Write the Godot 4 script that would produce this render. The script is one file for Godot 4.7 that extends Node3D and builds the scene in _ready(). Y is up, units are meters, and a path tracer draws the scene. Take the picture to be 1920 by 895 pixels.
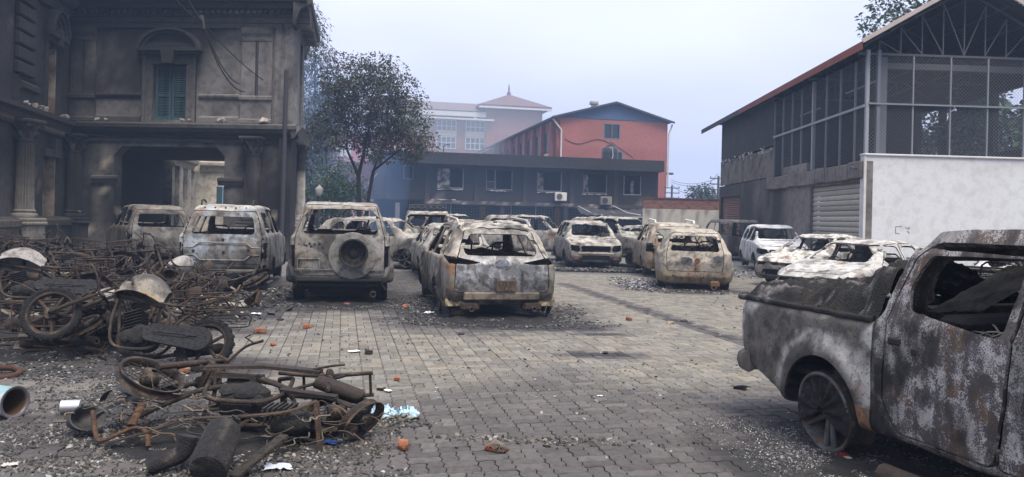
extends Node3D
# A paved yard of burnt-out cars and motorcycles between a burnt palace, a burnt office block and a mesh-walled hall, under a smoky overcast sky.

const FOCAL := 1493.0
const ROLL := 1.3
const HORIZON := 410.0
const EYE := 1.6
const YARD := 12.0          # the yard's own grid is turned this far to the left

var M := {}
var T := {}

func _ready() -> void:
	# camera: level, lens shifted down a little, rolled as the photograph is
	var cam := Camera3D.new()
	cam.name = "camera"
	cam.projection = Camera3D.PROJECTION_FRUSTUM
	cam.near = 0.05
	cam.far = 4000.0
	cam.size = cam.near * 895.0 / FOCAL
	cam.frustum_offset = Vector2(0, -37.5 / FOCAL * cam.near)
	cam.position = Vector3(0, EYE, 0)
	cam.rotation_degrees.z = ROLL
	add_child(cam)
	cam.current = true
	# sky, air and exposure
	var sky := ProceduralSkyMaterial.new()
	sky.sky_top_color = Color(0.99, 1.0, 1.05)
	sky.sky_horizon_color = Color(0.66, 0.68, 0.772)
	sky.sky_curve = 1.3
	sky.sky_energy_multiplier = 1.0
	sky.ground_bottom_color = Color(0.3, 0.3, 0.3)
	sky.ground_horizon_color = Color(0.69, 0.72, 0.82)
	sky.ground_curve = 0.02
	sky.sky_cover = sky_clouds()
	sky.sky_cover_modulate = Color(1, 1, 1, 1)
	var env := Environment.new()
	env.background_mode = Environment.BG_SKY
	env.sky = Sky.new()
	env.sky.sky_material = sky
	env.tonemap_mode = Environment.TONE_MAPPER_LINEAR
	env.tonemap_exposure = 1.92
	env.sdfgi_enabled = true
	env.ssao_enabled = true
	env.ssil_enabled = true
	env.fog_enabled = true
	env.fog_light_color = Color(0.72, 0.83, 1.0)
	env.fog_density = 0.0019
	env.volumetric_fog_enabled = true
	env.volumetric_fog_density = 0.0
	var we := WorldEnvironment.new()
	we.name = "world"
	we.environment = env
	add_child(we)
	# the overcast sun: high, behind the camera's right shoulder, very soft
	var sun := DirectionalLight3D.new()
	sun.name = "sun"
	sun.light_energy = 0.75
	sun.light_angular_distance = 25.0
	sun.light_color = Color(1.0, 0.95, 0.87)
	sun.rotation_degrees = Vector3(-62, 25, 0)
	sun.shadow_enabled = true
	sun.sky_mode = DirectionalLight3D.SKY_MODE_LIGHT_ONLY
	add_child(sun)
	var t0 := Time.get_ticks_msec()
	make_textures()
	print("textures ", Time.get_ticks_msec() - t0)
	# the large structure
	build_ground(); print("ground ", Time.get_ticks_msec() - t0)
	build_palace(); print("palace ", Time.get_ticks_msec() - t0)
	build_courtyard()
	build_hall(); print("hall ", Time.get_ticks_msec() - t0)
	build_office()
	build_red_block()
	build_far_hotel()
	build_brick_wall()
	build_trees(); print("trees ", Time.get_ticks_msec() - t0)
	# the objects
	build_cars(); print("cars ", Time.get_ticks_msec() - t0)
	build_bikes(); print("bikes ", Time.get_ticks_msec() - t0)
	# small details last
	build_litter(); print("litter ", Time.get_ticks_msec() - t0)
	build_smoke()

func sky_clouds() -> ImageTexture:
	# faint streaks of thin cloud, the same all round
	var w := 512
	var h := 256
	var a := noise3(5, 1.6, 4)
	var im := Image.create(w, h, false, Image.FORMAT_RGBA8)
	for j in h:
		var up := (0.5 - (j + 0.5) / h) * PI
		for i in w:
			var ar := (i + 0.5) / w * TAU
			var d := Vector3(cos(ar) * cos(up), sin(up) * 2.6, sin(ar) * cos(up))
			var k := clampf(a.get_noise_3dv(d) * 0.5 + 0.5, 0, 1)
			im.set_pixel(i, j, Color(0.95, 0.97, 1.0, 0.09 * ss(0.3, 0.8, k)))
	return ImageTexture.create_from_image(im)
# ---------------------------------------------------------------- mesh building
class MB:
	var v := PackedVector3Array()
	var n := PackedVector3Array()
	var c := PackedColorArray()
	var col := Color.WHITE
	var m := Transform3D()
	var colf = null
	func put(a: Vector3, nn: Vector3) -> void:
		v.append(a); n.append(nn)
		c.append(colf.call(a) if colf != null else col)
	func t3(a: Vector3, b: Vector3, d: Vector3, hint: Vector3) -> void:
		a = m * a; b = m * b; d = m * d
		var nn := (d - a).cross(b - a)
		if nn.dot(m.basis * hint) < 0.0:
			var x := b; b = d; d = x; nn = -nn
		nn = nn.normalized()
		put(a, nn); put(b, nn); put(d, nn)
	func q4(a: Vector3, b: Vector3, d: Vector3, e: Vector3, hint: Vector3) -> void:
		t3(a, b, d, hint); t3(a, d, e, hint)
	func s3(a: Vector3, b: Vector3, d: Vector3, na: Vector3, nb: Vector3, nd: Vector3) -> void:
		a = m * a; b = m * b; d = m * d
		na = (m.basis * na).normalized(); nb = (m.basis * nb).normalized(); nd = (m.basis * nd).normalized()
		if (d - a).cross(b - a).dot(na + nb + nd) < 0.0:
			put(a, na); put(d, nd); put(b, nb)
		else:
			put(a, na); put(b, nb); put(d, nd)
	func s4(a: Vector3, b: Vector3, d: Vector3, e: Vector3, na: Vector3, nb: Vector3, nd: Vector3, ne: Vector3) -> void:
		s3(a, b, d, na, nb, nd); s3(a, d, e, na, nd, ne)
	func box(ce: Vector3, sz: Vector3, b := Basis()) -> MB:
		var h := sz * 0.5
		for i in 3:
			for s in [-1.0, 1.0]:
				var j := (i + 1) % 3
				var k := (i + 2) % 3
				var p := []
				for q in [[-1, -1], [1, -1], [1, 1], [-1, 1]]:
					var w := Vector3()
					w[i] = s * h[i]; w[j] = q[0] * h[j]; w[k] = q[1] * h[k]
					p.append(ce + b * w)
				var o := Vector3(); o[i] = s
				q4(p[0], p[1], p[2], p[3], b * o)
		return self
	func span(a: Vector3, b: Vector3) -> MB:
		return box((a + b) * 0.5, (b - a).abs())
	func cbox(ce: Vector3, sz: Vector3, ch: float, b := Basis(), jit := 0.0, rng: RandomNumberGenerator = null) -> MB:
		var h := sz * 0.5
		ch = minf(ch, minf(h.x, minf(h.y, h.z)) * 0.9)
		var pts := {}
		for s in 8:
			var sg := Vector3(1 if s & 1 else -1, 1 if s & 2 else -1, 1 if s & 4 else -1)
			var j := Vector3()
			if jit > 0.0: j = Vector3(rng.randf_range(-jit, jit), rng.randf_range(-jit, jit), rng.randf_range(-jit, jit))
			for i in 3:
				var w := sg * (h - Vector3(ch, ch, ch))
				w[i] = sg[i] * h[i]
				pts[s * 3 + i] = ce + b * (w + j)
		for i in 3:
			var j := (i + 1) % 3
			var k := (i + 2) % 3
			for s in [0, 1]:
				var base: int = s << i
				var o := Vector3(); o[i] = 1.0 if s else -1.0
				var e := [base, base | (1 << j), base | (1 << j) | (1 << k), base | (1 << k)]
				q4(pts[e[0] * 3 + i], pts[e[1] * 3 + i], pts[e[2] * 3 + i], pts[e[3] * 3 + i], b * o)
			for sj in [0, 1]:
				for sk in [0, 1]:
					var a0: int = (sj << j) | (sk << k)
					var a1: int = a0 | (1 << i)
					var o := Vector3(); o[j] = 1.0 if sj else -1.0; o[k] = 1.0 if sk else -1.0
					q4(pts[a0 * 3 + j], pts[a1 * 3 + j], pts[a1 * 3 + k], pts[a0 * 3 + k], b * o)
		for s in 8:
			t3(pts[s * 3], pts[s * 3 + 1], pts[s * 3 + 2], b * Vector3(1 if s & 1 else -1, 1 if s & 2 else -1, 1 if s & 4 else -1))
		return self
	func tube(path: Array, r: float, sides := 8, r2 := -1.0, cap := true, flat := 1.0) -> MB:
		var cnt := path.size()
		var up := Vector3.UP
		var rings := []
		var nrm := []
		for i in cnt:
			var d: Vector3 = (path[mini(i + 1, cnt - 1)] - path[maxi(i - 1, 0)]).normalized()
			if i == 0:
				up = Vector3.RIGHT if absf(d.y) > 0.9 else Vector3.UP
			up = (up - d * up.dot(d)).normalized()
			var sd := d.cross(up)
			var rr := r if r2 < 0.0 else lerpf(r, r2, float(i) / (cnt - 1))
			var ring := []
			var rn := []
			for k in sides:
				var a := TAU * k / sides
				var o := up * cos(a) * flat + sd * sin(a)
				ring.append(path[i] + o * rr)
				rn.append((up * cos(a) + sd * sin(a) * flat).normalized())
			rings.append(ring); nrm.append(rn)
		for i in cnt - 1:
			for k in sides:
				var k2 := (k + 1) % sides
				s4(rings[i][k], rings[i][k2], rings[i + 1][k2], rings[i + 1][k], nrm[i][k], nrm[i][k2], nrm[i + 1][k2], nrm[i + 1][k])
		if cap:
			for e in [0, cnt - 1]:
				var o: Vector3 = path[e] - path[1 if e == 0 else cnt - 2]
				for k in range(1, sides - 1):
					t3(rings[e][0], rings[e][k], rings[e][k + 1], o)
		return self
	func bar(a: Vector3, b: Vector3, r: float, sides := 6) -> MB:
		return tube([a, b], r, sides)
	func beam(a: Vector3, b: Vector3, w: float, h: float) -> MB:
		var d := (b - a).normalized()
		var up := Vector3.UP if absf(d.y) < 0.95 else Vector3.RIGHT
		var sd := d.cross(up).normalized()
		return box((a + b) * 0.5, Vector3(a.distance_to(b), h, w), Basis(d, sd.cross(d), sd))
	func lathe(prof: Array, segs := 16, xf := Transform3D(), arc := TAU) -> MB:
		var keep := m
		m = m * xf
		var closed := arc > TAU - 0.01
		var nn := []
		for i in prof.size():
			var d: Vector2 = (prof[mini(i + 1, prof.size() - 1)] - prof[maxi(i - 1, 0)]).normalized()
			nn.append(Vector2(d.y, -d.x))
		for i in prof.size() - 1:
			var sharp: Vector2 = (prof[i + 1] - prof[i]).normalized()
			var fn := Vector2(sharp.y, -sharp.x)
			var n0: Vector2 = nn[i] if nn[i].dot(fn) > 0.8 else fn
			var n1: Vector2 = nn[i + 1] if nn[i + 1].dot(fn) > 0.8 else fn
			for k in segs:
				var a := arc * k / segs
				var b := arc * (k + 1) / segs
				var ca := Vector3(cos(a), 0, sin(a)); var cb := Vector3(cos(b), 0, sin(b))
				var p0: Vector3 = ca * prof[i].x + Vector3.UP * prof[i].y
				var p1: Vector3 = cb * prof[i].x + Vector3.UP * prof[i].y
				var p2: Vector3 = cb * prof[i + 1].x + Vector3.UP * prof[i + 1].y
				var p3: Vector3 = ca * prof[i + 1].x + Vector3.UP * prof[i + 1].y
				s4(p0, p1, p2, p3, ca * n0.x + Vector3.UP * n0.y, cb * n0.x + Vector3.UP * n0.y, cb * n1.x + Vector3.UP * n1.y, ca * n1.x + Vector3.UP * n1.y)
		m = keep
		return self
	func prism(poly: PackedVector2Array, z0: float, z1: float) -> MB:
		var ix := Geometry2D.triangulate_polygon(poly)
		for i in range(0, ix.size(), 3):
			for z in [z0, z1]:
				var h := Vector3(0, 0, 1 if z == maxf(z0, z1) else -1)
				t3(Vector3(poly[ix[i]].x, poly[ix[i]].y, z), Vector3(poly[ix[i + 1]].x, poly[ix[i + 1]].y, z), Vector3(poly[ix[i + 2]].x, poly[ix[i + 2]].y, z), h)
		var area := 0.0
		for i in poly.size():
			area += poly[i].cross(poly[(i + 1) % poly.size()])
		var sg := 1.0 if area > 0 else -1.0
		for i in poly.size():
			var a := poly[i]
			var b := poly[(i + 1) % poly.size()]
			var o := Vector3(b.y - a.y, a.x - b.x, 0) * sg
			q4(Vector3(a.x, a.y, z0), Vector3(b.x, b.y, z0), Vector3(b.x, b.y, z1), Vector3(a.x, a.y, z1), o)
		return self
	# a moulding: profile (out, up) swept straight along x from x0 to x1
	func mould(prof: Array, x0: float, x1: float) -> MB:
		var p := PackedVector2Array(prof)
		var keep := m
		m = m * Transform3D(Basis(Vector3(0, 0, 1), Vector3(0, 1, 0), Vector3(-1, 0, 0)), Vector3())
		prism(p, -x1, -x0)
		m = keep
		return self
	# wall in the xy plane with rectangular openings [x0, y0, x1, y1]; faces split to step metres so that stains can vary over it
	func wall(x0: float, x1: float, y0: float, y1: float, zb: float, zf: float, open := [], step := 0.5) -> MB:
		var xs := [x0, x1]
		var ys := [y0, y1]
		for o in open:
			xs.append(clampf(o[0], x0, x1)); xs.append(clampf(o[2], x0, x1)); ys.append(clampf(o[1], y0, y1)); ys.append(clampf(o[3], y0, y1))
		xs.sort(); ys.sort()
		xs = split(xs, step); ys = split(ys, step)
		var solid := func(x: float, y: float) -> bool:
			if x < x0 or x > x1 or y < y0 or y > y1: return false
			for o in open:
				if x > o[0] and x < o[2] and y > o[1] and y < o[3]: return false
			return true
		for i in xs.size() - 1:
			for j in ys.size() - 1:
				var a: float = xs[i]; var b: float = xs[i + 1]; var e: float = ys[j]; var f: float = ys[j + 1]
				if not solid.call((a + b) / 2, (e + f) / 2): continue
				for z in [zb, zf]:
					q4(Vector3(a, e, z), Vector3(b, e, z), Vector3(b, f, z), Vector3(a, f, z), Vector3(0, 0, 1 if z == zf else -1))
				if not solid.call(a - 0.001, (e + f) / 2): q4(Vector3(a, e, zb), Vector3(a, f, zb), Vector3(a, f, zf), Vector3(a, e, zf), Vector3.LEFT)
				if not solid.call(b + 0.001, (e + f) / 2): q4(Vector3(b, e, zb), Vector3(b, f, zb), Vector3(b, f, zf), Vector3(b, e, zf), Vector3.RIGHT)
				if not solid.call((a + b) / 2, e - 0.001): q4(Vector3(a, e, zb), Vector3(b, e, zb), Vector3(b, e, zf), Vector3(a, e, zf), Vector3.DOWN)
				if not solid.call((a + b) / 2, f + 0.001): q4(Vector3(a, f, zb), Vector3(b, f, zb), Vector3(b, f, zf), Vector3(a, f, zf), Vector3.UP)
		return self
	func split(s: Array, step: float) -> Array:
		var out := []
		for i in s.size() - 1:
			var w: float = s[i + 1] - s[i]
			if w < 1e-4: continue
			var k := maxi(1, roundi(w / step))
			for q in k: out.append(s[i] + w * q / k)
		out.append(s[-1])
		return out
	# an uneven stone: a box whose corners are pushed about
	func stone(ce: Vector3, sz: Vector3, rng: RandomNumberGenerator, b := Basis(), rough := 0.25) -> MB:
		return cbox(ce, sz, minf(sz.x, minf(sz.y, sz.z)) * 0.2, b, minf(sz.x, minf(sz.y, sz.z)) * rough, rng)
	# smooth surface over a grid of points
	func sheet(nx: int, ny: int, f: Callable, up: Vector3) -> MB:
		var p := []
		for j in ny + 1:
			for i in nx + 1:
				p.append(f.call(float(i) / nx, float(j) / ny))
		var nn := []
		for j in ny + 1:
			for i in nx + 1:
				var du: Vector3 = p[j * (nx + 1) + mini(i + 1, nx)] - p[j * (nx + 1) + maxi(i - 1, 0)]
				var dv: Vector3 = p[mini(j + 1, ny) * (nx + 1) + i] - p[maxi(j - 1, 0) * (nx + 1) + i]
				var q := du.cross(dv).normalized()
				nn.append(q if q.dot(up) >= 0 else -q)
		for j in ny:
			for i in nx:
				var a := j * (nx + 1) + i
				var b := a + 1
				var d := a + nx + 2
				var e := a + nx + 1
				s4(p[a], p[b], p[d], p[e], nn[a], nn[b], nn[d], nn[e])
		return self
	func done() -> ArrayMesh:
		var am := ArrayMesh.new()
		if v.is_empty(): return am
		var arr := []
		arr.resize(Mesh.ARRAY_MAX)
		arr[Mesh.ARRAY_VERTEX] = v
		arr[Mesh.ARRAY_NORMAL] = n
		arr[Mesh.ARRAY_COLOR] = c
		am.add_surface_from_arrays(Mesh.PRIMITIVE_TRIANGLES, arr)
		return am

# ---------------------------------------------------------------- nodes
var used := {}
func numbered(called: String) -> String:
	var k: int = used.get(called, 0)
	used[called] = k + 1
	return called if k == 0 else "%s_%03d" % [called, k]

func tag(o: Node, label := "", category := "", group := "", kind := "") -> Node:
	if label: o.set_meta("label", label)
	if category: o.set_meta("category", category)
	if group: o.set_meta("group", group)
	if kind: o.set_meta("kind", kind)
	return o

func thing(called: String, label: String, category: String, at := Vector3.ZERO, turn := 0.0, group := "") -> Node3D:
	var o := Node3D.new()
	o.name = numbered(called)
	add_child(o)
	o.position = at
	o.rotation_degrees.y = turn
	tag(o, label, category, group)
	return o

func part(parent: Node, called: String, mb: Variant, mat: Material, label := "") -> MeshInstance3D:
	var o := MeshInstance3D.new()
	o.mesh = mb.done() if mb is MB else mb
	o.material_override = mat
	o.name = called
	parent.add_child(o, true)
	if label: o.set_meta("label", label)
	return o

func solo(called: String, mb: Variant, mat: Material, label := "", category := "", group := "", kind := "") -> MeshInstance3D:
	var o := MeshInstance3D.new()
	o.mesh = mb.done() if mb is MB else mb
	o.material_override = mat
	o.name = numbered(called)
	add_child(o)
	tag(o, label, category, group, kind)
	return o

func copy(src: Node3D, at: Vector3, basis: Basis, label: String, group := "") -> Node3D:
	var o: Node3D = src.duplicate()
	o.name = numbered(src.get_meta("stem", str(src.name)))
	add_child(o)
	o.transform = Transform3D(basis, at)
	o.set_meta("label", label)
	if group: o.set_meta("group", group)
	return o

func rnd(s: int) -> RandomNumberGenerator:
	var r := RandomNumberGenerator.new()
	r.seed = s
	return r

func noise3(s: int, freq: float, oct := 3) -> FastNoiseLite:
	var f := FastNoiseLite.new()
	f.seed = s; f.frequency = freq; f.fractal_octaves = oct
	f.noise_type = FastNoiseLite.TYPE_SIMPLEX_SMOOTH
	return f

func ss(a: float, b: float, x: float) -> float:
	var t := clampf((x - a) / (b - a), 0.0, 1.0)
	return t * t * (3.0 - 2.0 * t)

# a point from picture column and row (of a 1920 x 895 view) and metres of depth: used to lay the place out
func at(u: float, w: float, d: float) -> Vector3:
	var r := deg_to_rad(ROLL)
	var dx := (u - 960.0) * cos(r) + (w - HORIZON) * sin(r)
	var dy := -(u - 960.0) * sin(r) + (w - HORIZON) * cos(r)
	return Vector3(dx / FOCAL * d, EYE - dy / FOCAL * d, -d)

func on_ground(u: float, w: float) -> Vector3:
	var r := deg_to_rad(ROLL)
	var dy := -(u - 960.0) * sin(r) + (w - HORIZON) * cos(r)
	return at(u, w, FOCAL * EYE / dy) * Vector3(1, 0, 1)

# ---------------------------------------------------------------- textures and materials
func nbytes(size: int, s: int, freq: float, oct := 4, type := FastNoiseLite.TYPE_SIMPLEX_SMOOTH, warp := 0.0, ridged := false) -> PackedByteArray:
	var f := FastNoiseLite.new()
	f.seed = s; f.frequency = freq / size; f.fractal_octaves = oct; f.noise_type = type
	if ridged: f.fractal_type = FastNoiseLite.FRACTAL_RIDGED
	if type == FastNoiseLite.TYPE_CELLULAR: f.cellular_return_type = FastNoiseLite.RETURN_DISTANCE2_SUB
	if warp > 0.0:
		f.domain_warp_enabled = true
		f.domain_warp_amplitude = warp * size
		f.domain_warp_frequency = freq * 0.7 / size
		f.domain_warp_fractal_octaves = 3
	var im := f.get_seamless_image(size, size, false, false, 0.2, true)
	im.convert(Image.FORMAT_L8)
	return im.get_data()

func blend(a: PackedByteArray, b: PackedByteArray, k: float) -> PackedByteArray:
	var o := PackedByteArray(); o.resize(a.size())
	for i in a.size(): o[i] = int(a[i] * (1.0 - k) + b[i] * k)
	return o

# the same pattern drawn out downwards: a strip of it pulled to full height, so that it still repeats
func stretch(a: PackedByteArray, times: int) -> PackedByteArray:
	var o := PackedByteArray(); o.resize(a.size())
	for y in 512:
		var t := absf(float(y) - 256.0) / times      # down the strip and back up
		var y0 := int(t)
		var f := t - y0
		for x in 512: o[y * 512 + x] = int(a[y0 * 512 + x] * (1.0 - f) + a[(y0 + 1) * 512 + x] * f)
	return o

# layers: [bytes, colour, lo, hi, strength]; lo > hi turns the layer over
func compose(size: int, base: Color, layers: Array) -> ImageTexture:
	var cnt := size * size
	var r := PackedFloat32Array(); r.resize(cnt); r.fill(base.r * 255.0)
	var g := PackedFloat32Array(); g.resize(cnt); g.fill(base.g * 255.0)
	var b := PackedFloat32Array(); b.resize(cnt); b.fill(base.b * 255.0)
	for l in layers:
		var by: PackedByteArray = l[0]
		var col: Color = l[1]
		var lut := PackedFloat32Array(); lut.resize(256)
		for i in 256: lut[i] = ss(l[2], l[3], i) * l[4] if l[2] < l[3] else (1.0 - ss(l[3], l[2], i)) * l[4]
		var lr := col.r * 255.0; var lg := col.g * 255.0; var lb := col.b * 255.0
		for i in cnt:
			var a := lut[by[i]]
			if a > 0.004:
				r[i] += (lr - r[i]) * a
				g[i] += (lg - g[i]) * a
				b[i] += (lb - b[i]) * a
	var out := PackedByteArray(); out.resize(cnt * 3)
	for i in cnt:
		out[i * 3] = int(r[i]); out[i * 3 + 1] = int(g[i]); out[i * 3 + 2] = int(b[i])
	return ImageTexture.create_from_image(Image.create_from_data(size, size, false, Image.FORMAT_RGB8, out))

func grey(size: int, by: PackedByteArray) -> ImageTexture:
	return ImageTexture.create_from_image(Image.create_from_data(size, size, false, Image.FORMAT_L8, by))

func mat(called: String, col: Color, rough := 0.9, tex: Texture2D = null, scale := 1.0, height: Texture2D = null, relief := 0.0, metal := 0.0, off := Vector3.ZERO) -> StandardMaterial3D:
	var m := StandardMaterial3D.new()
	m.resource_name = called
	m.albedo_color = col
	m.roughness = rough
	m.metallic = metal
	m.vertex_color_use_as_albedo = true
	if tex or height:
		m.uv1_triplanar = true
		m.uv1_scale = Vector3.ONE * scale
		m.uv1_offset = off
		m.uv1_triplanar_sharpness = 4.0
	if tex: m.albedo_texture = tex
	if height:
		m.heightmap_enabled = true
		m.heightmap_texture = height
		m.heightmap_scale = relief
	return m

func lin(r: float, g: float, b: float) -> Color:   # a linear colour for vertices
	return Color(r, g, b)
# ---------------------------------------------------------------- textures
func make_textures() -> void:
	var a := nbytes(512, 11, 6, 5)
	var b := nbytes(512, 12, 22, 5)
	var fine := nbytes(512, 13, 90, 3)
	var cell := nbytes(512, 14, 26, 2, FastNoiseLite.TYPE_CELLULAR)
	var rid := nbytes(512, 15, 9, 4, FastNoiseLite.TYPE_SIMPLEX_SMOOTH, 0.06, true)
	var warp := nbytes(512, 16, 5, 3, FastNoiseLite.TYPE_SIMPLEX_SMOOTH, 0.14)
	# scorched sheet metal: a modulation of the vertex colours
	T.burn = compose(512, Color(0.93, 0.925, 0.91), [[a, Color(0.60, 0.585, 0.56), 120, 200, 0.75], [warp, Color(0.98, 0.98, 0.97), 150, 175, 0.6], [rid, Color(0.5, 0.48, 0.45), 200, 245, 0.5],
		[b, Color(0.42, 0.39, 0.36), 168, 225, 0.55], [fine, Color(0.25, 0.23, 0.21), 180, 210, 0.5], [fine, Color(1, 1, 1), 80, 50, 0.4]])
	T.burn_h = grey(512, b)
	# plaster under soot
	T.plaster = compose(512, Color(0.93, 0.92, 0.91), [[a, Color(0.70, 0.69, 0.68), 110, 210, 0.7], [b, Color(0.80, 0.78, 0.76), 150, 200, 0.6], [fine, Color(0.62, 0.60, 0.58), 165, 215, 0.6], [cell, Color(0.7, 0.68, 0.66), 30, 8, 0.3]])
	T.faint = compose(512, Color(0.97, 0.97, 0.965), [[a, Color(0.90, 0.895, 0.885), 110, 210, 0.7], [b, Color(0.91, 0.90, 0.89), 150, 210, 0.6], [fine, Color(0.86, 0.85, 0.84), 165, 215, 0.6]])
	T.plaster_h = grey(512, fine)
	# cast concrete of the pavers
	T.conc = compose(512, Color(0.9, 0.9, 0.89), [[a, Color(0.72, 0.71, 0.70), 110, 200, 0.6], [b, Color(0.66, 0.65, 0.64), 150, 220, 0.6], [fine, Color(0.50, 0.49, 0.48), 160, 210, 0.7], [fine, Color(1, 1, 0.98), 70, 40, 0.6]])
	T.conc_h = grey(512, fine)
	# charred stuff: black, grey ash in the hollows
	T.char = compose(512, Color(0.55, 0.54, 0.54), [[a, Color(0.30, 0.29, 0.29), 110, 200, 0.8], [b, Color(0.85, 0.84, 0.83), 170, 215, 0.7], [fine, Color(1, 1, 1), 195, 225, 0.8], [fine, Color(0.2, 0.2, 0.2), 100, 60, 0.6]])
	# rust and bare steel
	T.rust = compose(512, Color(0.62, 0.56, 0.52), [[a, Color(0.85, 0.72, 0.58), 120, 190, 0.8], [b, Color(0.45, 0.38, 0.34), 140, 200, 0.7], [rid, Color(0.95, 0.93, 0.9), 200, 240, 0.5], [fine, Color(0.3, 0.26, 0.24), 165, 200, 0.7]])
	# paint blistered and flaked off by the fire (pickup): full colour
	var p1 := nbytes(512, 31, 5, 6, FastNoiseLite.TYPE_SIMPLEX_SMOOTH, 0.10)
	var p2 := nbytes(512, 32, 14, 6, FastNoiseLite.TYPE_SIMPLEX_SMOOTH, 0.05)
	var p3 := nbytes(512, 33, 60, 4)
	var p4 := nbytes(512, 34, 4, 4, FastNoiseLite.TYPE_SIMPLEX_SMOOTH, 0.12)
	var p5 := nbytes(512, 35, 120, 2)
	var drip := stretch(nbytes(512, 36, 16, 4), 5)
	var m1 := blend(p1, p3, 0.26)
	var m2 := blend(p2, p5, 0.36)
	var m4 := blend(p4, p3, 0.25)
	var md := blend(drip, p5, 0.40)
	T.peel = compose(512, Color(0.60, 0.585, 0.565), [[p4, Color(0.50, 0.49, 0.50), 100, 190, 0.8], [m2, Color(0.71, 0.70, 0.69), 108, 98, 0.7], [m1, Color(0.30, 0.285, 0.285), 126, 132, 0.95], [m1, Color(0.225, 0.20, 0.185), 146, 162, 0.85], [m4, Color(0.33, 0.245, 0.165), 150, 166, 0.8],
		[m2, Color(0.30, 0.285, 0.295), 140, 147, 0.85], [md, Color(0.26, 0.24, 0.235), 146, 154, 0.8], [md, Color(0.71, 0.70, 0.69), 100, 93, 0.6], [p5, Color(0.2, 0.19, 0.19), 176, 196, 0.5]])
	T.peel_h = grey(512, p2)
	# bare metal with heat swirls (estate car): full colour
	var q1 := nbytes(512, 41, 4, 3, FastNoiseLite.TYPE_SIMPLEX_SMOOTH, 0.16)
	var q2 := nbytes(512, 42, 7, 3, FastNoiseLite.TYPE_SIMPLEX_SMOOTH, 0.12)
	T.swirl = compose(512, Color(0.60, 0.615, 0.65), [[q1, Color(0.76, 0.775, 0.80), 110, 122, 0.9], [q1, Color(0.44, 0.45, 0.47), 130, 140, 0.8], [q1, Color(0.66, 0.67, 0.70), 150, 160, 0.8], [q2, Color(0.34, 0.335, 0.34), 158, 172, 0.7], [q2, Color(0.52, 0.48, 0.42), 178, 200, 0.7],
		[b, Color(0.40, 0.38, 0.36), 175, 215, 0.6], [fine, Color(0.25, 0.24, 0.23), 185, 210, 0.6]])
	# brickwork too far off to tell the bricks apart
	var br := Image.create(256, 256, false, Image.FORMAT_RGB8)
	var rb := rnd(8)
	for row in 16:
		for k in 8:
			var tone := rb.randf_range(0.75, 1.0)
			var cc := Color(tone, tone * rb.randf_range(0.86, 0.95), tone * rb.randf_range(0.82, 0.92))
			br.fill_rect(Rect2i(k * 32 + (16 if row % 2 else 0), row * 16, 30, 13), cc)
			if row % 2: br.fill_rect(Rect2i(0, row * 16, 14, 13), cc)
	for y in 256:
		for x in 256:
			if br.get_pixel(x, y).r == 0.0: br.set_pixel(x, y, Color(0.62, 0.58, 0.55))
	T.brick = ImageTexture.create_from_image(br)
	# zinc sheet ribs and the like
	M.plaster = mat("sooty plaster", Color.WHITE, 0.95, T.plaster, 0.45, T.plaster_h, 0.4)
	M.plain = mat("painted plaster", Color.WHITE, 0.9, T.faint, 0.3, T.plaster_h, 0.15)
	M.metal = mat("scorched metal", Color.WHITE, 0.75, T.burn, 0.7, T.burn_h, 0.3)
	M.pale = mat("pale scorched paint", Color.WHITE, 0.7, T.faint, 0.8, T.burn_h, 0.12)
	M.metal2 = mat("scorched metal two", Color.WHITE, 0.75, T.burn, 0.9, T.burn_h, 0.3, 0.0, Vector3(0.37, 0.21, 0.63))
	M.metal3 = mat("scorched metal three", Color.WHITE, 0.75, T.burn, 0.55, T.burn_h, 0.3, 0.0, Vector3(0.71, 0.13, 0.29))
	M.rust = mat("rusty steel", Color.WHITE, 0.85, T.rust, 2.4, T.burn_h, 0.5)
	M.char = mat("charred", Color.WHITE, 0.95, T.char, 2.2, T.burn_h, 1.0)
	M.charfine = mat("char and ash", Color.WHITE, 0.95, T.char, 3.0, T.burn_h, 1.0)
	M.conc = mat("concrete paver", Color.WHITE, 0.9, T.conc, 1.7, T.conc_h, 0.12)
	M.peel = mat("blistered paint", Color.WHITE, 0.7, T.peel, 0.66, T.peel_h, 0.18)
	M.swirl = mat("heat-swirled metal", Color.WHITE, 0.55, T.swirl, 0.8, T.burn_h, 0.12, 0.2)
	M.brick = mat("far brick", Color.WHITE, 0.95, T.brick, 0.55)
	M.flat = mat("plain", Color.WHITE, 0.85)
	M.tin = mat("tin", Color.WHITE, 0.35, null, 1.0, null, 0.0, 0.85)
	M.paint = mat("gloss paint", Color.WHITE, 0.4)
	M.leaf = mat("leaf", Color.WHITE, 0.7)
	M.leaf.backlight_enabled = true
	M.leaf.backlight = Color(0.25, 0.25, 0.25)
	M.glass = mat("old window glass", Color(0.13, 0.15, 0.18), 0.12)
	M.glass.vertex_color_use_as_albedo = false

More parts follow.
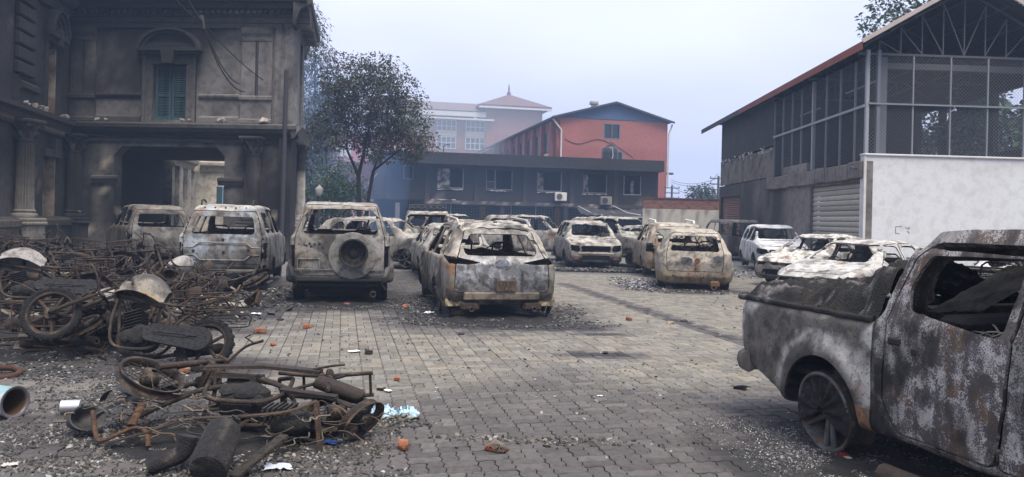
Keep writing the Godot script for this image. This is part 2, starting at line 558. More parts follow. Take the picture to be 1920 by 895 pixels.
# ---------------------------------------------------------------- ground
# fires that blackened the paving: x, depth, half-width, half-length, strength
const FIRES := [[-0.55, 13.6, 1.75, 2.5, 1.0], [-0.1, 12.0, 1.7, 0.75, 1.0], [-3.3, 15.4, 1.6, 2.6, 1.0], [-3.15, 13.9, 1.6, 0.6, 0.9], [-6.2, 17.4, 1.6, 2.6, 0.9], [4.1, 19.6, 1.4, 1.7, 0.9], [2.75, 26.5, 1.9, 2.2, 0.8], [1.12, 9.5, 0.55, 0.26, 1.0], [1.28, 11.2, 0.4, 0.16, 0.95],
	[2.9, 5.6, 1.5, 1.7, 1.0], [4.1, 4.4, 1.5, 1.7, 1.0], [-2.2, 6.0, 1.4, 0.9, 0.9], [-3.6, 8.3, 1.5, 0.7, 0.85], [-6.5, 12.5, 3.2, 4.5, 0.95], [-5.6, 8.6, 1.6, 1.6, 0.8], [-3.6, 5.6, 1.6, 0.6, 0.75], [8.5, 26.5, 1.8, 3.0, 0.7], [7.8, 18.5, 2.2, 1.6, 0.9], [-4.9, 15.0, 2.0, 1.0, 0.8], [-2.4, 20.0, 2.0, 4.0, 0.75], [1.6, 5.9, 0.5, 0.18, 0.55]]
var n_stain: FastNoiseLite
var n_stain2: FastNoiseLite

var soot_grid := PackedFloat32Array()
const SG := 0.125
func soot_at(x: float, d: float) -> float:
	# read from a grid that is worked out once
	var fx := clampf((x + 17.0) / SG, 0.0, 270.0)
	var fd := clampf((d - 3.5) / SG, 0.0, 290.0)
	var i := int(fx)
	var j := int(fd)
	var u := fx - i
	var w := fd - j
	var k := j * 272 + i
	return lerpf(lerpf(soot_grid[k], soot_grid[k + 1], u), lerpf(soot_grid[k + 272], soot_grid[k + 273], u), w)

func make_soot() -> void:
	soot_grid.resize(272 * 292)
	for j in 292:
		for i in 272: soot_grid[j * 272 + i] = soot_value(-17.0 + i * SG, 3.5 + j * SG)

func soot_value(x: float, d: float) -> float:
	var k := n_stain.get_noise_2d(x, d)
	var k2 := n_stain2.get_noise_2d(x, d)
	# sooty water ran over the near half of the yard
	var s := 0.62 * (1.0 - ss(6.0, 9.4, d + k * 2.4)) + 0.12 * k
	for f in FIRES:
		if absf(x - f[0]) > f[2] * 1.7 or absf(d - f[1]) > f[3] * 1.7: continue
		var q := Vector2((x - f[0]) / f[2], (d - f[1]) / f[3]).length()
		if q < 1.7: s = maxf(s, f[4] * (1.0 - ss(0.72, 1.32, q + k2 * 0.28 + k * 0.2)))
	# a dark trail running from the middle of the yard to the pickup
	var a := Vector2(1.3, 20.0)
	var b := Vector2(3.3, 10.2)
	var p := Vector2(x, d)
	var t := clampf((p - a).dot(b - a) / (b - a).length_squared(), 0.0, 1.0)
	var e := p.distance_to(a + (b - a) * t)
	s = maxf(s, 0.95 * (1.0 - ss(0.05, 0.24, e + k2 * 0.10)))
	return clampf(s, 0.0, 1.0)

func build_ground() -> void:
	n_stain = noise3(3, 0.35, 4)
	n_stain2 = noise3(4, 1.6, 3)
	make_soot()
	var g := MB.new()
	g.colf = func(p: Vector3) -> Color:
		var k := n_stain.get_noise_2d(p.x * 0.3, p.z * 0.3) * 0.25 + 1.0
		var s := soot_at(p.x, -p.z) if p.z > -60.0 and p.z < 0.0 and absf(p.x) < 40.0 else 0.2
		return Color(0.19, 0.185, 0.175).lerp(Color(0.05, 0.05, 0.052), s * 0.85) * k
	var xs := [-240.0, -120.0]
	for i in 81: xs.append(-40.0 + i)
	xs.append_array([120.0, 240.0])
	var zs := [40.0, 15.0, 4.0]
	for i in 64: zs.append(-float(i))
	zs.append_array([-120.0, -200.0, -320.0])
	for i in xs.size() - 1:
		for j in zs.size() - 1:
			var y := -0.035
			g.q4(Vector3(xs[i], y, zs[j]), Vector3(xs[i + 1], y, zs[j]), Vector3(xs[i + 1], y, zs[j + 1]), Vector3(xs[i], y, zs[j + 1]), Vector3.UP)
	solo("ground", g, M.conc, "sandy ground under and beyond the paving of the yard", "ground", "", "structure")
	build_pavers()

# one interlocking paver: wavy outline about a rectangle, lying along x when along is true
func paver_outline(x0: float, z0: float, x1: float, z1: float, lod: int) -> PackedVector2Array:
	var o := PackedVector2Array()
	var per := 0.1125
	var amp := 0.0085 if lod < 2 else 0.0
	var steps := [4, 2, 1][lod] as int
	var g := 0.0038
	var k := int(roundf((x1 - x0) / per)) * steps
	var q := int(roundf((z1 - z0) / per)) * steps
	for i in k:
		var x := lerpf(x0, x1, float(i) / k)
		o.append(Vector2(clampf(x, x0 + g, x1 - g), z0 + g + amp * sin(TAU * x / per)))
	for i in q:
		var z := lerpf(z0, z1, float(i) / q)
		o.append(Vector2(x1 - g + amp * sin(TAU * z / per), clampf(z, z0 + g, z1 - g)))
	for i in k:
		var x := lerpf(x1, x0, float(i) / k)
		o.append(Vector2(clampf(x, x0 + g, x1 - g), z1 - g + amp * sin(TAU * x / per)))
	for i in q:
		var z := lerpf(z1, z0, float(i) / q)
		o.append(Vector2(x0 + g + amp * sin(TAU * z / per), clampf(z, z0 + g, z1 - g)))
	return o

func build_pavers() -> void:
	var root := Node3D.new()
	root.name = "pavement"
	add_child(root)
	tag(root, "grey interlocking concrete pavers of the yard, blackened by soot", "pavement", "", "structure")
	root.rotation_degrees.y = YARD
	var inv := root.transform.affine_inverse()
	var rng := rnd(21)
	var near := MB.new()
	var c := 0.225
	var cells := []
	for i in range(-110, 110):
		for j in range(-130, -8):
			var p := root.transform * Vector3((i + 0.5) * c, 0, (j + 0.5) * c)
			var d := -p.z
			if d < 4.3 or d > 23.5 or absf(p.x) > d * 0.66 + 0.7: continue
			if d > 15.0 and p.x < -5.5: continue
			cells.append([d + absf(p.x) * 0.15, i, j, p])
	cells.sort_custom(func(a, b): return a[0] < b[0])
	var single := 0
	for ce in cells:
		var d: float = -ce[3].z
		var lod := 0 if d < 9.0 else (1 if d < 13.5 else 2)
		var along: bool = posmod(ce[1] + ce[2], 2) == 0
		for h in 2:
			var x0: float = ce[1] * c + (0.0 if along else h * c / 2)
			var x1: float = x0 + (c if along else c / 2)
			var z0: float = ce[2] * c + (h * c / 2 if along else 0.0)
			var z1: float = z0 + (c / 2 if along else c)
			var alone := single < 300 and d > 4.75 and absf(ce[3].x) < d * 0.645
			var mb := MB.new() if alone else near
			var tone := rng.randf_range(0.72, 1.16)
			var warm := rng.randf_range(-0.012, 0.012)
			var dirt := rng.randf_range(-0.1, 0.1)
			mb.colf = func(p: Vector3) -> Color:
				var w := root.transform * p
				var s := clampf(soot_at(w.x, -w.z) + dirt * 0.8, 0.0, 1.0)
				var light := Color((0.255 + warm) * tone, 0.238 * tone, (0.206 - warm) * tone)
				var q := light.lerp(Color(0.112, 0.102, 0.102) * tone, minf(s * 1.6, 1.0))
				return q.lerp(Color(0.022, 0.022, 0.024), ss(0.62, 1.0, s) * 0.85)
			paver(mb, paver_outline(x0, z0, x1, z1, lod), rng, lod)
			if alone:
				part(root, "paver", mb, M.conc)
				single += 1
	tag(part(root, "paver_field", near, M.conc), "", "", "", "stuff")

func paver(mb: MB, o: PackedVector2Array, rng: RandomNumberGenerator, lod: int) -> void:
	var ce := Vector2()
	var n := o.size()
	for p in o: ce += p
	ce /= n
	var y := rng.randf_range(-0.005, 0.002)
	var tx := rng.randf_range(-0.012, 0.012)
	var tz := rng.randf_range(-0.012, 0.012)
	var mid := Vector3(ce.x, y, ce.y)
	var cm: Color = mb.colf.call(mid)
	var inner := PackedVector3Array(); var outer := PackedVector3Array(); var cols := PackedColorArray()
	var k := 0.93 if lod < 2 else 0.97
	var drop := 0.03 if lod == 2 else 0.006
	for i in n:
		var q := o[i] - ce
		inner.append(Vector3(ce.x + q.x * k, y + (q.x * tx + q.y * tz) * k, ce.y + q.y * k))
		outer.append(Vector3(o[i].x, y + q.x * tx + q.y * tz - drop, o[i].y))
		cols.append(mb.colf.call(outer[i]) if lod == 0 else cm)
	var down := Vector3(0, 0.03, 0)
	var V := mb.v; var N := mb.n; var C := mb.c
	for i in n:
		var j := (i + 1) % n
		var q := Vector3((outer[i].x + outer[j].x) / 2 - ce.x, 0, (outer[i].z + outer[j].z) / 2 - ce.y).normalized()
		var sl := (q * 0.5 + Vector3.UP).normalized()
		# seen from above the outline runs clockwise: mid, i, j
		V.append(mid); V.append(inner[i]); V.append(inner[j])
		N.append(Vector3.UP); N.append(Vector3.UP); N.append(Vector3.UP)
		C.append(cm); C.append(cols[i]); C.append(cols[j])
		V.append(inner[i]); V.append(outer[i]); V.append(outer[j]); V.append(inner[i]); V.append(outer[j]); V.append(inner[j])
		for e in 6: N.append(sl)
		C.append(cols[i]); C.append(cols[i]); C.append(cols[j]); C.append(cols[i]); C.append(cols[j]); C.append(cols[j])
		if lod < 2:
			V.append(outer[i]); V.append(outer[i] - down); V.append(outer[j] - down); V.append(outer[i]); V.append(outer[j] - down); V.append(outer[j])
			for e in 6: N.append(q)
			for e in 6: C.append(cols[i] * 0.8)
	mb.v = V; mb.n = N; mb.c = C
# ---------------------------------------------------------------- burnt palace on the left
func soot_wall(p: Vector3) -> Color:
	# p in the palace's own axes: x along the gate front, y up
	var k := n_stain.get_noise_3d(p.x * 1.5, p.y * 1.5, p.z * 1.5)
	var k2 := n_stain2.get_noise_3d(p.x, p.y, p.z)
	var light := Color(0.235, 0.229, 0.226)
	var dark := Color(0.014, 0.014, 0.0155)
	var s := 0.8
	if p.y > 4.3:
		s = 0.86 - 0.60 * ss(1.6, 6.4, p.x) * (1.0 - 0.35 * ss(7.0, 8.6, p.y)) - 0.40 * (1.0 - ss(4.5, 6.0, p.y)) * ss(-1, 1, p.x)
		s += 0.42 * (1.0 - ss(0.7, 1.9, Vector2((p.x - 3.6) * 0.9, p.y - 7.2).length()))
		s += 0.25 * (1.0 - ss(0.0, 1.4, 7.9 - p.y))
		s = maxf(s, 0.18)
	else:
		s = 0.92 - 0.42 * ss(2.4, 3.7, p.y) * ss(0.9, 1.5, p.x) * (1.0 - ss(5.4, 6.3, p.x)) - 0.40 * ss(5.2, 5.8, p.x) * (1.0 - ss(6.2, 6.5, p.x)) - 0.3 * ss(1.5, 0.9, p.x) * ss(0.7, 1.0, p.x)
	s += 0.30 * ss(0.05, 0.4, n_stain2.get_noise_3d(p.x * 1.6, p.y * 0.18, 9.0))      # soot run down the wall
	s = clampf(s + k * 0.50 + k2 * 0.24, 0.0, 1.0)
	var c := light.lerp(dark, s)
	if k2 > 0.46 and p.y < 4.2: c = c.lerp(Color(0.40, 0.36, 0.30), ss(0.46, 0.54, k2) * 0.85)   # plaster flaked off
	return c

func soot_trim(p: Vector3) -> Color:
	return soot_wall(p) * 0.92

func build_palace() -> void:
	var C0 := Vector3(-15.44, 0, -27.55)
	var t := thing("burnt_palace", "soot-blackened plaster palace with an arched gateway and teal shutters, left of the yard", "palace", C0, -4.0)
	var ws = M.plaster
	var L := 7.92
	# --- gate front: lower and upper wall with the gateway and the shuttered window
	var w := MB.new()
	w.colf = soot_wall
	w.wall(0, L, 0, 4.3, -0.5, 0, [[1.68, -1, 5.6, 3.81]], 0.3)
	w.wall(0, L, 4.3, 9.0, -0.5, 0, [[3.03, 4.72, 4.23, 6.62]], 0.3)
	for s in [0, 1]:      # cut corners of the gateway
		var x := 1.68 if s == 0 else 5.6
		var sg := 1.0 if s == 0 else -1.0
		w.prism(PackedVector2Array([Vector2(x, 3.81), Vector2(x, 3.5), Vector2(x + sg * 0.3, 3.81)]), -0.498, -0.003)
	part(t, "gate_wall", w, ws)
	# passage behind the gateway
	var pas := MB.new()
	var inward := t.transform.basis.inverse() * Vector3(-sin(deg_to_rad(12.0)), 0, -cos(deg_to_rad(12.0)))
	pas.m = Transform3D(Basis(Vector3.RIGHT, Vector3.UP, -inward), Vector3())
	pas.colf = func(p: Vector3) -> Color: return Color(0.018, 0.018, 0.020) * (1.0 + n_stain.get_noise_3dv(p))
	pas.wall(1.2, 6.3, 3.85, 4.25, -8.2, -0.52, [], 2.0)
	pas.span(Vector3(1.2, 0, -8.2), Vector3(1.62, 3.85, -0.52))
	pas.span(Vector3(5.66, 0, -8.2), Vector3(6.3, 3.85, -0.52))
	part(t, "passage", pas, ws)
	# --- string course, frieze, impost bands, dado, skirting
	var sc := MB.new()
	sc.colf = soot_trim
	sc.mould([Vector2(0, 4.12), Vector2(0.1, 4.12), Vector2(0.12, 4.2), Vector2(0.2, 4.26), Vector2(0.22, 4.36), Vector2(0.34, 4.42), Vector2(0.36, 4.54), Vector2(0.30, 4.6), Vector2(0, 4.63)], 0, L + 0.25)
	part(t, "string_course", sc, ws)
	var fr := MB.new()
	fr.colf = soot_trim
	fr.mould([Vector2(0, 3.95), Vector2(0.07, 3.95), Vector2(0.09, 4.05), Vector2(0, 4.1)], 0, L)
	for x in [[0.95, 1.9], [5.42, 6.3]]:
		fr.mould([Vector2(0, 2.5), Vector2(0.08, 2.5), Vector2(0.12, 2.6), Vector2(0.16, 2.66), Vector2(0.16, 2.74), Vector2(0, 2.78)], x[0], x[1])
	part(t, "impost_band", fr, ws)
	for x in [[1.0, 2.6], [4.66, 6.1]]:
		var da := MB.new()
		da.colf = soot_trim
		da.mould([Vector2(0, 5.44), Vector2(0.05, 5.46), Vector2(0.09, 5.53), Vector2(0.09, 5.58), Vector2(0, 5.62)], x[0], x[1])
		part(t, "dado_rail", da, ws)
		var sk := MB.new()
		sk.colf = soot_trim
		sk.mould([Vector2(0, 4.63), Vector2(0.08, 4.63), Vector2(0.08, 4.8), Vector2(0.04, 4.85), Vector2(0, 4.87)], x[0], x[1])
		part(t, "skirting", sk, ws)
	# --- top cornice with dentils, parapet
	var co := MB.new()
	co.colf = soot_trim
	co.mould([Vector2(0, 7.86), Vector2(0.08, 7.86), Vector2(0.08, 8.02), Vector2(0.12, 8.04), Vector2(0.12, 8.2), Vector2(0.2, 8.26), Vector2(0.24, 8.42), Vector2(0.42, 8.46), Vector2(0.46, 8.6), Vector2(0.60, 8.66), Vector2(0.62, 8.78), Vector2(0, 8.84)], 0, L + 0.6)
	part(t, "top_cornice", co, ws)
	var dn := MB.new()
	dn.colf = soot_trim
	for i in 40: dn.box(Vector3(0.1 + i * 0.205, 8.35, 0.27), Vector3(0.1, 0.11, 0.16))
	tag(part(t, "dentils", dn, ws), "", "", "", "stuff")
	var pp := MB.new()
	pp.colf = func(p: Vector3) -> Color: return Color(0.22, 0.215, 0.21) * (1.0 + n_stain2.get_noise_3dv(p) * 0.3)
	pp.wall(0, L + 0.1, 8.84, 11.0, -0.35, 0.05)
	part(t, "parapet", pp, ws)
	for i in 7:
		var bl := MB.new()
		bl.col = Color(0.62, 0.62, 0.63)
		bl.lathe([Vector2(0.0, -0.09), Vector2(0.05, -0.07), Vector2(0.08, 0.0), Vector2(0.06, 0.07), Vector2(0.03, 0.1), Vector2(0.03, 0.35)], 10, Transform3D(Basis(), Vector3(4.85 + i * 0.23 + (0.42 if i > 5 else 0.0), 8.98, 0.2)))
		part(t, "white_boss", bl, M.plain)
	# --- window with two teal louvred shutters
	var su := MB.new()
	su.colf = soot_trim
	for x in [[2.7, 3.03], [4.23, 4.56]]:
		su.span(Vector3(x[0], 4.63, 0), Vector3(x[1], 6.75, 0.09))
		su.span(Vector3(x[0] + (0.0 if x[0] < 3 else 0.24), 4.63, 0), Vector3(x[0] + (0.09 if x[0] < 3 else 0.33), 6.9, 0.14))
	su.span(Vector3(2.7, 6.62, 0), Vector3(4.56, 6.95, 0.10))
	su.span(Vector3(2.62, 6.95, 0), Vector3(4.64, 7.02, 0.2))
	part(t, "window_surround", su, ws)
	var ped := MB.new()
	ped.colf = soot_trim
	for ring in [[1.14, 1.0, 0.30], [1.0, 0.86, 0.22], [0.86, 0.0, 0.10]]:
		var po := PackedVector2Array()
		for i in 17:
			var an := PI * i / 16
			po.append(Vector2(3.63 + cos(an) * ring[0], 7.06 + sin(an) * ring[0] * 0.70))
		if ring[1] > 0:
			for i in range(16, -1, -1):
				var an := PI * i / 16
				po.append(Vector2(3.63 + cos(an) * ring[1], 7.06 + sin(an) * ring[1] * 0.70))
		ped.prism(po, 0.0, ring[2])
	for k in 4: ped.span(Vector3(2.55 + k * 0.05, 7.05 + k * 0.075, 0), Vector3(4.71 - k * 0.05, 7.11 + k * 0.075, 0.27 - k * 0.03))
	ped.prism(PackedVector2Array([Vector2(3.45, 6.62), Vector2(3.81, 6.62), Vector2(3.88, 7.15), Vector2(3.38, 7.15)]), 0.0, 0.29)
	part(t, "arched_pediment", ped, ws)
	var slat := MB.new()
	slat.box(Vector3.ZERO, Vector3(0.40, 0.012, 0.05), Basis(Vector3.RIGHT, 0.7))
	var slat_m := slat.done()
	var back := MB.new()
	back.col = Color(0.02, 0.03, 0.035)
	back.span(Vector3(3.03, 4.72, -0.3), Vector3(4.23, 6.62, -0.24))
	part(t, "window_backing", back, M.flat)
	var teal := mat("sooty teal paint", Color(0.20, 0.33, 0.37), 0.7, T.burn, 0.9)
	for s in 2:
		var f := MB.new()
		f.colf = func(p: Vector3) -> Color: return Color(1, 1, 1) * lerpf(1.0, 0.30, ss(4.8, 6.2, p.y + n_stain2.get_noise_3dv(p) * 0.4))
		var x0 := 3.05 + s * 0.585
		var x1 := x0 + 0.565
		f.span(Vector3(x0, 4.73, -0.16), Vector3(x0 + 0.085, 6.55, -0.1)); f.span(Vector3(x1 - 0.085, 4.73, -0.16), Vector3(x1, 6.55, -0.1))
		for y in [4.73, 5.52, 6.43]: f.span(Vector3(x0 + 0.085, y, -0.16), Vector3(x1 - 0.085, y + 0.12, -0.1))
		var leafn := part(t, "shutter", f, teal)
		for k in 24:
			var y := 4.89 + (k % 12) * 0.053 + (0.80 if k >= 12 else 0.0)
			if k >= 12: y = 5.68 + (k - 12) * 0.063
			var sl := part(leafn, "slat", slat_m, teal)
			sl.position = Vector3((x0 + x1) / 2, y, -0.13)
	# --- pilasters of the upper floor: panels, caps and bases
	for pi in [[0.12, 1.0], [6.17, 7.23]]:
		var pl := MB.new()
		pl.colf = soot_wall
		var x0: float = pi[0]; var x1: float = pi[1]; var xm := (x0 + x1) / 2
		pl.wall(x0, x1, 4.63, 5.42, 0, 0.16, [], 0.3)
		pl.mould([Vector2(0.16, 5.36), Vector2(0.22, 5.42), Vector2(0.22, 5.52), Vector2(0.16, 5.56)], x0 - 0.04, x1 + 0.04)
		pl.mould([Vector2(0.16, 4.63), Vector2(0.22, 4.63), Vector2(0.22, 4.74), Vector2(0.16, 4.78)], x0 - 0.04, x1 + 0.04)
		pl.wall(x0, xm - 0.055, 5.42, 7.42, 0, 0.12, [], 0.3)
		pl.wall(xm + 0.055, x1, 5.42, 7.42, 0, 0.12, [], 0.3)
		pl.mould([Vector2(0, 7.42), Vector2(0.14, 7.42), Vector2(0.16, 7.55), Vector2(0.2, 7.66), Vector2(0.22, 7.86), Vector2(0, 7.86)], x0, x1)
		part(t, "pilaster", pl, ws)
	var dp := MB.new()
	dp.col = Color(0.03, 0.03, 0.035)
	dp.bar(Vector3(6.7, 5.5, 0.07), Vector3(6.7, 7.5, 0.07), 0.05, 8)
	part(t, "drain_pipe", dp, M.flat)
	var jamb := MB.new()
	jamb.colf = soot_wall
	jamb.wall(7.32, L + 0.02, 4.63, 7.86, 0, 0.07, [], 0.3)
	part(t, "corner_pier", jamb, ws)
	# --- fluted columns on pedestals either side of the gateway
	for x in [0.42, 6.69]: palace_column(t, Vector3(x, 0, 0.22), soot_trim)
	# --- left wing coming forward
	var A := Transform3D(Basis(), Vector3())
	var base := t.transform.affine_inverse()
	var th := deg_to_rad(12.5)
	A = base * Transform3D(Basis(Vector3(-sin(th), 0, -cos(th)), Vector3.UP, Vector3(cos(th), 0, -sin(th))), C0)
	var wing_col := func(p: Vector3) -> Color:
		var k := n_stain.get_noise_3d(p.x * 1.5, p.y * 1.5, p.z * 1.5)
		var k2 := n_stain2.get_noise_3d(p.x, p.y, p.z)
		var q := (Color(0.036, 0.035, 0.037) if p.y > 4.4 else Color(0.050, 0.046, 0.043)) * (1.0 + k * 0.9)
		if p.y < 3.0: q = q.lerp(Color(0.19, 0.18, 0.16), ss(3.0, 0.4, p.y) * clampf(0.45 + k, 0, 1) * ss(2.5, 4.5, p.z))
		if k2 > 0.45: q = q.lerp(Color(0.42, 0.36, 0.29), ss(0.45, 0.58, k2) * (0.8 if p.y < 4.4 else 0.3))
		return q
	var wg := MB.new()
	wg.m = A
	wg.colf = wing_col
	wg.wall(-12, 0, 0, 4.3, -0.5, 0, [[-2.3, 1.3, -1.1, 3.3]], 0.35)
	wg.wall(-12, 0, 4.3, 11.0, -0.5, 0, [[-2.3, 4.7, -1.25, 6.85]], 0.35)
	part(t, "wing_wall", wg, ws)
	var trim := MB.new()
	trim.m = A
	trim.colf = wing_col
	trim.mould([Vector2(0, 4.0), Vector2(0.1, 4.0), Vector2(0.12, 4.15), Vector2(0.22, 4.22), Vector2(0.24, 4.36), Vector2(0.38, 4.42), Vector2(0.38, 4.56), Vector2(0, 4.62)], -12, -0.34)
	trim.mould([Vector2(0, 0), Vector2(0.35, 0), Vector2(0.35, 1.0), Vector2(0.42, 1.06), Vector2(0.42, 1.22), Vector2(0.3, 1.3), Vector2(0, 1.34)], -12, -0.6)
	trim.mould([Vector2(0, 7.95), Vector2(0.15, 8.0), Vector2(0.2, 8.3), Vector2(0.4, 8.45), Vector2(0.55, 8.7), Vector2(0, 8.84)], -12, -0.62)
	part(t, "wing_mouldings", trim, ws)
	var rus := MB.new()
	rus.m = A
	rus.colf = wing_col
	for k in 7:
		rus.cbox(Vector3(-4.25, 5.45 + k * 0.42 + 0.2, 0.09), Vector3(1.25, 0.36, 0.18), 0.04)
		rus.span(Vector3(-4.84, 5.45 + k * 0.42 + 0.37, 0), Vector3(-3.66, 5.45 + k * 0.42 + 0.43, 0.06))
	rus.mould([Vector2(0, 4.62), Vector2(0.2, 4.62), Vector2(0.2, 5.0), Vector2(0.3, 5.06), Vector2(0.3, 5.2), Vector2(0.16, 5.3), Vector2(0.22, 5.38), Vector2(0, 5.45)], -4.95, -3.55)
	part(t, "rusticated_pilaster", rus, ws)
	# upper window of the wing: arched hood, raw reveals
	var hood := MB.new()
	hood.m = A
	hood.colf = wing_col
	for ring in [[0.82, 0.70, 0.34], [0.70, 0.56, 0.26], [0.56, 0.42, 0.18], [0.42, 0.0, 0.10]]:
		var po := PackedVector2Array()
		for i in 13:
			var an := PI * i / 12
			po.append(Vector2(-1.78 + cos(an) * ring[0], 7.25 + sin(an) * ring[0]))
		if ring[1] > 0:
			for i in range(12, -1, -1):
				var an := PI * i / 12
				po.append(Vector2(-1.78 + cos(an) * ring[1], 7.25 + sin(an) * ring[1]))
		hood.prism(po, 0.0, ring[2])
	hood.span(Vector3(-2.62, 7.08, 0), Vector3(-0.94, 7.25, 0.3))
	hood.span(Vector3(-2.52, 6.9, 0), Vector3(-1.04, 7.08, 0.18))
	for x in [[-2.5, -2.3], [-1.25, -1.05]]: hood.span(Vector3(x[0], 4.65, 0), Vector3(x[1], 6.9, 0.1))
	hood.span(Vector3(-1.9, 6.85, 0), Vector3(-1.62, 7.4, 0.32))
	part(t, "arched_hood", hood, ws)
	for q in [[-2.297, 4.7, -2.2, 6.85], [-1.35, 4.7, -1.253, 6.85], [-2.297, 1.3, -2.2, 3.3], [-1.2, 1.3, -1.103, 3.3]]:
		var rev := MB.new()
		rev.m = A
		rev.colf = func(p: Vector3) -> Color:
			var k := n_stain2.get_noise_3d(p.x * 0.7, p.y * 0.9, p.z * 0.7)
			return Color(0.40, 0.34, 0.25).lerp(Color(0.14, 0.075, 0.045), ss(-0.15, 0.4, k + (6.0 - p.y) * 0.05))
		for k in 6: rev.span(Vector3(q[0], lerpf(q[1], q[3], k / 6.0), -0.75), Vector3(q[2], lerpf(q[1], q[3], (k + 1) / 6.0), -0.02))
		part(t, "window_reveal", rev, M.plaster)
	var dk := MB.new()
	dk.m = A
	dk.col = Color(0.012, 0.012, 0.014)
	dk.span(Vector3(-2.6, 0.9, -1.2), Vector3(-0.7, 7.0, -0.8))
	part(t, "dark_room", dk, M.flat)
	var key := MB.new()
	key.m = A
	key.colf = wing_col
	key.prism(PackedVector2Array([Vector2(-1.9, 3.25), Vector2(-1.55, 3.25), Vector2(-1.48, 3.85), Vector2(-1.97, 3.85)]), 0, 0.25)
	key.span(Vector3(-2.45, 3.25, 0), Vector3(-0.95, 3.5, 0.14))
	part(t, "keystone", key, ws)
	var si := MB.new()
	si.m = A
	si.colf = wing_col
	si.span(Vector3(-2.5, 1.18, 0), Vector3(-0.9, 1.32, 0.2))
	part(t, "window_sill", si, ws)
	var wc := func(p: Vector3) -> Color: return (wing_col.call(p) as Color).lerp(Color(0.30, 0.285, 0.25), ss(3.4, 0.6, p.y) * 0.75)
	palace_column(t, A * Vector3(-4.65, 0, 0.3), wc)
	# --- right return wall and the white porch column beyond the corner
	var th2 := deg_to_rad(11.0)
	var C1 := C0 + Vector3(cos(deg_to_rad(4)), 0, sin(deg_to_rad(4))) * L
	var Rr := base * Transform3D(Basis(Vector3(sin(th2), 0, cos(th2)), Vector3.UP, Vector3(cos(th2), 0, -sin(th2))), C1)
	var rt := MB.new()
	rt.m = Rr
	rt.colf = func(p: Vector3) -> Color: return soot_wall(Vector3(7.0, p.y, p.z)) * 1.1
	rt.wall(-4.6, 0, 0, 11.0, -0.4, 0.0, [], 0.4)
	rt.mould([Vector2(0, 7.86), Vector2(0.08, 7.86), Vector2(0.12, 8.1), Vector2(0.24, 8.42), Vector2(0.6, 8.62), Vector2(0.62, 8.78), Vector2(0, 8.84)], -5.4, 0.6)
	rt.mould([Vector2(0, 4.12), Vector2(0.1, 4.12), Vector2(0.22, 4.36), Vector2(0.36, 4.5), Vector2(0, 4.63)], -4.8, 0.3)
	for k in 5: rt.box(Vector3(-0.7 - k * 0.8, 8.3, 0.3), Vector3(0.22, 0.34, 0.5))
	for x in [[-1.5, -0.6], [-3.6, -2.7]]: rt.wall(x[0], x[1], 4.63, 7.86, 0, 0.12, [], 0.5)
	part(t, "return_wall", rt, ws)
	var white := func(p: Vector3) -> Color: return Color(0.56, 0.55, 0.53) * (1.0 + n_stain2.get_noise_3dv(p) * 0.2) if p.y < 3.2 else Color(0.05, 0.048, 0.05)
	palace_column(t, base * at(563, 380, 29.6) * Vector3(1, 0, 1), white, 0.17)
	var pole := MB.new()
	pole.col = Color(0.035, 0.035, 0.04)
	pole.bar(Vector3(7.78, 0, 0.35), Vector3(7.82, 6.4, 0.35), 0.075, 10)
	part(t, "down_pipe", pole, M.flat)
	# broken plaster left on the ledges
	var rng := rnd(77)
	for i in 16:
		var ch := MB.new()
		ch.col = Color(0.5, 0.46, 0.42) * rng.randf_range(0.5, 1.15)
		var sz := rng.randf_range(0.05, 0.16)
		ch.stone(Vector3.ZERO, Vector3(sz * 1.6, sz, sz), rng)
		var o := part(t, "plaster_lump", ch, M.plaster)
		o.position = Vector3(rng.randf_range(0.2, 7.4), 4.66 + sz * 0.3, rng.randf_range(0.15, 0.3)) if i < 8 else A * Vector3(rng.randf_range(-5.5, -0.8), 4.64, rng.randf_range(0.15, 0.32))

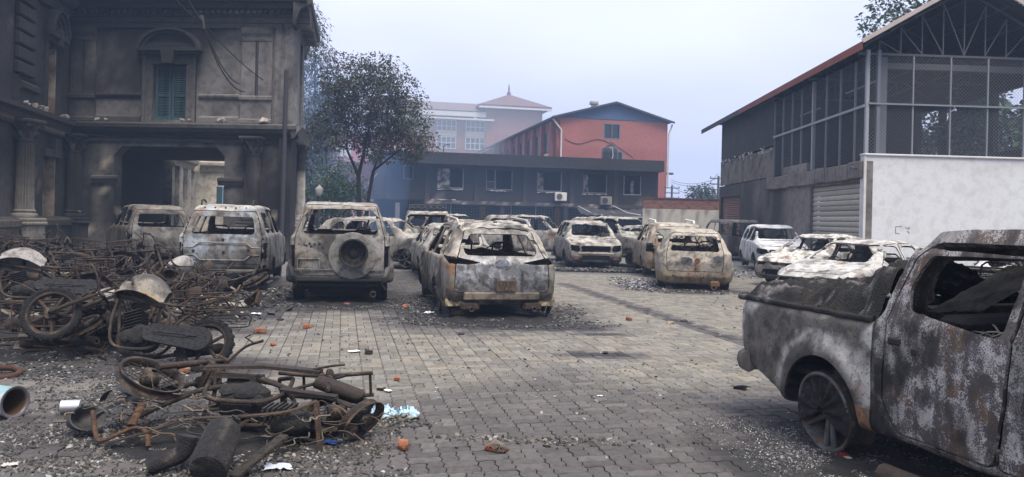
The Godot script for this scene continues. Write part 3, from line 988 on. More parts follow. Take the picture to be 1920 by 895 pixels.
func palace_column(t: Node3D, pos: Vector3, cf: Callable, r := 0.25) -> void:
	var c := MB.new()
	c.colf = cf
	c.m = Transform3D(Basis(), pos)
	var fl := 20
	for k in 6:
		var y0 := 1.55 + 2.0 * k / 6
		var y1 := 1.55 + 2.0 * (k + 1) / 6
		var r0 := r * (1.0 - 0.1 * k / 6)
		var r1 := r * (1.0 - 0.1 * (k + 1) / 6)
		for i in fl * 3:
			var q := []
			for e in [i, i + 1]:
				var an: float = TAU * e / (fl * 3)
				var dip: float = 0.86 if int(e) % 3 == 1 else 1.0
				q.append(Vector3(cos(an) * r0 * dip, y0, sin(an) * r0 * dip))
				q.append(Vector3(cos(an) * r1 * dip, y1, sin(an) * r1 * dip))
			c.q4(q[0], q[2], q[3], q[1], Vector3(q[0].x, 0, q[0].z))
	var o := part(t, "column", c, M.plaster)
	var b := MB.new()
	b.colf = cf
	b.m = Transform3D(Basis(), pos)
	b.lathe([Vector2(r * 1.35, 1.30), Vector2(r * 1.42, 1.36), Vector2(r * 1.35, 1.42), Vector2(r * 1.12, 1.45), Vector2(r * 1.22, 1.5), Vector2(r * 1.02, 1.55)], 20)
	part(o, "column_base", b, M.plaster)
	var p := MB.new()
	p.colf = cf
	p.m = Transform3D(Basis(), pos)
	var w := r * 3.1
	p.cbox(Vector3(0, 0.09, 0), Vector3(w * 1.25, 0.18, w * 1.25), 0.03)
	p.cbox(Vector3(0, 0.25, 0), Vector3(w * 1.15, 0.14, w * 1.15), 0.04)
	p.cbox(Vector3(0, 0.7, 0), Vector3(w, 0.76, w), 0.02)
	p.cbox(Vector3(0, 1.14, 0), Vector3(w * 1.15, 0.12, w * 1.15), 0.04)
	p.cbox(Vector3(0, 1.25, 0), Vector3(w * 1.08, 0.1, w * 1.08), 0.03)
	part(o, "pedestal", p, M.plaster)
	var k := MB.new()
	k.colf = cf
	k.m = Transform3D(Basis(), pos)
	k.lathe([Vector2(r * 0.92, 3.5), Vector2(r * 1.05, 3.55), Vector2(r * 0.95, 3.6), Vector2(r * 1.0, 3.75), Vector2(r * 1.25, 3.98), Vector2(r * 1.5, 4.05)], 16)
	for row in 2:
		for i in 8:
			var an := TAU * (i + 0.5 * row) / 8
			var d := Vector3(cos(an), 0, sin(an))
			var sd := Vector3(-sin(an), 0, cos(an)) * r * 0.30
			var y := 3.6 + row * 0.2
			var a := d * r * 1.0 + Vector3(0, y, 0)
			var tip := d * r * (1.45 + row * 0.15) + Vector3(0, y + 0.20, 0)
			var mid := d * r * 1.12 + Vector3(0, y + 0.2, 0)
			k.t3(a - sd, mid - sd * 0.8, tip, d - sd); k.t3(a + sd, mid + sd * 0.8, tip, d + sd); k.t3(a - sd, a + sd, tip, d); k.t3(mid - sd * 0.8, mid + sd * 0.8, tip, Vector3.UP)
	for i in 4:
		var an := TAU * (i + 0.5) / 4
		k.lathe([Vector2(0.0, -0.05), Vector2(r * 0.3, -0.04), Vector2(r * 0.3, 0.04), Vector2(0.0, 0.05)], 8, Transform3D(Basis(Vector3(sin(an), 0, -cos(an)), PI / 2), Vector3(cos(an) * r * 1.6, 4.0, sin(an) * r * 1.6)))
	k.cbox(Vector3(0, 4.1, 0), Vector3(r * 3.0, 0.1, r * 3.0), 0.02)
	part(o, "capital", k, M.plaster)

# ---------------------------------------------------------------- pale wing seen through the gateway
func build_courtyard() -> void:
	var t := thing("courtyard_wing", "pale plaster wing with a cornice and teal shutter, seen through the dark gateway", "building", Vector3(-15.24, 0, -35.6), 12.0)
	var cf := func(p: Vector3) -> Color:
		var k := n_stain.get_noise_3d(p.x * 2, p.y * 2, p.z * 2)
		return Color(0.62, 0.60, 0.54).lerp(Color(0.10, 0.085, 0.07), clampf(ss(-0.1, 0.5, k) * 0.7 + ss(1.6, 0.2, p.y) * 0.3 + 0.5 * ss(-1.5, 1.2, p.z), 0, 1))
	var s := MB.new()
	s.colf = cf
	s.m = Transform3D(Basis(Vector3.UP, PI / 2), Vector3())     # wall running away: local x goes away from the viewer
	s.wall(0, 5.0, 0, 8.0, -0.4, 0.0, [], 0.5)
	s.mould([Vector2(0, 3.6), Vector2(0.1, 3.65), Vector2(0.15, 3.85), Vector2(0.34, 3.95), Vector2(0.36, 4.1), Vector2(0, 4.16)], 0, 4.64)
	for x in [[0.6, 1.3], [2.6, 3.4], [4.2, 5.0]]: s.wall(x[0], x[1], 0, 3.6, 0, 0.2, [], 0.6)
	part(t, "side_wall", s, M.plaster)
	var f := MB.new()
	f.colf = cf
	f.m = Transform3D(Basis(), Vector3(0, 0, -5.0))
	f.wall(0, 4.2, 0, 8.0, -0.4, 0.0, [[1.15, 1.75, 1.75, 2.9], [2.05, 0.9, 2.75, 2.85], [1.2, 4.4, 2.3, 6.2]], 0.5)
	f.mould([Vector2(0, 3.6), Vector2(0.1, 3.65), Vector2(0.15, 3.85), Vector2(0.34, 3.95), Vector2(0.36, 4.1), Vector2(0, 4.16)], 0.36, 4.2)
	f.mould([Vector2(0, 0), Vector2(0.1, 0), Vector2(0.1, 0.5), Vector2(0, 0.56)], 0.21, 4.2)
	part(t, "front_wall", f, M.plaster)
	var sh := MB.new()
	sh.col = Color(0.03, 0.09, 0.105)
	for k in 2: sh.cbox(Vector3(1.31 + k * 0.29, 2.32, -5.06), Vector3(0.27, 1.12, 0.06), 0.015)
	part(t, "teal_shutter", sh, M.plain)
	for q in [[2.0, 0.5, 2.8, 2.86], [1.1, 4.3, 2.4, 6.3]]:
		var dk := MB.new()
		dk.col = Color(0.05, 0.04, 0.035)
		dk.span(Vector3(q[0], q[1], -5.38), Vector3(q[2], q[3], -5.3))
		part(t, "window_backing", dk, M.flat)
# ---------------------------------------------------------------- mesh-walled hall on the right
func build_hall() -> void:
	var G0 := Vector3(10.6, 0, -24.0)
	var t := thing("mesh_walled_hall", "white-fronted two-storey hall with wire-mesh upper walls and a pitched sheet roof", "hall", G0, 3.0)
	var W := 6.4
	var wcol := func(p: Vector3) -> Color:
		var k := n_stain.get_noise_3dv(p * 1.2)
		var q := Color(0.60, 0.615, 0.64) * (1.0 + k * 0.03)
		var st := n_stain2.get_noise_3d(p.x * 2.2, p.y * 0.22, 5.0)
		q = q.lerp(Color(0.34, 0.33, 0.32), 0.30 * ss(3.4, 3.78, p.y + k * 0.3) + 0.45 * ss(0.6, 0.0, p.y + k * 0.4) + 0.15 * ss(0.12, 0.5, st) * ss(0.8, 3.6, p.y))
		return q
	var fw := MB.new()
	fw.colf = wcol
	fw.wall(0, 14.0, 0, 3.74, -0.25, 0, [], 0.6)
	part(t, "white_wall", fw, M.plain)
	var cop := MB.new()
	cop.colf = func(p: Vector3) -> Color: return Color(0.5, 0.5, 0.5) * (1.0 + n_stain2.get_noise_3dv(p) * 0.5)
	cop.cbox(Vector3(7.0, 3.775, -0.12), Vector3(14.06, 0.07, 0.34), 0.02)
	part(t, "coping", cop, M.plain)
	# scratched outline on the white wall
	var gr := MB.new()
	gr.col = Color(0.16, 0.16, 0.17)
	for s in [[1.0, 1.42, 1.0, 1.62], [1.0, 1.62, 1.2, 1.63], [1.0, 1.42, 1.12, 1.41], [1.3, 1.6, 1.42, 1.55], [1.36, 1.5, 1.43, 1.43], [1.4, 1.62, 1.44, 1.57]]:
		gr.beam(Vector3(s[0], s[1], 0.004), Vector3(s[2], s[3], 0.004), 0.008, 0.018)
	part(t, "scratched_outline", gr, M.flat)
	# side wall: x runs towards the viewer, so that the far end is negative
	var th := deg_to_rad(2.0)
	var S := t.transform.affine_inverse() * Transform3D(Basis(Vector3(-sin(th), 0, cos(th)), Vector3.UP, Vector3(-cos(th), 0, -sin(th))), G0)
	var scol := func(p: Vector3) -> Color:
		var q := S.affine_inverse() * p
		var k := n_stain.get_noise_3d(q.x, q.y * 0.5, 0)
		var k2 := n_stain2.get_noise_3d(q.x * 1.2, q.y * 0.35, 3.0)
		var burn := clampf(0.55 + k * 0.5 + 0.35 * ss(-6.5, -10.0, q.x) - 0.5 * ss(-7.6, -5.2, q.x) * ss(2.6, 0.6, q.y) + 0.3 * k2, 0.0, 1.0)
		return Color(0.34, 0.32, 0.295).lerp(Color(0.032, 0.028, 0.027), burn)
	var sw := MB.new()
	sw.m = S
	sw.colf = scol
	sw.wall(-19.4, 0, 0, 3.58, -0.25, 0, [[-4.77, -1, -0.28, 2.97], [-19.0, -1, -14.9, 2.98]], 0.4)
	sw.wall(-8.4, -5.3, 3.58, 3.9, -0.2, -0.02, [], 0.4)
	part(t, "side_wall", sw, M.plaster)
	var ring := MB.new()
	ring.m = S
	ring.colf = func(p: Vector3) -> Color: return Color(0.17, 0.155, 0.14) * (1.0 + n_stain2.get_noise_3dv(p) * 0.6)
	for k in 10:
		ring.cbox(Vector3(-0.55 - k * 1.0, 3.3 + (0.03 if k % 3 == 0 else 0.0), 0.06), Vector3(0.98, 0.52, 0.12), 0.03, Basis(Vector3(0, 0, 1), 0.01 * (k % 3 - 1)))
	part(t, "concrete_band", ring, M.plaster)
	var wj := MB.new()
	wj.m = S
	wj.col = Color(0.55, 0.55, 0.55)
	wj.span(Vector3(-0.28, 0, -0.05), Vector3(0.02, 3.74, 0.02))
	part(t, "white_corner", wj, M.plain)
	# roller shutters, slat by slat
	for d in [[-4.77, -0.28, Color(0.36, 0.34, 0.29), 17], [-19.0, -14.9, Color(0.15, 0.07, 0.045), 26]]:
		var n: int = d[3]
		var slat := MB.new()
		slat.col = Color.WHITE
		var h := 2.97 / n
		var po := PackedVector2Array([Vector2(-0.02, 0.006), Vector2(0.012, 0.008), Vector2(0.028, h * 0.3), Vector2(0.028, h * 0.62), Vector2(0.008, h - 0.012), Vector2(-0.02, h - 0.004)])
		slat.mould(Array(po), d[0], d[1])
		var sm := slat.done()
		var rng := rnd(5)
		for k in n:
			var tone := rng.randf_range(0.85, 1.1)
			var mm := mat("roller slat", ((d[2] as Color) * tone * (1.0 if k % 5 != 2 else 0.85)).linear_to_srgb(), 0.7, T.faint, 0.5, null, 0.0, 0.0, Vector3(k * 0.17, k * 0.31, 0))
			var o := part(t, "shutter_slat", sm, mm)
			o.transform = S * Transform3D(Basis(), Vector3(0, k * h, -0.13))
	# upper storey: dark sheet panels at the far end
	var pan := MB.new()
	pan.m = S
	pan.colf = func(p: Vector3) -> Color:
		var q := S.affine_inverse() * p
		var k := n_stain2.get_noise_3d(q.x, q.y, 0)
		return Color(0.028, 0.027, 0.030) * (1.0 + k * 0.5) if q.y > 4.9 + k * 0.12 else Color(0.17, 0.155, 0.135).lerp(Color(0.05, 0.045, 0.04), ss(-0.2, 0.5, k))
	for k in 3:
		var x0 := -19.35 + k * 3.28
		pan.wall(x0, x0 + 3.25, 3.62, 4.92 - 0.03 * k, -0.06, -0.03, [], 0.35)
		pan.wall(x0, x0 + 3.25, 4.95, 7.0, -0.09, -0.05, [], 0.4)
	part(t, "sheet_panel", pan, M.plaster)
	var chip := MB.new()
	chip.m = S
	var rc := rnd(31)
	for i in 40:
		chip.col = Color(0.55, 0.52, 0.48) * rc.randf_range(0.5, 1.1)
		var x := rc.randf_range(-19.0, -9.7)
		chip.stone(Vector3(x, 4.9 + rc.randf_range(-0.22, 0.10), -0.02), Vector3(rc.randf_range(0.05, 0.3), rc.randf_range(0.02, 0.12), 0.03), rc)
	tag(part(t, "flaked_plaster", chip, M.plaster), "", "", "", "stuff")
	# window frames of the mesh wall along the side
	var steel := Color(0.20, 0.21, 0.23)
	for x in [-9.5, -8.34, -7.16, -6.07, -3.46, -2.18, -0.95]:
		var mu := MB.new(); mu.m = S; mu.col = steel * 0.8
		mu.span(Vector3(x - 0.025, 3.6, -0.08), Vector3(x + 0.025, 6.75, -0.02))
		part(t, "mullion", mu, M.flat)
	var mp := MB.new(); mp.m = S; mp.col = steel * 1.15
	mp.span(Vector3(-4.86, 3.6, -0.12), Vector3(-4.74, 6.8, -0.01))
	mp.span(Vector3(-9.5, 5.22, -0.012), Vector3(-0.1, 5.3, 0.03))
	part(t, "side_rail", mp, M.flat)
	for x in [[-2.9, -0.5, 6.05], [-7.6, -5.3, 5.9]]:
		var ib := MB.new(); ib.m = S; ib.col = steel
		ib.span(Vector3(x[0], x[2], -0.5), Vector3(x[1], x[2] + 0.05, -0.45))
		part(t, "loose_bar", ib, M.flat)
	# corner posts and front frame
	for x in [0.08, 0.42]:
		var po := MB.new(); po.col = Color(0.11, 0.125, 0.15) if x > 0.2 else Color(0.22, 0.24, 0.27)
		po.span(Vector3(x - 0.05, 3.81, -0.16), Vector3(x + 0.05, 6.95, -0.06))
		if x > 0.2: po.span(Vector3(0.55, 3.81, -0.5), Vector3(0.8, 6.8, -0.3))
		part(t, "corner_post", po, M.flat)
	for x in [1.5, 2.67, 3.84, 5.0, 6.2]:
		var po := MB.new(); po.col = steel * 0.85
		po.span(Vector3(x - 0.022, 3.81, -0.12), Vector3(x + 0.022, 6.82, -0.07))
		part(t, "front_mullion", po, M.flat)
	var fr := MB.new(); fr.col = steel * 0.8
	fr.span(Vector3(0.1, 5.3, -0.068), Vector3(W, 5.35, -0.02))
	part(t, "front_rail", fr, M.flat)
	var hb := MB.new(); hb.col = steel * 0.45
	hb.span(Vector3(0.8, 6.5, -0.7), Vector3(W, 6.68, -0.55))
	part(t, "header_beam", hb, M.flat)
	# trusses: the first stands in the front gable
	var peak := Vector2(3.05, 8.92)
	var SK := Transform3D(Basis(Vector3.RIGHT, Vector3.UP, -(S.basis * Vector3(-1, 0, 0)).normalized()), Vector3())   # the hall is skewed: its depth follows the side wall
	for z in [-0.1, -4.5, -9.0, -13.5, -18.0]:
		var tr := MB.new(); tr.m = SK; tr.col = Color(0.055, 0.057, 0.066)
		tr.span(Vector3(-0.25, 6.80, z - 0.03), Vector3(W, 6.87, z + 0.03))
		for k in 9:
			var x := 0.42 + k * 0.66
			var y := 6.87 + maxf(0.0, 1.95 - absf(x - peak.x) * 0.6)
			tr.beam(Vector3(x, 6.87, z), Vector3(x, y, z), 0.035, 0.035)
			if k != 4:
				var xn := x + (0.66 if k < 4 else -0.66)
				tr.beam(Vector3(x, y, z), Vector3(xn, 6.88, z), 0.03, 0.03)
		tr.beam(Vector3(-0.35, 6.93, z), Vector3(peak.x, 8.86, z), 0.05, 0.06)
		tr.beam(Vector3(peak.x, 8.86, z), Vector3(W + 0.3, 6.93, z), 0.05, 0.06)
		part(t, "roof_truss", tr, M.flat)
	# purlins and corrugated roof; the roof follows the skewed side wall
	var skew := Vector3(sin(deg_to_rad(-1.0)), 0, -cos(deg_to_rad(5)))
	var along := (S.basis * Vector3(-1, 0, 0)).normalized()
	var roof := MB.new()
	roof.colf = func(p: Vector3) -> Color: return Color(0.026, 0.025, 0.029) * (1.0 + n_stain.get_noise_3dv(p) * 0.4)
	for side in 2:
		var e0 := Vector3(-0.42, 6.98, 0.55) if side == 0 else Vector3(W + 0.5, 6.98, 0.55)
		var r0 := Vector3(peak.x, 9.0, 0.55)
		var len := 23.3
		var ribs := 120
		for k in ribs:
			var a: float = len * k / ribs
			var b: float = len * (k + 0.5) / ribs
			var c2: float = len * (k + 1) / ribs
			var lift := Vector3(0, 0.03, 0)
			roof.q4(e0 + along * a, r0 + along * a, r0 + along * b + lift, e0 + along * b + lift, Vector3.UP)
			roof.q4(e0 + along * b + lift, r0 + along * b + lift, r0 + along * c2, e0 + along * c2, Vector3.UP)
	part(t, "sheet_roof", roof, M.plain)
	for side in 2:
		for k in 5:
			var pu := MB.new(); pu.col = Color(0.05, 0.05, 0.056)
			var f := 0.08 + k * 0.21
			var e0 := Vector3(-0.42, 6.90, 0.3) if side == 0 else Vector3(W + 0.5, 6.90, 0.3)
			var q := e0.lerp(Vector3(peak.x, 8.92, 0.3), f)
			pu.beam(q, q + along * 22.4, 0.06, 0.08)
			part(t, "purlin", pu, M.flat)
	var fas := MB.new()
	for k in 8:
		fas.col = (Color(0.22, 0.065, 0.048) if k < 5 else Color(0.055, 0.045, 0.045)) * (1.0 - 0.07 * k)
		var p0 := Vector3(-0.44, 6.93, 0.55) + along * (k * 2.91)
		fas.beam(p0, p0 + along * 2.89, 0.03, 0.24)
	part(t, "red_fascia", fas, M.plain)
	var barge := MB.new()
	barge.col = Color(0.42, 0.36, 0.33)
	barge.beam(Vector3(-0.44, 7.06, 0.57), Vector3(peak.x, 9.1, 0.57), 0.03, 0.12)
	barge.beam(Vector3(peak.x, 9.1, 0.57), Vector3(W + 0.5, 7.06, 0.57), 0.03, 0.12)
	part(t, "bargeboard", barge, M.plain)
	# inside: upper floor, back wall, low right wall with posts
	var inn := MB.new()
	inn.m = SK
	inn.colf = func(p: Vector3) -> Color: return Color(0.022, 0.021, 0.024) * (1.0 + n_stain.get_noise_3dv(p) * 0.5)
	inn.span(Vector3(0.25, 3.3, -19.3), Vector3(W, 3.55, -0.3))
	inn.wall(0.3, W, 3.55, 7.0, -19.4, -19.2, [], 1.5)
	inn.wall(0.3, 3.2, 3.55, 6.8, -9.2, -9.0, [], 1.0)
	inn.span(Vector3(W - 0.2, 0, -19.3), Vector3(W, 4.3, -0.3))
	for k in 3: inn.span(Vector3(W - 0.2, 4.3, -0.5 - k * 3.6), Vector3(W, 6.4, -0.2 - k * 3.6))
	inn.span(Vector3(W - 0.2, 6.4, -9.5), Vector3(W, 7.0, -0.2))
	inn.span(Vector3(W - 0.2, 4.3, -19.3), Vector3(W, 7.0, -9.5))
	inn.span(Vector3(1.05, 3.55, -3.2), Vector3(1.5, 4.8, -2.8))
	inn.prism(PackedVector2Array([Vector2(-0.3, 6.95), Vector2(W + 0.4, 6.95), Vector2(peak.x, 8.95)]), -19.42, -19.22)
	part(t, "burnt_interior", inn, M.plaster)
	for q in [[-4.8, -0.25], [-19.05, -14.85]]:
		var bk := MB.new(); bk.m = S; bk.col = Color(0.012, 0.012, 0.012)
		bk.span(Vector3(q[0], 0, -0.42), Vector3(q[1], 3.2, -0.36))
		part(t, "shutter_box", bk, M.flat)
	# chain-link mesh of the two open sides
	var net := MB.new()
	net.col = Color(0.17, 0.175, 0.19)
	wire_net(net, Transform3D(Basis(), Vector3(0.1, 3.82, -0.095)), W - 0.1, 3.0)
	wire_net(net, S * Transform3D(Basis(), Vector3(-9.5, 3.62, -0.05)), 9.4, 3.15)
	tag(part(t, "wire_mesh", net, M.flat), "", "", "", "stuff")
	# bracket lamp stub at the corner
	var br := MB.new()
	br.m = S
	br.col = Color(0.06, 0.06, 0.065)
	br.bar(Vector3(-0.3, 3.35, 0.0), Vector3(-0.3, 3.38, 0.22), 0.03); br.cbox(Vector3(-0.3, 3.38, 0.26), Vector3(0.1, 0.1, 0.1), 0.02)
	part(t, "wall_bracket", br, M.flat)

func wire_net(mb: MB, xf: Transform3D, w: float, h: float) -> void:
	mb.m = xf
	var s := 0.11
	var r := 0.0045
	for dir in [1.0, -1.0]:
		var k := -h
		while k < w + h:
			var x0: float = k if dir > 0 else k
			var a := Vector2(x0, 0.0)
			var b := Vector2(x0 + h * dir, h)
			if dir < 0: b = Vector2(x0 - h, h)
			# clip to the panel
			var t0 := 0.0
			var t1 := 1.0
			var dx := b.x - a.x
			if dx > 0:
				t0 = maxf(t0, (0.0 - a.x) / dx); t1 = minf(t1, (w - a.x) / dx)
			else:
				t0 = maxf(t0, (w - a.x) / dx); t1 = minf(t1, (0.0 - a.x) / dx)
			if t1 > t0:
				var p := a.lerp(b, t0)
				var q := a.lerp(b, t1)
				mb.tube([Vector3(p.x, p.y, 0.004 * dir), Vector3(q.x, q.y, 0.004 * dir)], r, 3, -1.0, false)
			k += s
		# the other way slopes to the left, so it starts further right
	mb.m = Transform3D()
# ---------------------------------------------------------------- burnt office block across the yard
func build_office() -> void:
	var t := thing("burnt_office_block", "long two-storey office block burnt black, with an air conditioner on its front", "office block", at(700, 400, 54) * Vector3(1, 0, 1), 12.0)
	var cf := func(p: Vector3) -> Color:
		var k := n_stain.get_noise_3dv(p)
		var k2 := n_stain2.get_noise_3dv(p * 0.8)
		var q := Color(0.026, 0.026, 0.029) * (1.0 + k * 0.5)
		if p.x < 1.1: q = Color(0.06, 0.042, 0.038) * (1.0 + k * 0.4)
		if k2 > 0.45 and p.y < 3.2: q = q.lerp(Color(0.3, 0.28, 0.26), 0.6)
		return q
	var wins := [[1.95, 4.12, 2.65, 5.08], [4.36, 3.6, 6.13, 4.98], [7.71, 3.6, 9.6, 4.98], [11.39, 3.58, 13.2, 4.98], [14.78, 3.55, 16.58, 4.95], [17.84, 3.5, 19.2, 4.9]]
	var w := MB.new()
	w.colf = cf
	w.wall(0, 20.5, 2.75, 5.3, -0.25, 0.0, wins, 0.6)
	part(t, "upper_wall", w, M.plaster)
	var fa := MB.new()
	fa.colf = func(p: Vector3) -> Color: return Color(0.030, 0.032, 0.037) * (1.0 + n_stain.get_noise_3dv(p) * 0.3)
	fa.wall(1.1, 20.55, 5.2, 6.0, 0.01, 0.95, [], 0.8)
	fa.span(Vector3(0.4, 5.9, -7.5), Vector3(20.5, 6.0, 0.01))
	part(t, "roof_fascia", fa, M.plaster)
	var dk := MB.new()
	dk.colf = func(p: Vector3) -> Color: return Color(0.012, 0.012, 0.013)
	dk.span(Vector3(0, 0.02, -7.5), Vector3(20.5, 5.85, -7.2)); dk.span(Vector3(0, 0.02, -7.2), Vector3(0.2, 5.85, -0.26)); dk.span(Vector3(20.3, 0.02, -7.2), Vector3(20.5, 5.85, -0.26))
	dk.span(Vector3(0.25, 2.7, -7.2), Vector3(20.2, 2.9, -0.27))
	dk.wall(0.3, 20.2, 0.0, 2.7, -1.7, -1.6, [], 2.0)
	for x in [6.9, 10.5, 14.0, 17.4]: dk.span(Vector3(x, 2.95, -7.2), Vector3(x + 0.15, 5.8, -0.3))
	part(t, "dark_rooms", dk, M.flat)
	# piers between the bays, floor band, ragged light edge
	for x in [0.95, 3.6, 7.02, 10.48, 13.92, 17.2]:
		var p := MB.new()
		p.colf = func(q: Vector3) -> Color: return Color(0.030, 0.030, 0.033) if q.y > 3.3 else Color(0.085, 0.05, 0.043)
		p.span(Vector3(x - 0.16, 3.4, 0.003), Vector3(x + 0.16, 5.2, 0.16)); p.span(Vector3(x - 0.16, 2.75, 0.003), Vector3(x + 0.16, 3.4, 0.155))
		part(t, "pier", p, M.plaster)
	var band := MB.new()
	band.colf = func(p: Vector3) -> Color:
		var k := n_stain2.get_noise_3d(p.x * 0.9, p.y * 2.0, 0.0)
		return Color(0.05, 0.05, 0.052).lerp(Color(0.42, 0.35, 0.31), ss(0.12, 0.4, k) * ss(18.0, 15.0, p.x))
	band.wall(3.4, 20.5, 2.5, 2.75, -0.2, 0.25, [], 0.3)
	part(t, "floor_band", band, M.plaster)
	# window frames, some with sashes left
	for i in wins.size():
		var f := MB.new()
		f.col = Color(0.20, 0.2, 0.215) * (1.3 if i in [1, 3, 5] else 0.8)
		var q: Array = wins[i]
		f.span(Vector3(q[0], q[1], -0.1), Vector3(q[0] + 0.06, q[3], -0.04)); f.span(Vector3(q[2] - 0.06, q[1], -0.1), Vector3(q[2], q[3], -0.04))
		f.span(Vector3(q[0] + 0.06, q[1], -0.1), Vector3(q[2] - 0.06, q[1] + 0.06, -0.04))
		if i == 2:
			f.span(Vector3(8.32, q[1] + 0.06, -0.1), Vector3(8.40, q[3], -0.04)); f.span(Vector3(7.77, 4.12, -0.1), Vector3(8.32, 4.18, -0.04))
		if i == 0: f.span(Vector3(q[0] + 0.06, q[3] - 0.06, -0.1), Vector3(q[2] - 0.06, q[3], -0.04))
		var wn := part(t, "window_frame", f, M.flat)
		if i == 2:
			var gl := MB.new(); gl.span(Vector3(7.78, 3.68, -0.08), Vector3(8.31, 4.11, -0.07))
			part(wn, "pane", gl, M.glass)
	for s in [[4.30, 3.6, 5.15, 4.95], [11.45, 3.62, 11.95, 4.9], [14.85, 3.6, 15.3, 4.9], [17.88, 3.5, 18.08, 4.9], [18.55, 3.5, 18.8, 4.6]]:
		var lt := MB.new()
		lt.colf = func(p: Vector3) -> Color: return Color(0.42, 0.38, 0.35).lerp(Color(0.05, 0.05, 0.05), ss(-0.2, 0.3, n_stain2.get_noise_3d(p.x * 1.5, p.y * 1.2, 1.0)))
		lt.wall(s[0], s[2], s[1], s[3], -0.5 if s[0] > 5.0 else 0.004, -0.44 if s[0] > 5.0 else 0.02, [], 0.15)
		part(t, "peeled_plaster", lt, M.plaster)
	var sill := MB.new()
	sill.colf = func(p: Vector3) -> Color: return Color(0.55, 0.53, 0.5) if n_stain2.get_noise_2d(p.x * 1.5, 0) > -0.1 else Color(0.1, 0.1, 0.1)
	for q in [[4.3, 6.1, 3.5], [7.7, 9.6, 3.5], [3.9, 5.6, 2.78], [11.4, 13.2, 3.48], [14.7, 16.6, 3.45]]:
		for k in 6:
			var x0 := lerpf(q[0], q[1], k / 6.0)
			sill.cbox(Vector3(x0 + 0.14, q[2] + 0.02 * (k % 2), 0.05), Vector3(0.28, 0.07, 0.1), 0.02)
	part(t, "window_sill", sill, M.plaster)
	# ground floor: veranda posts, barred windows
	for x in [1.6, 8.9, 13.5]:
		var c := MB.new(); c.col = Color(0.2, 0.19, 0.185) if x < 2 else Color(0.03, 0.03, 0.033)
		c.span(Vector3(x - 0.15, 0, -0.15), Vector3(x + 0.15, 2.5, 0.15))
		part(t, "veranda_post", c, M.plaster)
	for q in [[5.2, 8.2], [9.3, 13.0], [14.0, 16.0]]:
		var gb := MB.new(); gb.col = Color(0.10, 0.11, 0.13)
		var x: float = q[0]
		while x <= q[1]:
			gb.span(Vector3(x - 0.012, 0.6, -0.62), Vector3(x + 0.012, 2.45, -0.60)); x += 0.2
		for k in 10: gb.span(Vector3(q[0], 0.6 + k * 0.2, -0.598), Vector3(q[1], 0.62 + k * 0.2, -0.58))
		part(t, "window_grille", gb, M.flat)
	for x in [5.3, 9.6, 11.4]:
		var p := MB.new(); p.col = Color(0.35, 0.36, 0.38)
		p.bar(Vector3(x, 0.2, -0.3), Vector3(x, 2.5, -0.3), 0.03)
		part(t, "veranda_pipe", p, M.flat)
	# sagging sheet awning with pipes at the right
	var aw := MB.new()
	aw.colf = func(p: Vector3) -> Color: return Color(0.05, 0.05, 0.055).lerp(Color(0.22, 0.2, 0.19), ss(0.3, 0.6, n_stain2.get_noise_3dv(p)))
	aw.sheet(30, 6, func(u: float, v: float) -> Vector3: return Vector3(14.2 + u * 6.6, 2.55 - v * 0.55 - 0.12 * sin(u * PI) + 0.05 * sin(u * 70.0) + 0.08 * n_stain2.get_noise_2d(u * 5, v * 3), 0.27 + v * 1.3), Vector3.UP)
	part(t, "sagging_awning", aw, M.plaster)
	for q in [[[14.3, 2.6, 0.5], [15.2, 2.05, 1.2], [17.0, 1.85, 1.6], [20.4, 1.95, 1.6]], [[16.9, 2.7, 0.4], [17.6, 2.2, 1.5], [18.6, 2.05, 1.6]]]:
		var p := MB.new(); p.col = Color(0.5, 0.52, 0.56)
		var pts := []
		for e in q: pts.append(Vector3(e[0], e[1], e[2]))
		p.tube(pts, 0.025, 5)
		part(t, "fallen_pipe", p, M.flat)
	# leaning pipe and side annex in bare brick
	var an := MB.new()
	an.col = Color(0.20, 0.10, 0.07)
	an.span(Vector3(-2.4, 2.6, -3.0), Vector3(-0.02, 5.2, -0.3))
	part(t, "brick_annex", an, M.brick)
	var lp := MB.new(); lp.col = Color(0.22, 0.22, 0.24)
	lp.bar(Vector3(-1.2, 2.75, 0.0), Vector3(0.25, 4.5, 0.0), 0.05)
	lp.span(Vector3(-2.4, 2.55, -0.28), Vector3(0.0, 2.7, 0.1))
	part(t, "leaning_pipe", lp, M.flat)
	# air conditioners and roof tank: each a thing of its own
	air_conditioner(t, Vector3(13.0, 2.92, 0.45), "cream air conditioner unit on the burnt office front, brighter of the two", 1.0)
	air_conditioner(t, Vector3(16.35, 2.72, 0.5), "sooty grey air conditioner unit further right on the burnt office front", 0.35)
	var tk := MB.new()
	tk.col = Color(0.022, 0.024, 0.03)
	tk.lathe([Vector2(0.0, 0.0), Vector2(0.62, 0.0), Vector2(0.64, 0.1), Vector2(0.62, 0.3), Vector2(0.645, 0.34), Vector2(0.62, 0.38), Vector2(0.62, 0.66), Vector2(0.645, 0.7), Vector2(0.62, 0.74), Vector2(0.62, 1.02), Vector2(0.5, 1.16), Vector2(0.3, 1.2), Vector2(0.3, 1.28), Vector2(0.0, 1.3)], 20)
	var o := thing("water_tank", "black plastic water tank standing on the burnt office roof", "water tank", t.transform * Vector3(17.6, 6.0, -2.5), 0)
	part(o, "tank_body", tk, M.paint)
	var pz := MB.new(); pz.col = Color(0.4, 0.42, 0.46)
	pz.tube([Vector3(0.1, 1.0, 0.66), Vector3(0.15, 0.5, 0.68), Vector3(0.05, 0.0, 0.7)], 0.03)
	part(o, "tank_pipe", pz, M.flat)
	var cam := MB.new(); cam.col = Color(0.04, 0.04, 0.05)
	cam.tube([Vector3(0, 0, 0), Vector3(0, 0.4, 0), Vector3(0.15, 0.55, 0), Vector3(0.45, 0.55, 0)], 0.03)
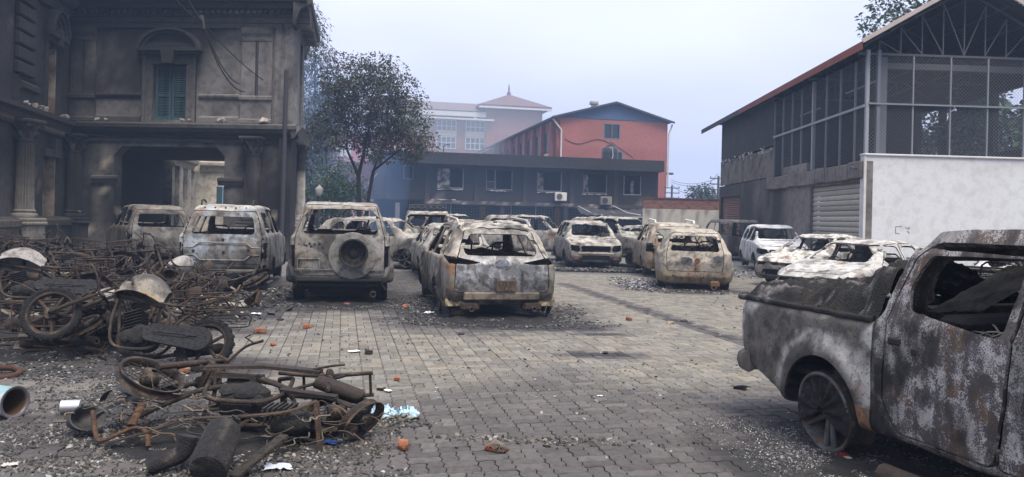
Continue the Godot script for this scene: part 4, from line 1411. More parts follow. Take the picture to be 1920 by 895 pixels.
	var cn := solo("vent_pipe", cam, M.flat, "small bent black vent pipe on the burnt office roof edge", "pipe")
	cn.transform = t.transform * Transform3D(Basis(), Vector3(4.6, 6.0, 0.6))

func air_conditioner(ref: Node3D, at_: Vector3, label: String, tone: float) -> void:
	var t := thing("air_conditioner", label, "air conditioner", ref.transform * at_, 12.0)
	var b := MB.new(); b.col = Color(0.60, 0.58, 0.53) * tone
	b.cbox(Vector3(0, 0.3, 0), Vector3(0.84, 0.6, 0.3), 0.03)
	part(t, "casing", b, M.plain)
	var f := MB.new(); f.col = Color(0.02, 0.02, 0.022)
	f.lathe([Vector2(0.0, 0.0), Vector2(0.22, 0.0), Vector2(0.22, 0.02), Vector2(0.0, 0.02)], 20, Transform3D(Basis(Vector3.RIGHT, PI / 2), Vector3(-0.12, 0.3, 0.151)))
	part(t, "fan_opening", f, M.flat)
	var g := MB.new(); g.col = Color(0.3, 0.3, 0.3) * tone
	for r in [0.07, 0.14, 0.21]:
		var pts := []
		for i in 17: pts.append(Vector3(-0.12 + cos(TAU * i / 16) * r, 0.3 + sin(TAU * i / 16) * r, 0.185))
		g.tube(pts, 0.008, 4, -1.0, false)
	part(t, "fan_guard", g, M.flat)
	var k := MB.new(); k.col = Color(0.08, 0.08, 0.08)
	for x in [-0.3, 0.3]: k.span(Vector3(x - 0.02, -0.05, -0.45), Vector3(x + 0.02, -0.001, 0.15))
	part(t, "bracket", k, M.flat)

# ---------------------------------------------------------------- red gabled block behind
func build_red_block() -> void:
	var P := at(1043, 230, 78) * Vector3(1, 0, 1)
	var t := thing("red_gabled_block", "tall red-plastered block with a blue gable, behind the burnt offices", "building", P, 12.0)
	var cf := func(p: Vector3) -> Color:
		var k := n_stain.get_noise_3dv(p * 0.6)
		return Color(0.315, 0.112, 0.095).lerp(Color(0.25, 0.08, 0.068), ss(8.8, 8.6, p.y) * 0.6) * (1.0 + k * 0.18)
	var W := 11.65
	var w := MB.new()
	w.colf = cf
	w.wall(0, W, 0, 11.65, -0.4, 0, [[4.87, 9.7, 6.63, 11.3], [5.2, 7.2, 6.95, 8.55]], 0.7)
	part(t, "red_wall", w, M.plain)
	var g := MB.new()
	g.col = Color(0.055, 0.10, 0.19)
	g.prism(PackedVector2Array([Vector2(-0.3, 11.66), Vector2(W + 0.3, 11.66), Vector2(6.0, 13.25)]), -0.3, 0.05)
	part(t, "blue_gable", g, M.plain)
	var r := MB.new()
	r.col = Color(0.045, 0.055, 0.08)
	for s in 2:
		var e := Vector3(-0.5 if s == 0 else W + 0.55, 11.55, 0)
		var d := (Vector3(6.0, 13.3, 0) - e)
		r.q4(e + Vector3(0, 0.1, 0.5), e + d + Vector3(0, 0.1, 0.5), e + d + Vector3(0, 0.1, -44), e + Vector3(0, 0.1, -44), Vector3.UP)
		r.beam(e + Vector3(0, 0.04, 0.5), e + d + Vector3(0, 0.04, 0.5), 0.08, 0.18)
	r.span(Vector3(-0.55, 11.45, -44), Vector3(-0.45, 11.62, 0.4))
	part(t, "pitched_roof", r, M.plain)
	for q in [[4.87, 9.7, 6.63, 11.3], [5.2, 7.2, 6.95, 8.55]]:
		var f := MB.new(); f.col = Color(0.12, 0.12, 0.15)
		for e in [[q[0], q[1], q[0] + 0.12, q[3]], [q[2] - 0.12, q[1], q[2], q[3]], [q[0] + 0.12, q[1], q[2] - 0.12, q[1] + 0.12], [q[0] + 0.12, q[3] - 0.12, q[2] - 0.12, q[3]], [(q[0] + q[2]) / 2 - 0.04, q[1] + 0.12, (q[0] + q[2]) / 2 + 0.04, q[3] - 0.12]]:
			f.span(Vector3(e[0], e[1], -0.14), Vector3(e[2], e[3], 0.02))
		var fo := part(t, "window_frame", f, M.flat)
		var gl := MB.new(); gl.span(Vector3(q[0] + 0.1, q[1] + 0.1, -0.2), Vector3(q[2] - 0.1, q[3] - 0.1, -0.16))
		part(fo, "pane", gl, M.glass)
	# side wall going back: piers and cream panels
	var s := MB.new()
	s.m = Transform3D(Basis(Vector3(0, 0, -1), Vector3.UP, Vector3(-1, 0, 0)), Vector3())
	s.colf = func(p: Vector3) -> Color: return Color(0.17, 0.06, 0.06) * (1.0 + n_stain.get_noise_3dv(p) * 0.3)
	s.wall(0, 43, 0, 11.4, -0.4, 0, [], 3.0)
	part(t, "side_wall", s, M.plain)
	for k in 11:
		var p := MB.new()
		p.m = s.m
		p.col = Color(0.20, 0.065, 0.055)
		p.span(Vector3(0.6 + k * 3.9, 0, 0.004), Vector3(1.4 + k * 3.9, 11.3, 0.35))
		part(t, "side_pier", p, M.plain)
		if k > 9: continue
		var c := MB.new(); c.m = s.m; c.col = Color(0.45, 0.40, 0.33)
		c.span(Vector3(1.5 + k * 3.9, 6.5, 0.004), Vector3(4.4 + k * 3.9, 8.3, 0.06))
		part(t, "cream_panel", c, M.plain)
		var gl := MB.new(); gl.m = s.m
		gl.span(Vector3(1.5 + k * 3.9, 8.4, 0.004), Vector3(4.4 + k * 3.9, 10.4, 0.05))
		part(t, "side_window", gl, M.glass)
	for x in [-0.05, W + 0.08]:
		var dp := MB.new(); dp.col = Color(0.55, 0.5, 0.5)
		var sx := 1.0 if x < 1 else -1.0
		dp.tube([Vector3(x - 0.35 * sx, 11.45, 0.2), Vector3(x + 0.55 * (1.0 if x < 1 else 0.0), 10.4, 0.15), Vector3(x + 0.55 * (1.0 if x < 1 else 0.0), 5.0, 0.15)], 0.09, 6)
		part(t, "down_pipe", dp, M.plain)
	var cb := MB.new(); cb.col = Color(0.06, 0.03, 0.03)
	var pts := []
	for i in 14: pts.append(Vector3(0.9 + i * 0.42, 9.55 - 0.35 * sin(i * 0.55) - i * 0.03, 0.04))
	cb.tube(pts, 0.03, 4)
	var pts2 := []
	for i in 8: pts2.append(Vector3(5.6 + i * 0.35, 9.5 - i * 0.22, 0.05))
	cb.tube(pts2, 0.025, 4)
	part(t, "wall_cable", cb, M.flat)
	var vt := MB.new(); vt.col = Color(0.5, 0.48, 0.44)
	vt.lathe([Vector2(0.3, 0.0), Vector2(0.3, 0.5), Vector2(0.48, 0.55), Vector2(0.45, 0.85), Vector2(0.0, 0.95)], 12, Transform3D(Basis(), Vector3(4.3, 12.75, -1.5)))
	part(t, "roof_vent", vt, M.plain)
	var sb := MB.new(); sb.col = Color(0.05, 0.05, 0.06)
	sb.span(Vector3(W, 6.4, -0.3), Vector3(W + 0.7, 6.6, 0.1))
	part(t, "side_ledge", sb, M.flat)

# ---------------------------------------------------------------- brick hotel with a pavilion roof, far back in the smoke
func build_far_hotel() -> void:
	var t := thing("brick_hotel", "hazy brick hotel with a hipped tower roof and white window bands, far behind", "building", at(910, 250, 125) * Vector3(1, 0, 1), 12.0)
	var red := Color(0.36, 0.155, 0.115)
	var tw := MB.new(); tw.col = red
	tw.wall(0, 9.15, 0, 18.9, -9.0, 0, [], 4.0)
	part(t, "tower_wall", tw, M.brick)
	var tr := MB.new(); tr.col = Color(0.15, 0.10, 0.11)
	var e := [Vector3(-1.3, 19.3, 1.3), Vector3(10.4, 19.3, 1.3), Vector3(10.4, 19.3, -10.3), Vector3(-1.3, 19.3, -10.3)]
	var ap := Vector3(4.55, 21.9, -4.5)
	for i in 4: tr.t3(e[i], e[(i + 1) % 4], ap, (e[i] + e[(i + 1) % 4]) / 2 - Vector3(4.55, 15, -4.5))
	tr.span(Vector3(-1.28, 19.0, -10.28), Vector3(10.38, 19.29, 1.28))
	tr.lathe([Vector2(0.5, 0.0), Vector2(0.3, 0.3), Vector2(0.35, 0.5), Vector2(0.12, 0.7), Vector2(0.15, 1.1), Vector2(0.0, 2.2)], 8, Transform3D(Basis(), ap - Vector3(0, 0.25, 0)))
	part(t, "pavilion_roof", tr, M.plain)
	var pl := MB.new(); pl.col = Color(0.6, 0.6, 0.62)
	pl.span(Vector3(-1.32, 18.75, 1.0), Vector3(10.42, 19.02, 1.33))
	part(t, "white_eaves", pl, M.plain)
	var wg := MB.new(); wg.col = red
	wg.wall(-36, -0.02, 0, 17.0, -10.0, -0.6, [], 6.0)
	part(t, "wing_wall", wg, M.brick)
	var wr := MB.new(); wr.col = Color(0.17, 0.13, 0.14)
	wr.q4(Vector3(-36, 18.2, 0.6), Vector3(-0.05, 18.2, 0.6), Vector3(-0.05, 20.3, -6), Vector3(-36, 20.3, -6), Vector3.UP)
	wr.q4(Vector3(-36, 18.2, -12.6), Vector3(-0.05, 18.2, -12.6), Vector3(-0.05, 20.3, -6), Vector3(-36, 20.3, -6), Vector3.UP)
	part(t, "wing_roof", wr, M.plain)
	var bd := MB.new(); bd.col = Color(0.58, 0.57, 0.57)
	bd.span(Vector3(-36, 17.35, -0.58), Vector3(-0.04, 18.1, 0.5)); bd.span(Vector3(-36, 16.75, -0.58), Vector3(1.2, 17.0, 1.0))
	part(t, "white_band", bd, M.plain)
	for k in 6:
		for f in 3:
			var x0 := -3.0 - k * 4.55
			var y1 := 16.7 - f * 2.55
			var gl := MB.new(); gl.span(Vector3(x0, y1 - 1.5 - (0.4 if f else 0.0), -0.598), Vector3(x0 + 3.0, y1, -0.55))
			var wn := part(t, "window", gl, M.glass)
			var fr := MB.new(); fr.col = Color(0.62, 0.63, 0.66)
			for q in 5: fr.span(Vector3(x0 + q * 0.74 - 0.06, y1 - 1.9 if f else y1 - 1.5, -0.549), Vector3(x0 + q * 0.74 + 0.06, y1, -0.48))
			for q in 3: fr.span(Vector3(x0, y1 - q * 0.9 - 0.06, -0.478), Vector3(x0 + 3.0, y1 - q * 0.9 + 0.06, -0.42))
			part(wn, "frame", fr, M.plain)
			var sp := MB.new(); sp.col = Color(0.55, 0.48, 0.36)
			sp.span(Vector3(x0 - 0.1, y1 - 2.4, -0.598), Vector3(x0 + 3.1, y1 - 1.55, -0.5))
			if f == 0: part(wn, "spandrel", sp, M.plain)
	var ar := MB.new(); ar.col = Color(0.5, 0.52, 0.55)
	var po := PackedVector2Array()
	for i in 13: po.append(Vector2(5.0 + cos(PI * i / 12) * 1.7, 11.2 + sin(PI * i / 12) * 2.3))
	ar.prism(po, 0.0, 0.3)
	ar.span(Vector3(0.1, 12.0, 0.01), Vector3(9.0, 12.3, 0.2))
	part(t, "arched_window", ar, M.plain)
	# a smaller pale red block behind the trees at the left
	var b := thing("pink_apartment_block", "pale pink apartment block mostly hidden behind the dark tree", "building", at(648, 300, 95) * Vector3(1, 0, 1), 12.0)
	var bw := MB.new(); bw.col = Color(0.46, 0.2, 0.19)
	bw.wall(-6, 9, 0, 11.5, -8, 0, [], 3.0)
	part(b, "pink_wall", bw, M.plain)
	for k in 4:
		for f in 3:
			var gl := MB.new(); gl.col = Color(0.55, 0.55, 0.56)
			gl.span(Vector3(-4.5 + k * 3.4, 2.5 + f * 3.0, 0.004), Vector3(-2.8 + k * 3.4, 4.0 + f * 3.0, 0.08))
			part(b, "window", gl, M.plain)
	var br := MB.new(); br.col = Color(0.3, 0.28, 0.28)
	br.span(Vector3(-6.4, 11.5, -8.4), Vector3(9.4, 11.8, 0.4))
	part(b, "flat_roof", br, M.plain)

# ---------------------------------------------------------------- brick boundary wall, utility poles
func build_brick_wall() -> void:
	var p := at(1234, 400, 52) * Vector3(1, 0, 1)
	var t := thing("boundary_wall", "brick boundary wall with a stained pale render base, between the offices and hall", "wall", p, 3.0)
	var w := MB.new()
	w.col = Color(0.21, 0.125, 0.10)
	w.span(Vector3(-1.0, 2.45, -0.25), Vector3(9.0, 3.1, 0))
	part(t, "brick_top", w, M.brick)
	var b := MB.new()
	b.colf = func(q: Vector3) -> Color:
		var k := n_stain2.get_noise_3d(q.x * 2.0, q.y * 0.25, 0)
		return Color(0.46, 0.44, 0.39).lerp(Color(0.16, 0.15, 0.14), clampf(ss(-0.1, 0.5, k) * ss(0.8, 2.4, q.y) + 0.1, 0, 1))
	b.wall(-1.0, 9.0, 0, 2.45, -0.25, 0.02, [], 0.2)
	part(t, "render_base", b, M.plain)
	var c := MB.new(); c.col = Color(0.12, 0.07, 0.06)
	c.span(Vector3(-1.0, 3.1, -0.29), Vector3(9.0, 3.18, 0.04))
	part(t, "coping", c, M.brick)
	# utility poles and their wires, far off
	for q in [[1259, 72.0, 4.9, "far utility pole beside the red block, with several crossarms"], [1346, 64.0, 5.4, "far utility pole close to the end of the mesh-walled hall"]]:
		var o := thing("utility_pole", q[3], "utility pole", at(q[0], 400, q[1]) * Vector3(1, 0, 1), 15.0)
		var m := MB.new(); m.col = Color(0.07, 0.07, 0.075)
		m.tube([Vector3.ZERO, Vector3(0, q[2], 0)], 0.13, 8, 0.09)
		part(o, "pole", m, M.flat)
		for k in 4:
			var a := MB.new(); a.col = Color(0.08, 0.08, 0.09)
			a.span(Vector3(-0.75, q[2] - 0.25 - k * 0.45, -0.05), Vector3(0.75, q[2] - 0.17 - k * 0.45, 0.05))
			for x in [-0.7, 0.0, 0.7]: a.lathe([Vector2(0.03, 0), Vector2(0.05, 0.06), Vector2(0.02, 0.14)], 6, Transform3D(Basis(), Vector3(x, q[2] - 0.17 - k * 0.45, 0)))
			part(o, "crossarm", a, M.flat)
	var wires := [[at(1259, 338, 72), at(1346, 334, 64), 0.4], [at(1259, 345, 72), at(1346, 326, 64), 1.2], [at(1259, 342, 72), at(1346, 345, 64), 0.3]]
	for q in wires:
		var m := MB.new(); m.col = Color(0.1, 0.1, 0.11)
		m.tube(sag(q[0], q[1], q[2], 12), 0.022, 3)
		solo("far_power_line", m, M.flat, ["highest thin power line between the two far utility poles", "power line that rises steeply to the far pole by the hall", "lowest nearly level power line between the far utility poles"][wires.find(q)], "power line", "far power lines")
	# cables hanging across the palace front
	var ca := [[at(300, -40, 20), at(378, 40, 24), 0.15, 0.022], [at(335, -40, 20), at(378, 40, 24), 0.1, 0.03], [at(378, 40, 24), at(493, 150, 26.6), 0.12, 0.018], [at(378, 40, 24), at(458, 172, 26.6), 0.5, 0.022], [at(384, 52, 24), at(450, 158, 26.6), 0.35, 0.018]]
	var names := ["thin cable from the sky to the knot before the palace cornice", "thicker cable from the sky to the knot before the palace cornice", "straight cable from the knot to the palace pilaster", "lowest sagging cable from the knot to the palace wall", "short slack cable from the knot to the palace wall"]
	for i in ca.size():
		var m := MB.new(); m.col = Color(0.03, 0.03, 0.033)
		m.tube(sag(ca[i][0], ca[i][1], ca[i][2], 12), ca[i][3], 5)
		solo("hanging_cable", m, M.flat, names[i], "cable", "cables across the palace front")
	var kn := MB.new(); kn.col = Color(0.03, 0.028, 0.028)
	kn.tube([at(376, 30, 24), at(379, 40, 24), at(382, 55, 24)], 0.09, 6, 0.04)
	solo("cable_knot", kn, M.flat, "dark knot of cables hanging before the palace cornice", "cable")
	# garden lamp by the shrubs, black steel posts in the yard
	var o := thing("garden_lamp", "slim garden lamp post among the shrubs right of the palace", "lamp post", at(597, 420, 40) * Vector3(1, 0, 1))
	var m := MB.new(); m.col = Color(0.03, 0.03, 0.035)
	m.tube([Vector3.ZERO, Vector3(0, 2.5, 0)], 0.06, 8, 0.04)
	part(o, "post", m, M.flat)
	var hd := MB.new(); hd.col = Color(0.35, 0.33, 0.3)
	hd.lathe([Vector2(0.05, 2.5), Vector2(0.16, 2.6), Vector2(0.2, 2.9), Vector2(0.08, 3.0), Vector2(0.0, 3.1)], 8)
	part(o, "lantern", hd, M.flat)
	for q in [[1045, 386, 36.0, "black steel post behind the front-facing burnt car", 0.17], [905, 384, 47.0, "black steel post before the barred office windows", 0.2]]:
		var b2 := MB.new(); b2.col = Color(0.02, 0.022, 0.027)
		var top := at(q[0], q[1], q[2])
		b2.cbox(Vector3(0, top.y / 2, 0), Vector3(q[4] * 1.6, top.y, q[4] * 1.6), 0.02)
		b2.cbox(Vector3(0, 0.05, 0), Vector3(q[4] * 2.6, 0.1, q[4] * 2.6), 0.02)
		b2.cbox(Vector3(0, top.y - 0.03, 0), Vector3(q[4] * 1.9, 0.06, q[4] * 1.9), 0.02)
		var so := solo("steel_post", b2, M.flat, q[3], "post")
		so.position = top * Vector3(1, 0, 1)

func sag(a: Vector3, b: Vector3, drop: float, n: int) -> Array:
	var o := []
	for i in n + 1:
		var f := float(i) / n
		o.append(a.lerp(b, f) - Vector3(0, drop * 4.0 * f * (1.0 - f), 0))
	return o
# ---------------------------------------------------------------- burnt cars
# A body shell is one closed skin: rays are sent from the middle of the car to where three rounded outlines (side, plan, section) cut one another.
# Window, lamp and wheel openings and the panels (doors, bonnet, tailgate, roof) are then cut out of that skin along their own outlines, each with its thickness.
class Hull:
	var pos := PackedVector3Array()
	var nrm := PackedVector3Array()
	var tri := PackedInt32Array()
	var s: Dictionary
	var grid := PackedFloat32Array()
	var gx := 0
	var gy := 0
	var x0 := 0.0
	var hole := PackedFloat32Array()
	var cols := []        # per side: outer colours
	var disp := []        # per side: positions

	static func sd(p: Vector2, poly: PackedVector2Array) -> float:
		var d := 1e9
		var sg := 1.0
		var n := poly.size()
		var j := n - 1
		for i in n:
			var e := poly[j] - poly[i]
			var w := p - poly[i]
			var t := clampf(w.dot(e) / e.dot(e), 0.0, 1.0)
			d = minf(d, (w - e * t).length_squared())
			var c1 := p.y >= poly[i].y
			var c2 := p.y < poly[j].y
			var c3 := e.x * w.y > e.y * w.x
			if (c1 and c2 and c3) or (not c1 and not c2 and not c3): sg = -sg
			j = i
		return sg * sqrt(d)

	func half_width(x: float, y: float) -> float:
		var w: float = s.hw
		var xf: float = s.xf
		var xr: float = s.xr
		var a := clampf((x - (xf - 0.95)) / 0.95, 0.0, 1.3)
		var b := clampf((xr + 0.7 - x) / 0.7, 0.0, 1.3)
		w *= 1.0 - s.get("nose", 0.13) * a * a - s.get("tail", 0.05) * b * b
		var belt: float = s.belt
		if y > belt:
			w -= (y - belt) * s.tumble + s.get("ledge", 0.025) * smoothstep(0.0, 0.05, y - belt)
		elif y < 0.55:
			w -= (0.55 - y) * (0.55 - y) * 0.5
		w += 0.012 * sin(clampf((y - 0.5) / maxf(belt - 0.5, 0.1), 0.0, 1.0) * PI)
		for q in s.arches:
			var d: float = Vector2(x - q[0], y - q[1]).length() - q[2]
			if d < 0.14: w += s.get("flare", 0.03) * (1.0 - smoothstep(0.02, 0.14, d))
		return w

	func side(x: float, y: float) -> float:
		var fx := clampf((x - x0) / 0.04, 0.0, gx - 1.01)
		var fy := clampf((y + 0.2) / 0.04, 0.0, gy - 1.01)
		var i := int(fx)
		var j := int(fy)
		var u := fx - i
		var w := fy - j
		var k := j * gx + i
		return lerpf(lerpf(grid[k], grid[k + 1], u), lerpf(grid[k + gx], grid[k + gx + 1], u), w)

	func field(p: Vector3) -> float:
		var a := side(p.x, p.y)
		var b := (p.z - half_width(p.x, p.y)) * 0.94
		var k: float = s.k
		var h := maxf(k - absf(a - b), 0.0) / k
		return maxf(a, b) + h * h * k * 0.25

	func hit(o: Vector3, d: Vector3) -> Vector3:
		var t := 0.05
		for i in 26:
			var f := field(o + d * t)
			if f > -0.0015: break
			t += maxf(-f, 0.003)
		return o + d * t

	func make(spec: Dictionary) -> void:
		s = spec
		var prof := PackedVector2Array(s.prof)
		s.xr = 1e9; s.xf = -1e9
		var top := 0.0
		var bot := 9.0
		for p in prof:
			s.xr = minf(s.xr, p.x); s.xf = maxf(s.xf, p.x); top = maxf(top, p.y); bot = minf(bot, p.y)
		x0 = s.xr - 0.3
		gx = int((s.xf - s.xr + 0.6) / 0.04) + 2
		gy = int((top + 0.6) / 0.04) + 2
		grid.resize(gx * gy)
		for j in gy:
			for i in gx: grid[j * gx + i] = sd(Vector2(x0 + i * 0.04, -0.2 + j * 0.04), prof)
		var res: float = s.res
		var yc: float = s.get("yc", 0.62)
		var dr: float = s.get("dr", 0.7)
		var df: float = s.get("df", 0.7)
		# angles round the section
		var th := PackedFloat32Array()
		var hw: float = s.hw
		var up := top - yc
		var dn := yc - bot
		for i in 5: th.append(atan2(-dn, hw * i / 5.0))
		var n := int((up + dn) / res)
		for i in n: th.append(atan2(-dn + (up + dn) * i / n, hw))
		n = int(hw * 0.8 / res)
		for i in n + 1: th.append(atan2(up, hw * 0.8 * (1.0 - float(i) / n)))
		th[th.size() - 1] = PI / 2
		# stations along the car: [origin x, turn towards the end]
		var st := []
		var r := 0.004
		while r < 1.5:
			st.append([s.xr + dr, -atan2(dr, r)]); r += res
		var o: float = dr * hw / 1.5
		while o > 0.0:
			st.append([s.xr + dr, -atan2(o, hw)]); o -= res
		var x: float = s.xr + dr
		var xe: float = s.xf - df
		var m := int((xe - x) / res)
		for i in m + 1: st.append([x + (xe - x) * i / m, 0.0])
		o = res
		while o < df * hw / 1.5:
			st.append([xe, atan2(o, hw)]); o += res
		r = 1.5
		while r > 0.0:
			st.append([xe, atan2(df, r)]); r -= res
		var nt := th.size()
		for q in st:
			var og := Vector3(q[0], yc, 0)
			for a in th:
				var d := Vector3(sin(q[1]), cos(q[1]) * sin(a), cos(q[1]) * cos(a))
				var p := hit(og, d)
				if cos(a) < 0.001 and absf(q[1]) < 1.5: p.z = 0.0
				p.z = maxf(p.z, 0.0)
				pos.append(p)
		var ns := st.size()
		nrm.resize(pos.size())
		for i in ns:
			for j in nt:
				var e := pos[mini(i + 1, ns - 1) * nt + j] - pos[maxi(i - 1, 0) * nt + j]
				var f := pos[i * nt + mini(j + 1, nt - 1)] - pos[i * nt + maxi(j - 1, 0)]
				if j == nt - 1: f = (pos[i * nt + j] - pos[i * nt + j - 1]) * Vector3(0, 0, 1)
				var c := f.cross(e).normalized()
				if c.length_squared() < 0.5: c = Vector3(signf(pos[i * nt + j].x), 0, 0)
				if j == nt - 1: c = (c * Vector3(1, 1, 0)).normalized()
				nrm[i * nt + j] = c if c.dot(pos[i * nt + j] - Vector3(clampf(pos[i * nt + j].x, s.xr + dr, xe), yc, 0)) > 0 else -c
		for i in ns - 1:
			for j in nt - 1:
				var a := i * nt + j
				tri.append_array([a, a + 1, a + nt + 1, a, a + nt + 1, a + nt])
		# openings
		hole.resize(pos.size())
		for i in pos.size():
			var h := 9.0
			for q in s.holes: h = minf(h, region(pos[i], q))
			for q in s.arches:
				if pos[i].z > hw * 0.55 and pos[i].y < q[1] + q[2] + 0.1:
					var e := Vector2(pos[i].x - q[0], pos[i].y - q[1])
					h = minf(h, (e.length() - q[2]) if e.y > 0 else maxf(absf(e.x) - q[2], -0.5))
			hole[i] = h

	# signed distance to one cut-out: [view, outline, rounding, limit]
	func region(p: Vector3, q: Array) -> float:
		var c: Vector2
		var lim := -9.0
		match q[0]:
			"side":
				c = Vector2(p.x, p.y); lim = s.hw * q[3] - p.z
			"rear":
				c = Vector2(p.z, p.y); lim = p.x - q[3]
			"front":
				c = Vector2(p.z, p.y); lim = q[3] - p.x
			"top":
				c = Vector2(p.x, p.z); lim = q[3] - p.y
		if lim > 0.2: return lim
		var bb: Rect2 = q[4]
		if not bb.has_point(c): return 0.3
		return maxf(sd(c, q[1]) - q[2], lim)

	func panel(field_: PackedFloat32Array, th: float, sides: Array, mb: MB) -> void:
		for sg in sides:
			var k := 0 if sg > 0 else 1
			var P: PackedVector3Array = disp[k]
			var C: PackedColorArray = cols[k]
			for t in range(0, tri.size(), 3):
				var ia := tri[t]; var ib := tri[t + 1]; var ic := tri[t + 2]
				var fa := field_[ia]; var fb := field_[ib]; var fc := field_[ic]
				if fa > 0.0 and fb > 0.0 and fc > 0.0: continue
				if fa <= 0.0 and fb <= 0.0 and fc <= 0.0:
					two(mb, P[ia], P[ib], P[ic], nn(ia, sg), nn(ib, sg), nn(ic, sg), C[ia], C[ib], C[ic], th)
					continue
				var pp := []; var qn := []; var qc := []
				var cut := []
				var idx := [ia, ib, ic]
				var ff := [fa, fb, fc]
				for e in 3:
					var i: int = idx[e]; var j: int = idx[(e + 1) % 3]
					var f0: float = ff[e]; var f1: float = ff[(e + 1) % 3]
					if f0 <= 0.0:
						pp.append(P[i]); qn.append(nn(i, sg)); qc.append(C[i])
					if (f0 <= 0.0) != (f1 <= 0.0):
						var w := f0 / (f0 - f1)
						pp.append(P[i].lerp(P[j], w)); qn.append(nn(i, sg).lerp(nn(j, sg), w).normalized()); qc.append(C[i].lerp(C[j], w))
						cut.append(pp.size() - 1)
				for e in range(1, pp.size() - 1):
					two(mb, pp[0], pp[e], pp[e + 1], qn[0], qn[e], qn[e + 1], qc[0], qc[e], qc[e + 1], th)
				if th > 0.0 and cut.size() == 2:
					var a: Vector3 = pp[cut[0]]; var b: Vector3 = pp[cut[1]]
					var a2: Vector3 = a - qn[cut[0]] * th; var b2: Vector3 = b - qn[cut[1]] * th
					mb.col = qc[cut[0]] * 0.6
					var mid: Vector3 = (pp[0] + pp[1] + pp[2]) / 3.0
					mb.q4(a, b, b2, a2, (a + b) * 0.5 - mid)

	func nn(i: int, sg: float) -> Vector3:
		var q := nrm[i]
		return q if sg > 0 else Vector3(q.x, q.y, -q.z)

	func two(mb: MB, a: Vector3, b: Vector3, c: Vector3, na: Vector3, nb: Vector3, nc: Vector3, ca: Color, cb: Color, cc: Color, th: float) -> void:
		var g := (c - a).cross(b - a)
		if g.length_squared() < 1e-12: return
		if g.dot(na) < 0.0:
			var x := b; b = c; c = x
			x = nb; nb = nc; nc = x
			var y := cb; cb = cc; cc = y
		mb.v.append(a); mb.v.append(b); mb.v.append(c)
		mb.n.append(na); mb.n.append(nb); mb.n.append(nc)
		mb.c.append(ca); mb.c.append(cb); mb.c.append(cc)
		if th > 0.0:
			mb.v.append(a - na * th); mb.v.append(c - nc * th); mb.v.append(b - nb * th)
			mb.n.append(-na); mb.n.append(-nc); mb.n.append(-nb)
			var k := Color(0.42, 0.38, 0.36)
			mb.c.append(ca * k); mb.c.append(cc * k); mb.c.append(cb * k)

func opening(view: String, pts: Array, r := 0.03, lim := 0.0) -> Array:
	var po := PackedVector2Array(pts)
	# shrink the outline by its rounding so that corners come out round and the size stays
	if r > 0.0:
		var off := Geometry2D.offset_polygon(po, -r, Geometry2D.JOIN_MITER)
		if off.size() > 0: po = off[0]
	var bb := Rect2(po[0], Vector2.ZERO)
	for p in po: bb = bb.expand(p)
	return [view, po, r, lim, bb.grow(r + 0.2)]

func mirror_span(z: float, y0: float, y1: float, zt := -1.0) -> Array:
	# an outline symmetrical about the car's middle, given by its half-width below and above
	var t := zt if zt > 0.0 else z
	return [Vector2(-z, y0), Vector2(z, y0), Vector2(t, y1), Vector2(-t, y1)]

# burn colours: top, side, low, rust and soot shares, all linear
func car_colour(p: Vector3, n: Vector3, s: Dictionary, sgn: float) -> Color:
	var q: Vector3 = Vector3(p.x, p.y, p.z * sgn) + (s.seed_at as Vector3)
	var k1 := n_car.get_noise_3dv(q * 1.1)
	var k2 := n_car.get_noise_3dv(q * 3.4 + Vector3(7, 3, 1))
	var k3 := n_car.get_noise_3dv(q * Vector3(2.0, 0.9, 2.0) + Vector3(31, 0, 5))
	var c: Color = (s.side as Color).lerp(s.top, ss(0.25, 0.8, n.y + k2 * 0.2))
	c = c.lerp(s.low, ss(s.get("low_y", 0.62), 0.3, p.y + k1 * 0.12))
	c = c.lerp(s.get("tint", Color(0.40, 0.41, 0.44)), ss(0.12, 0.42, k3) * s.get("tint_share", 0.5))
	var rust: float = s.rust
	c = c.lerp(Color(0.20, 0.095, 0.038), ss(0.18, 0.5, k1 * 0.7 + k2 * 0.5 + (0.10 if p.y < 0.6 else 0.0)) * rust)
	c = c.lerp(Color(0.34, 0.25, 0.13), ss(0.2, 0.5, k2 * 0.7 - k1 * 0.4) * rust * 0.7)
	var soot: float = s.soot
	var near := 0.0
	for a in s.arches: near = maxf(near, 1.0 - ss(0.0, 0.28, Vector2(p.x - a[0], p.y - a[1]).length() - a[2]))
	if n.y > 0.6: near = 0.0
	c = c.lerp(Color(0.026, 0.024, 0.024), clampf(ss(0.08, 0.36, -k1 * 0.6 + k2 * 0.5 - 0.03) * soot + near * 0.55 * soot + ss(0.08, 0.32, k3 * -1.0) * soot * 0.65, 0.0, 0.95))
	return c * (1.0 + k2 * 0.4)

var n_car: FastNoiseLite

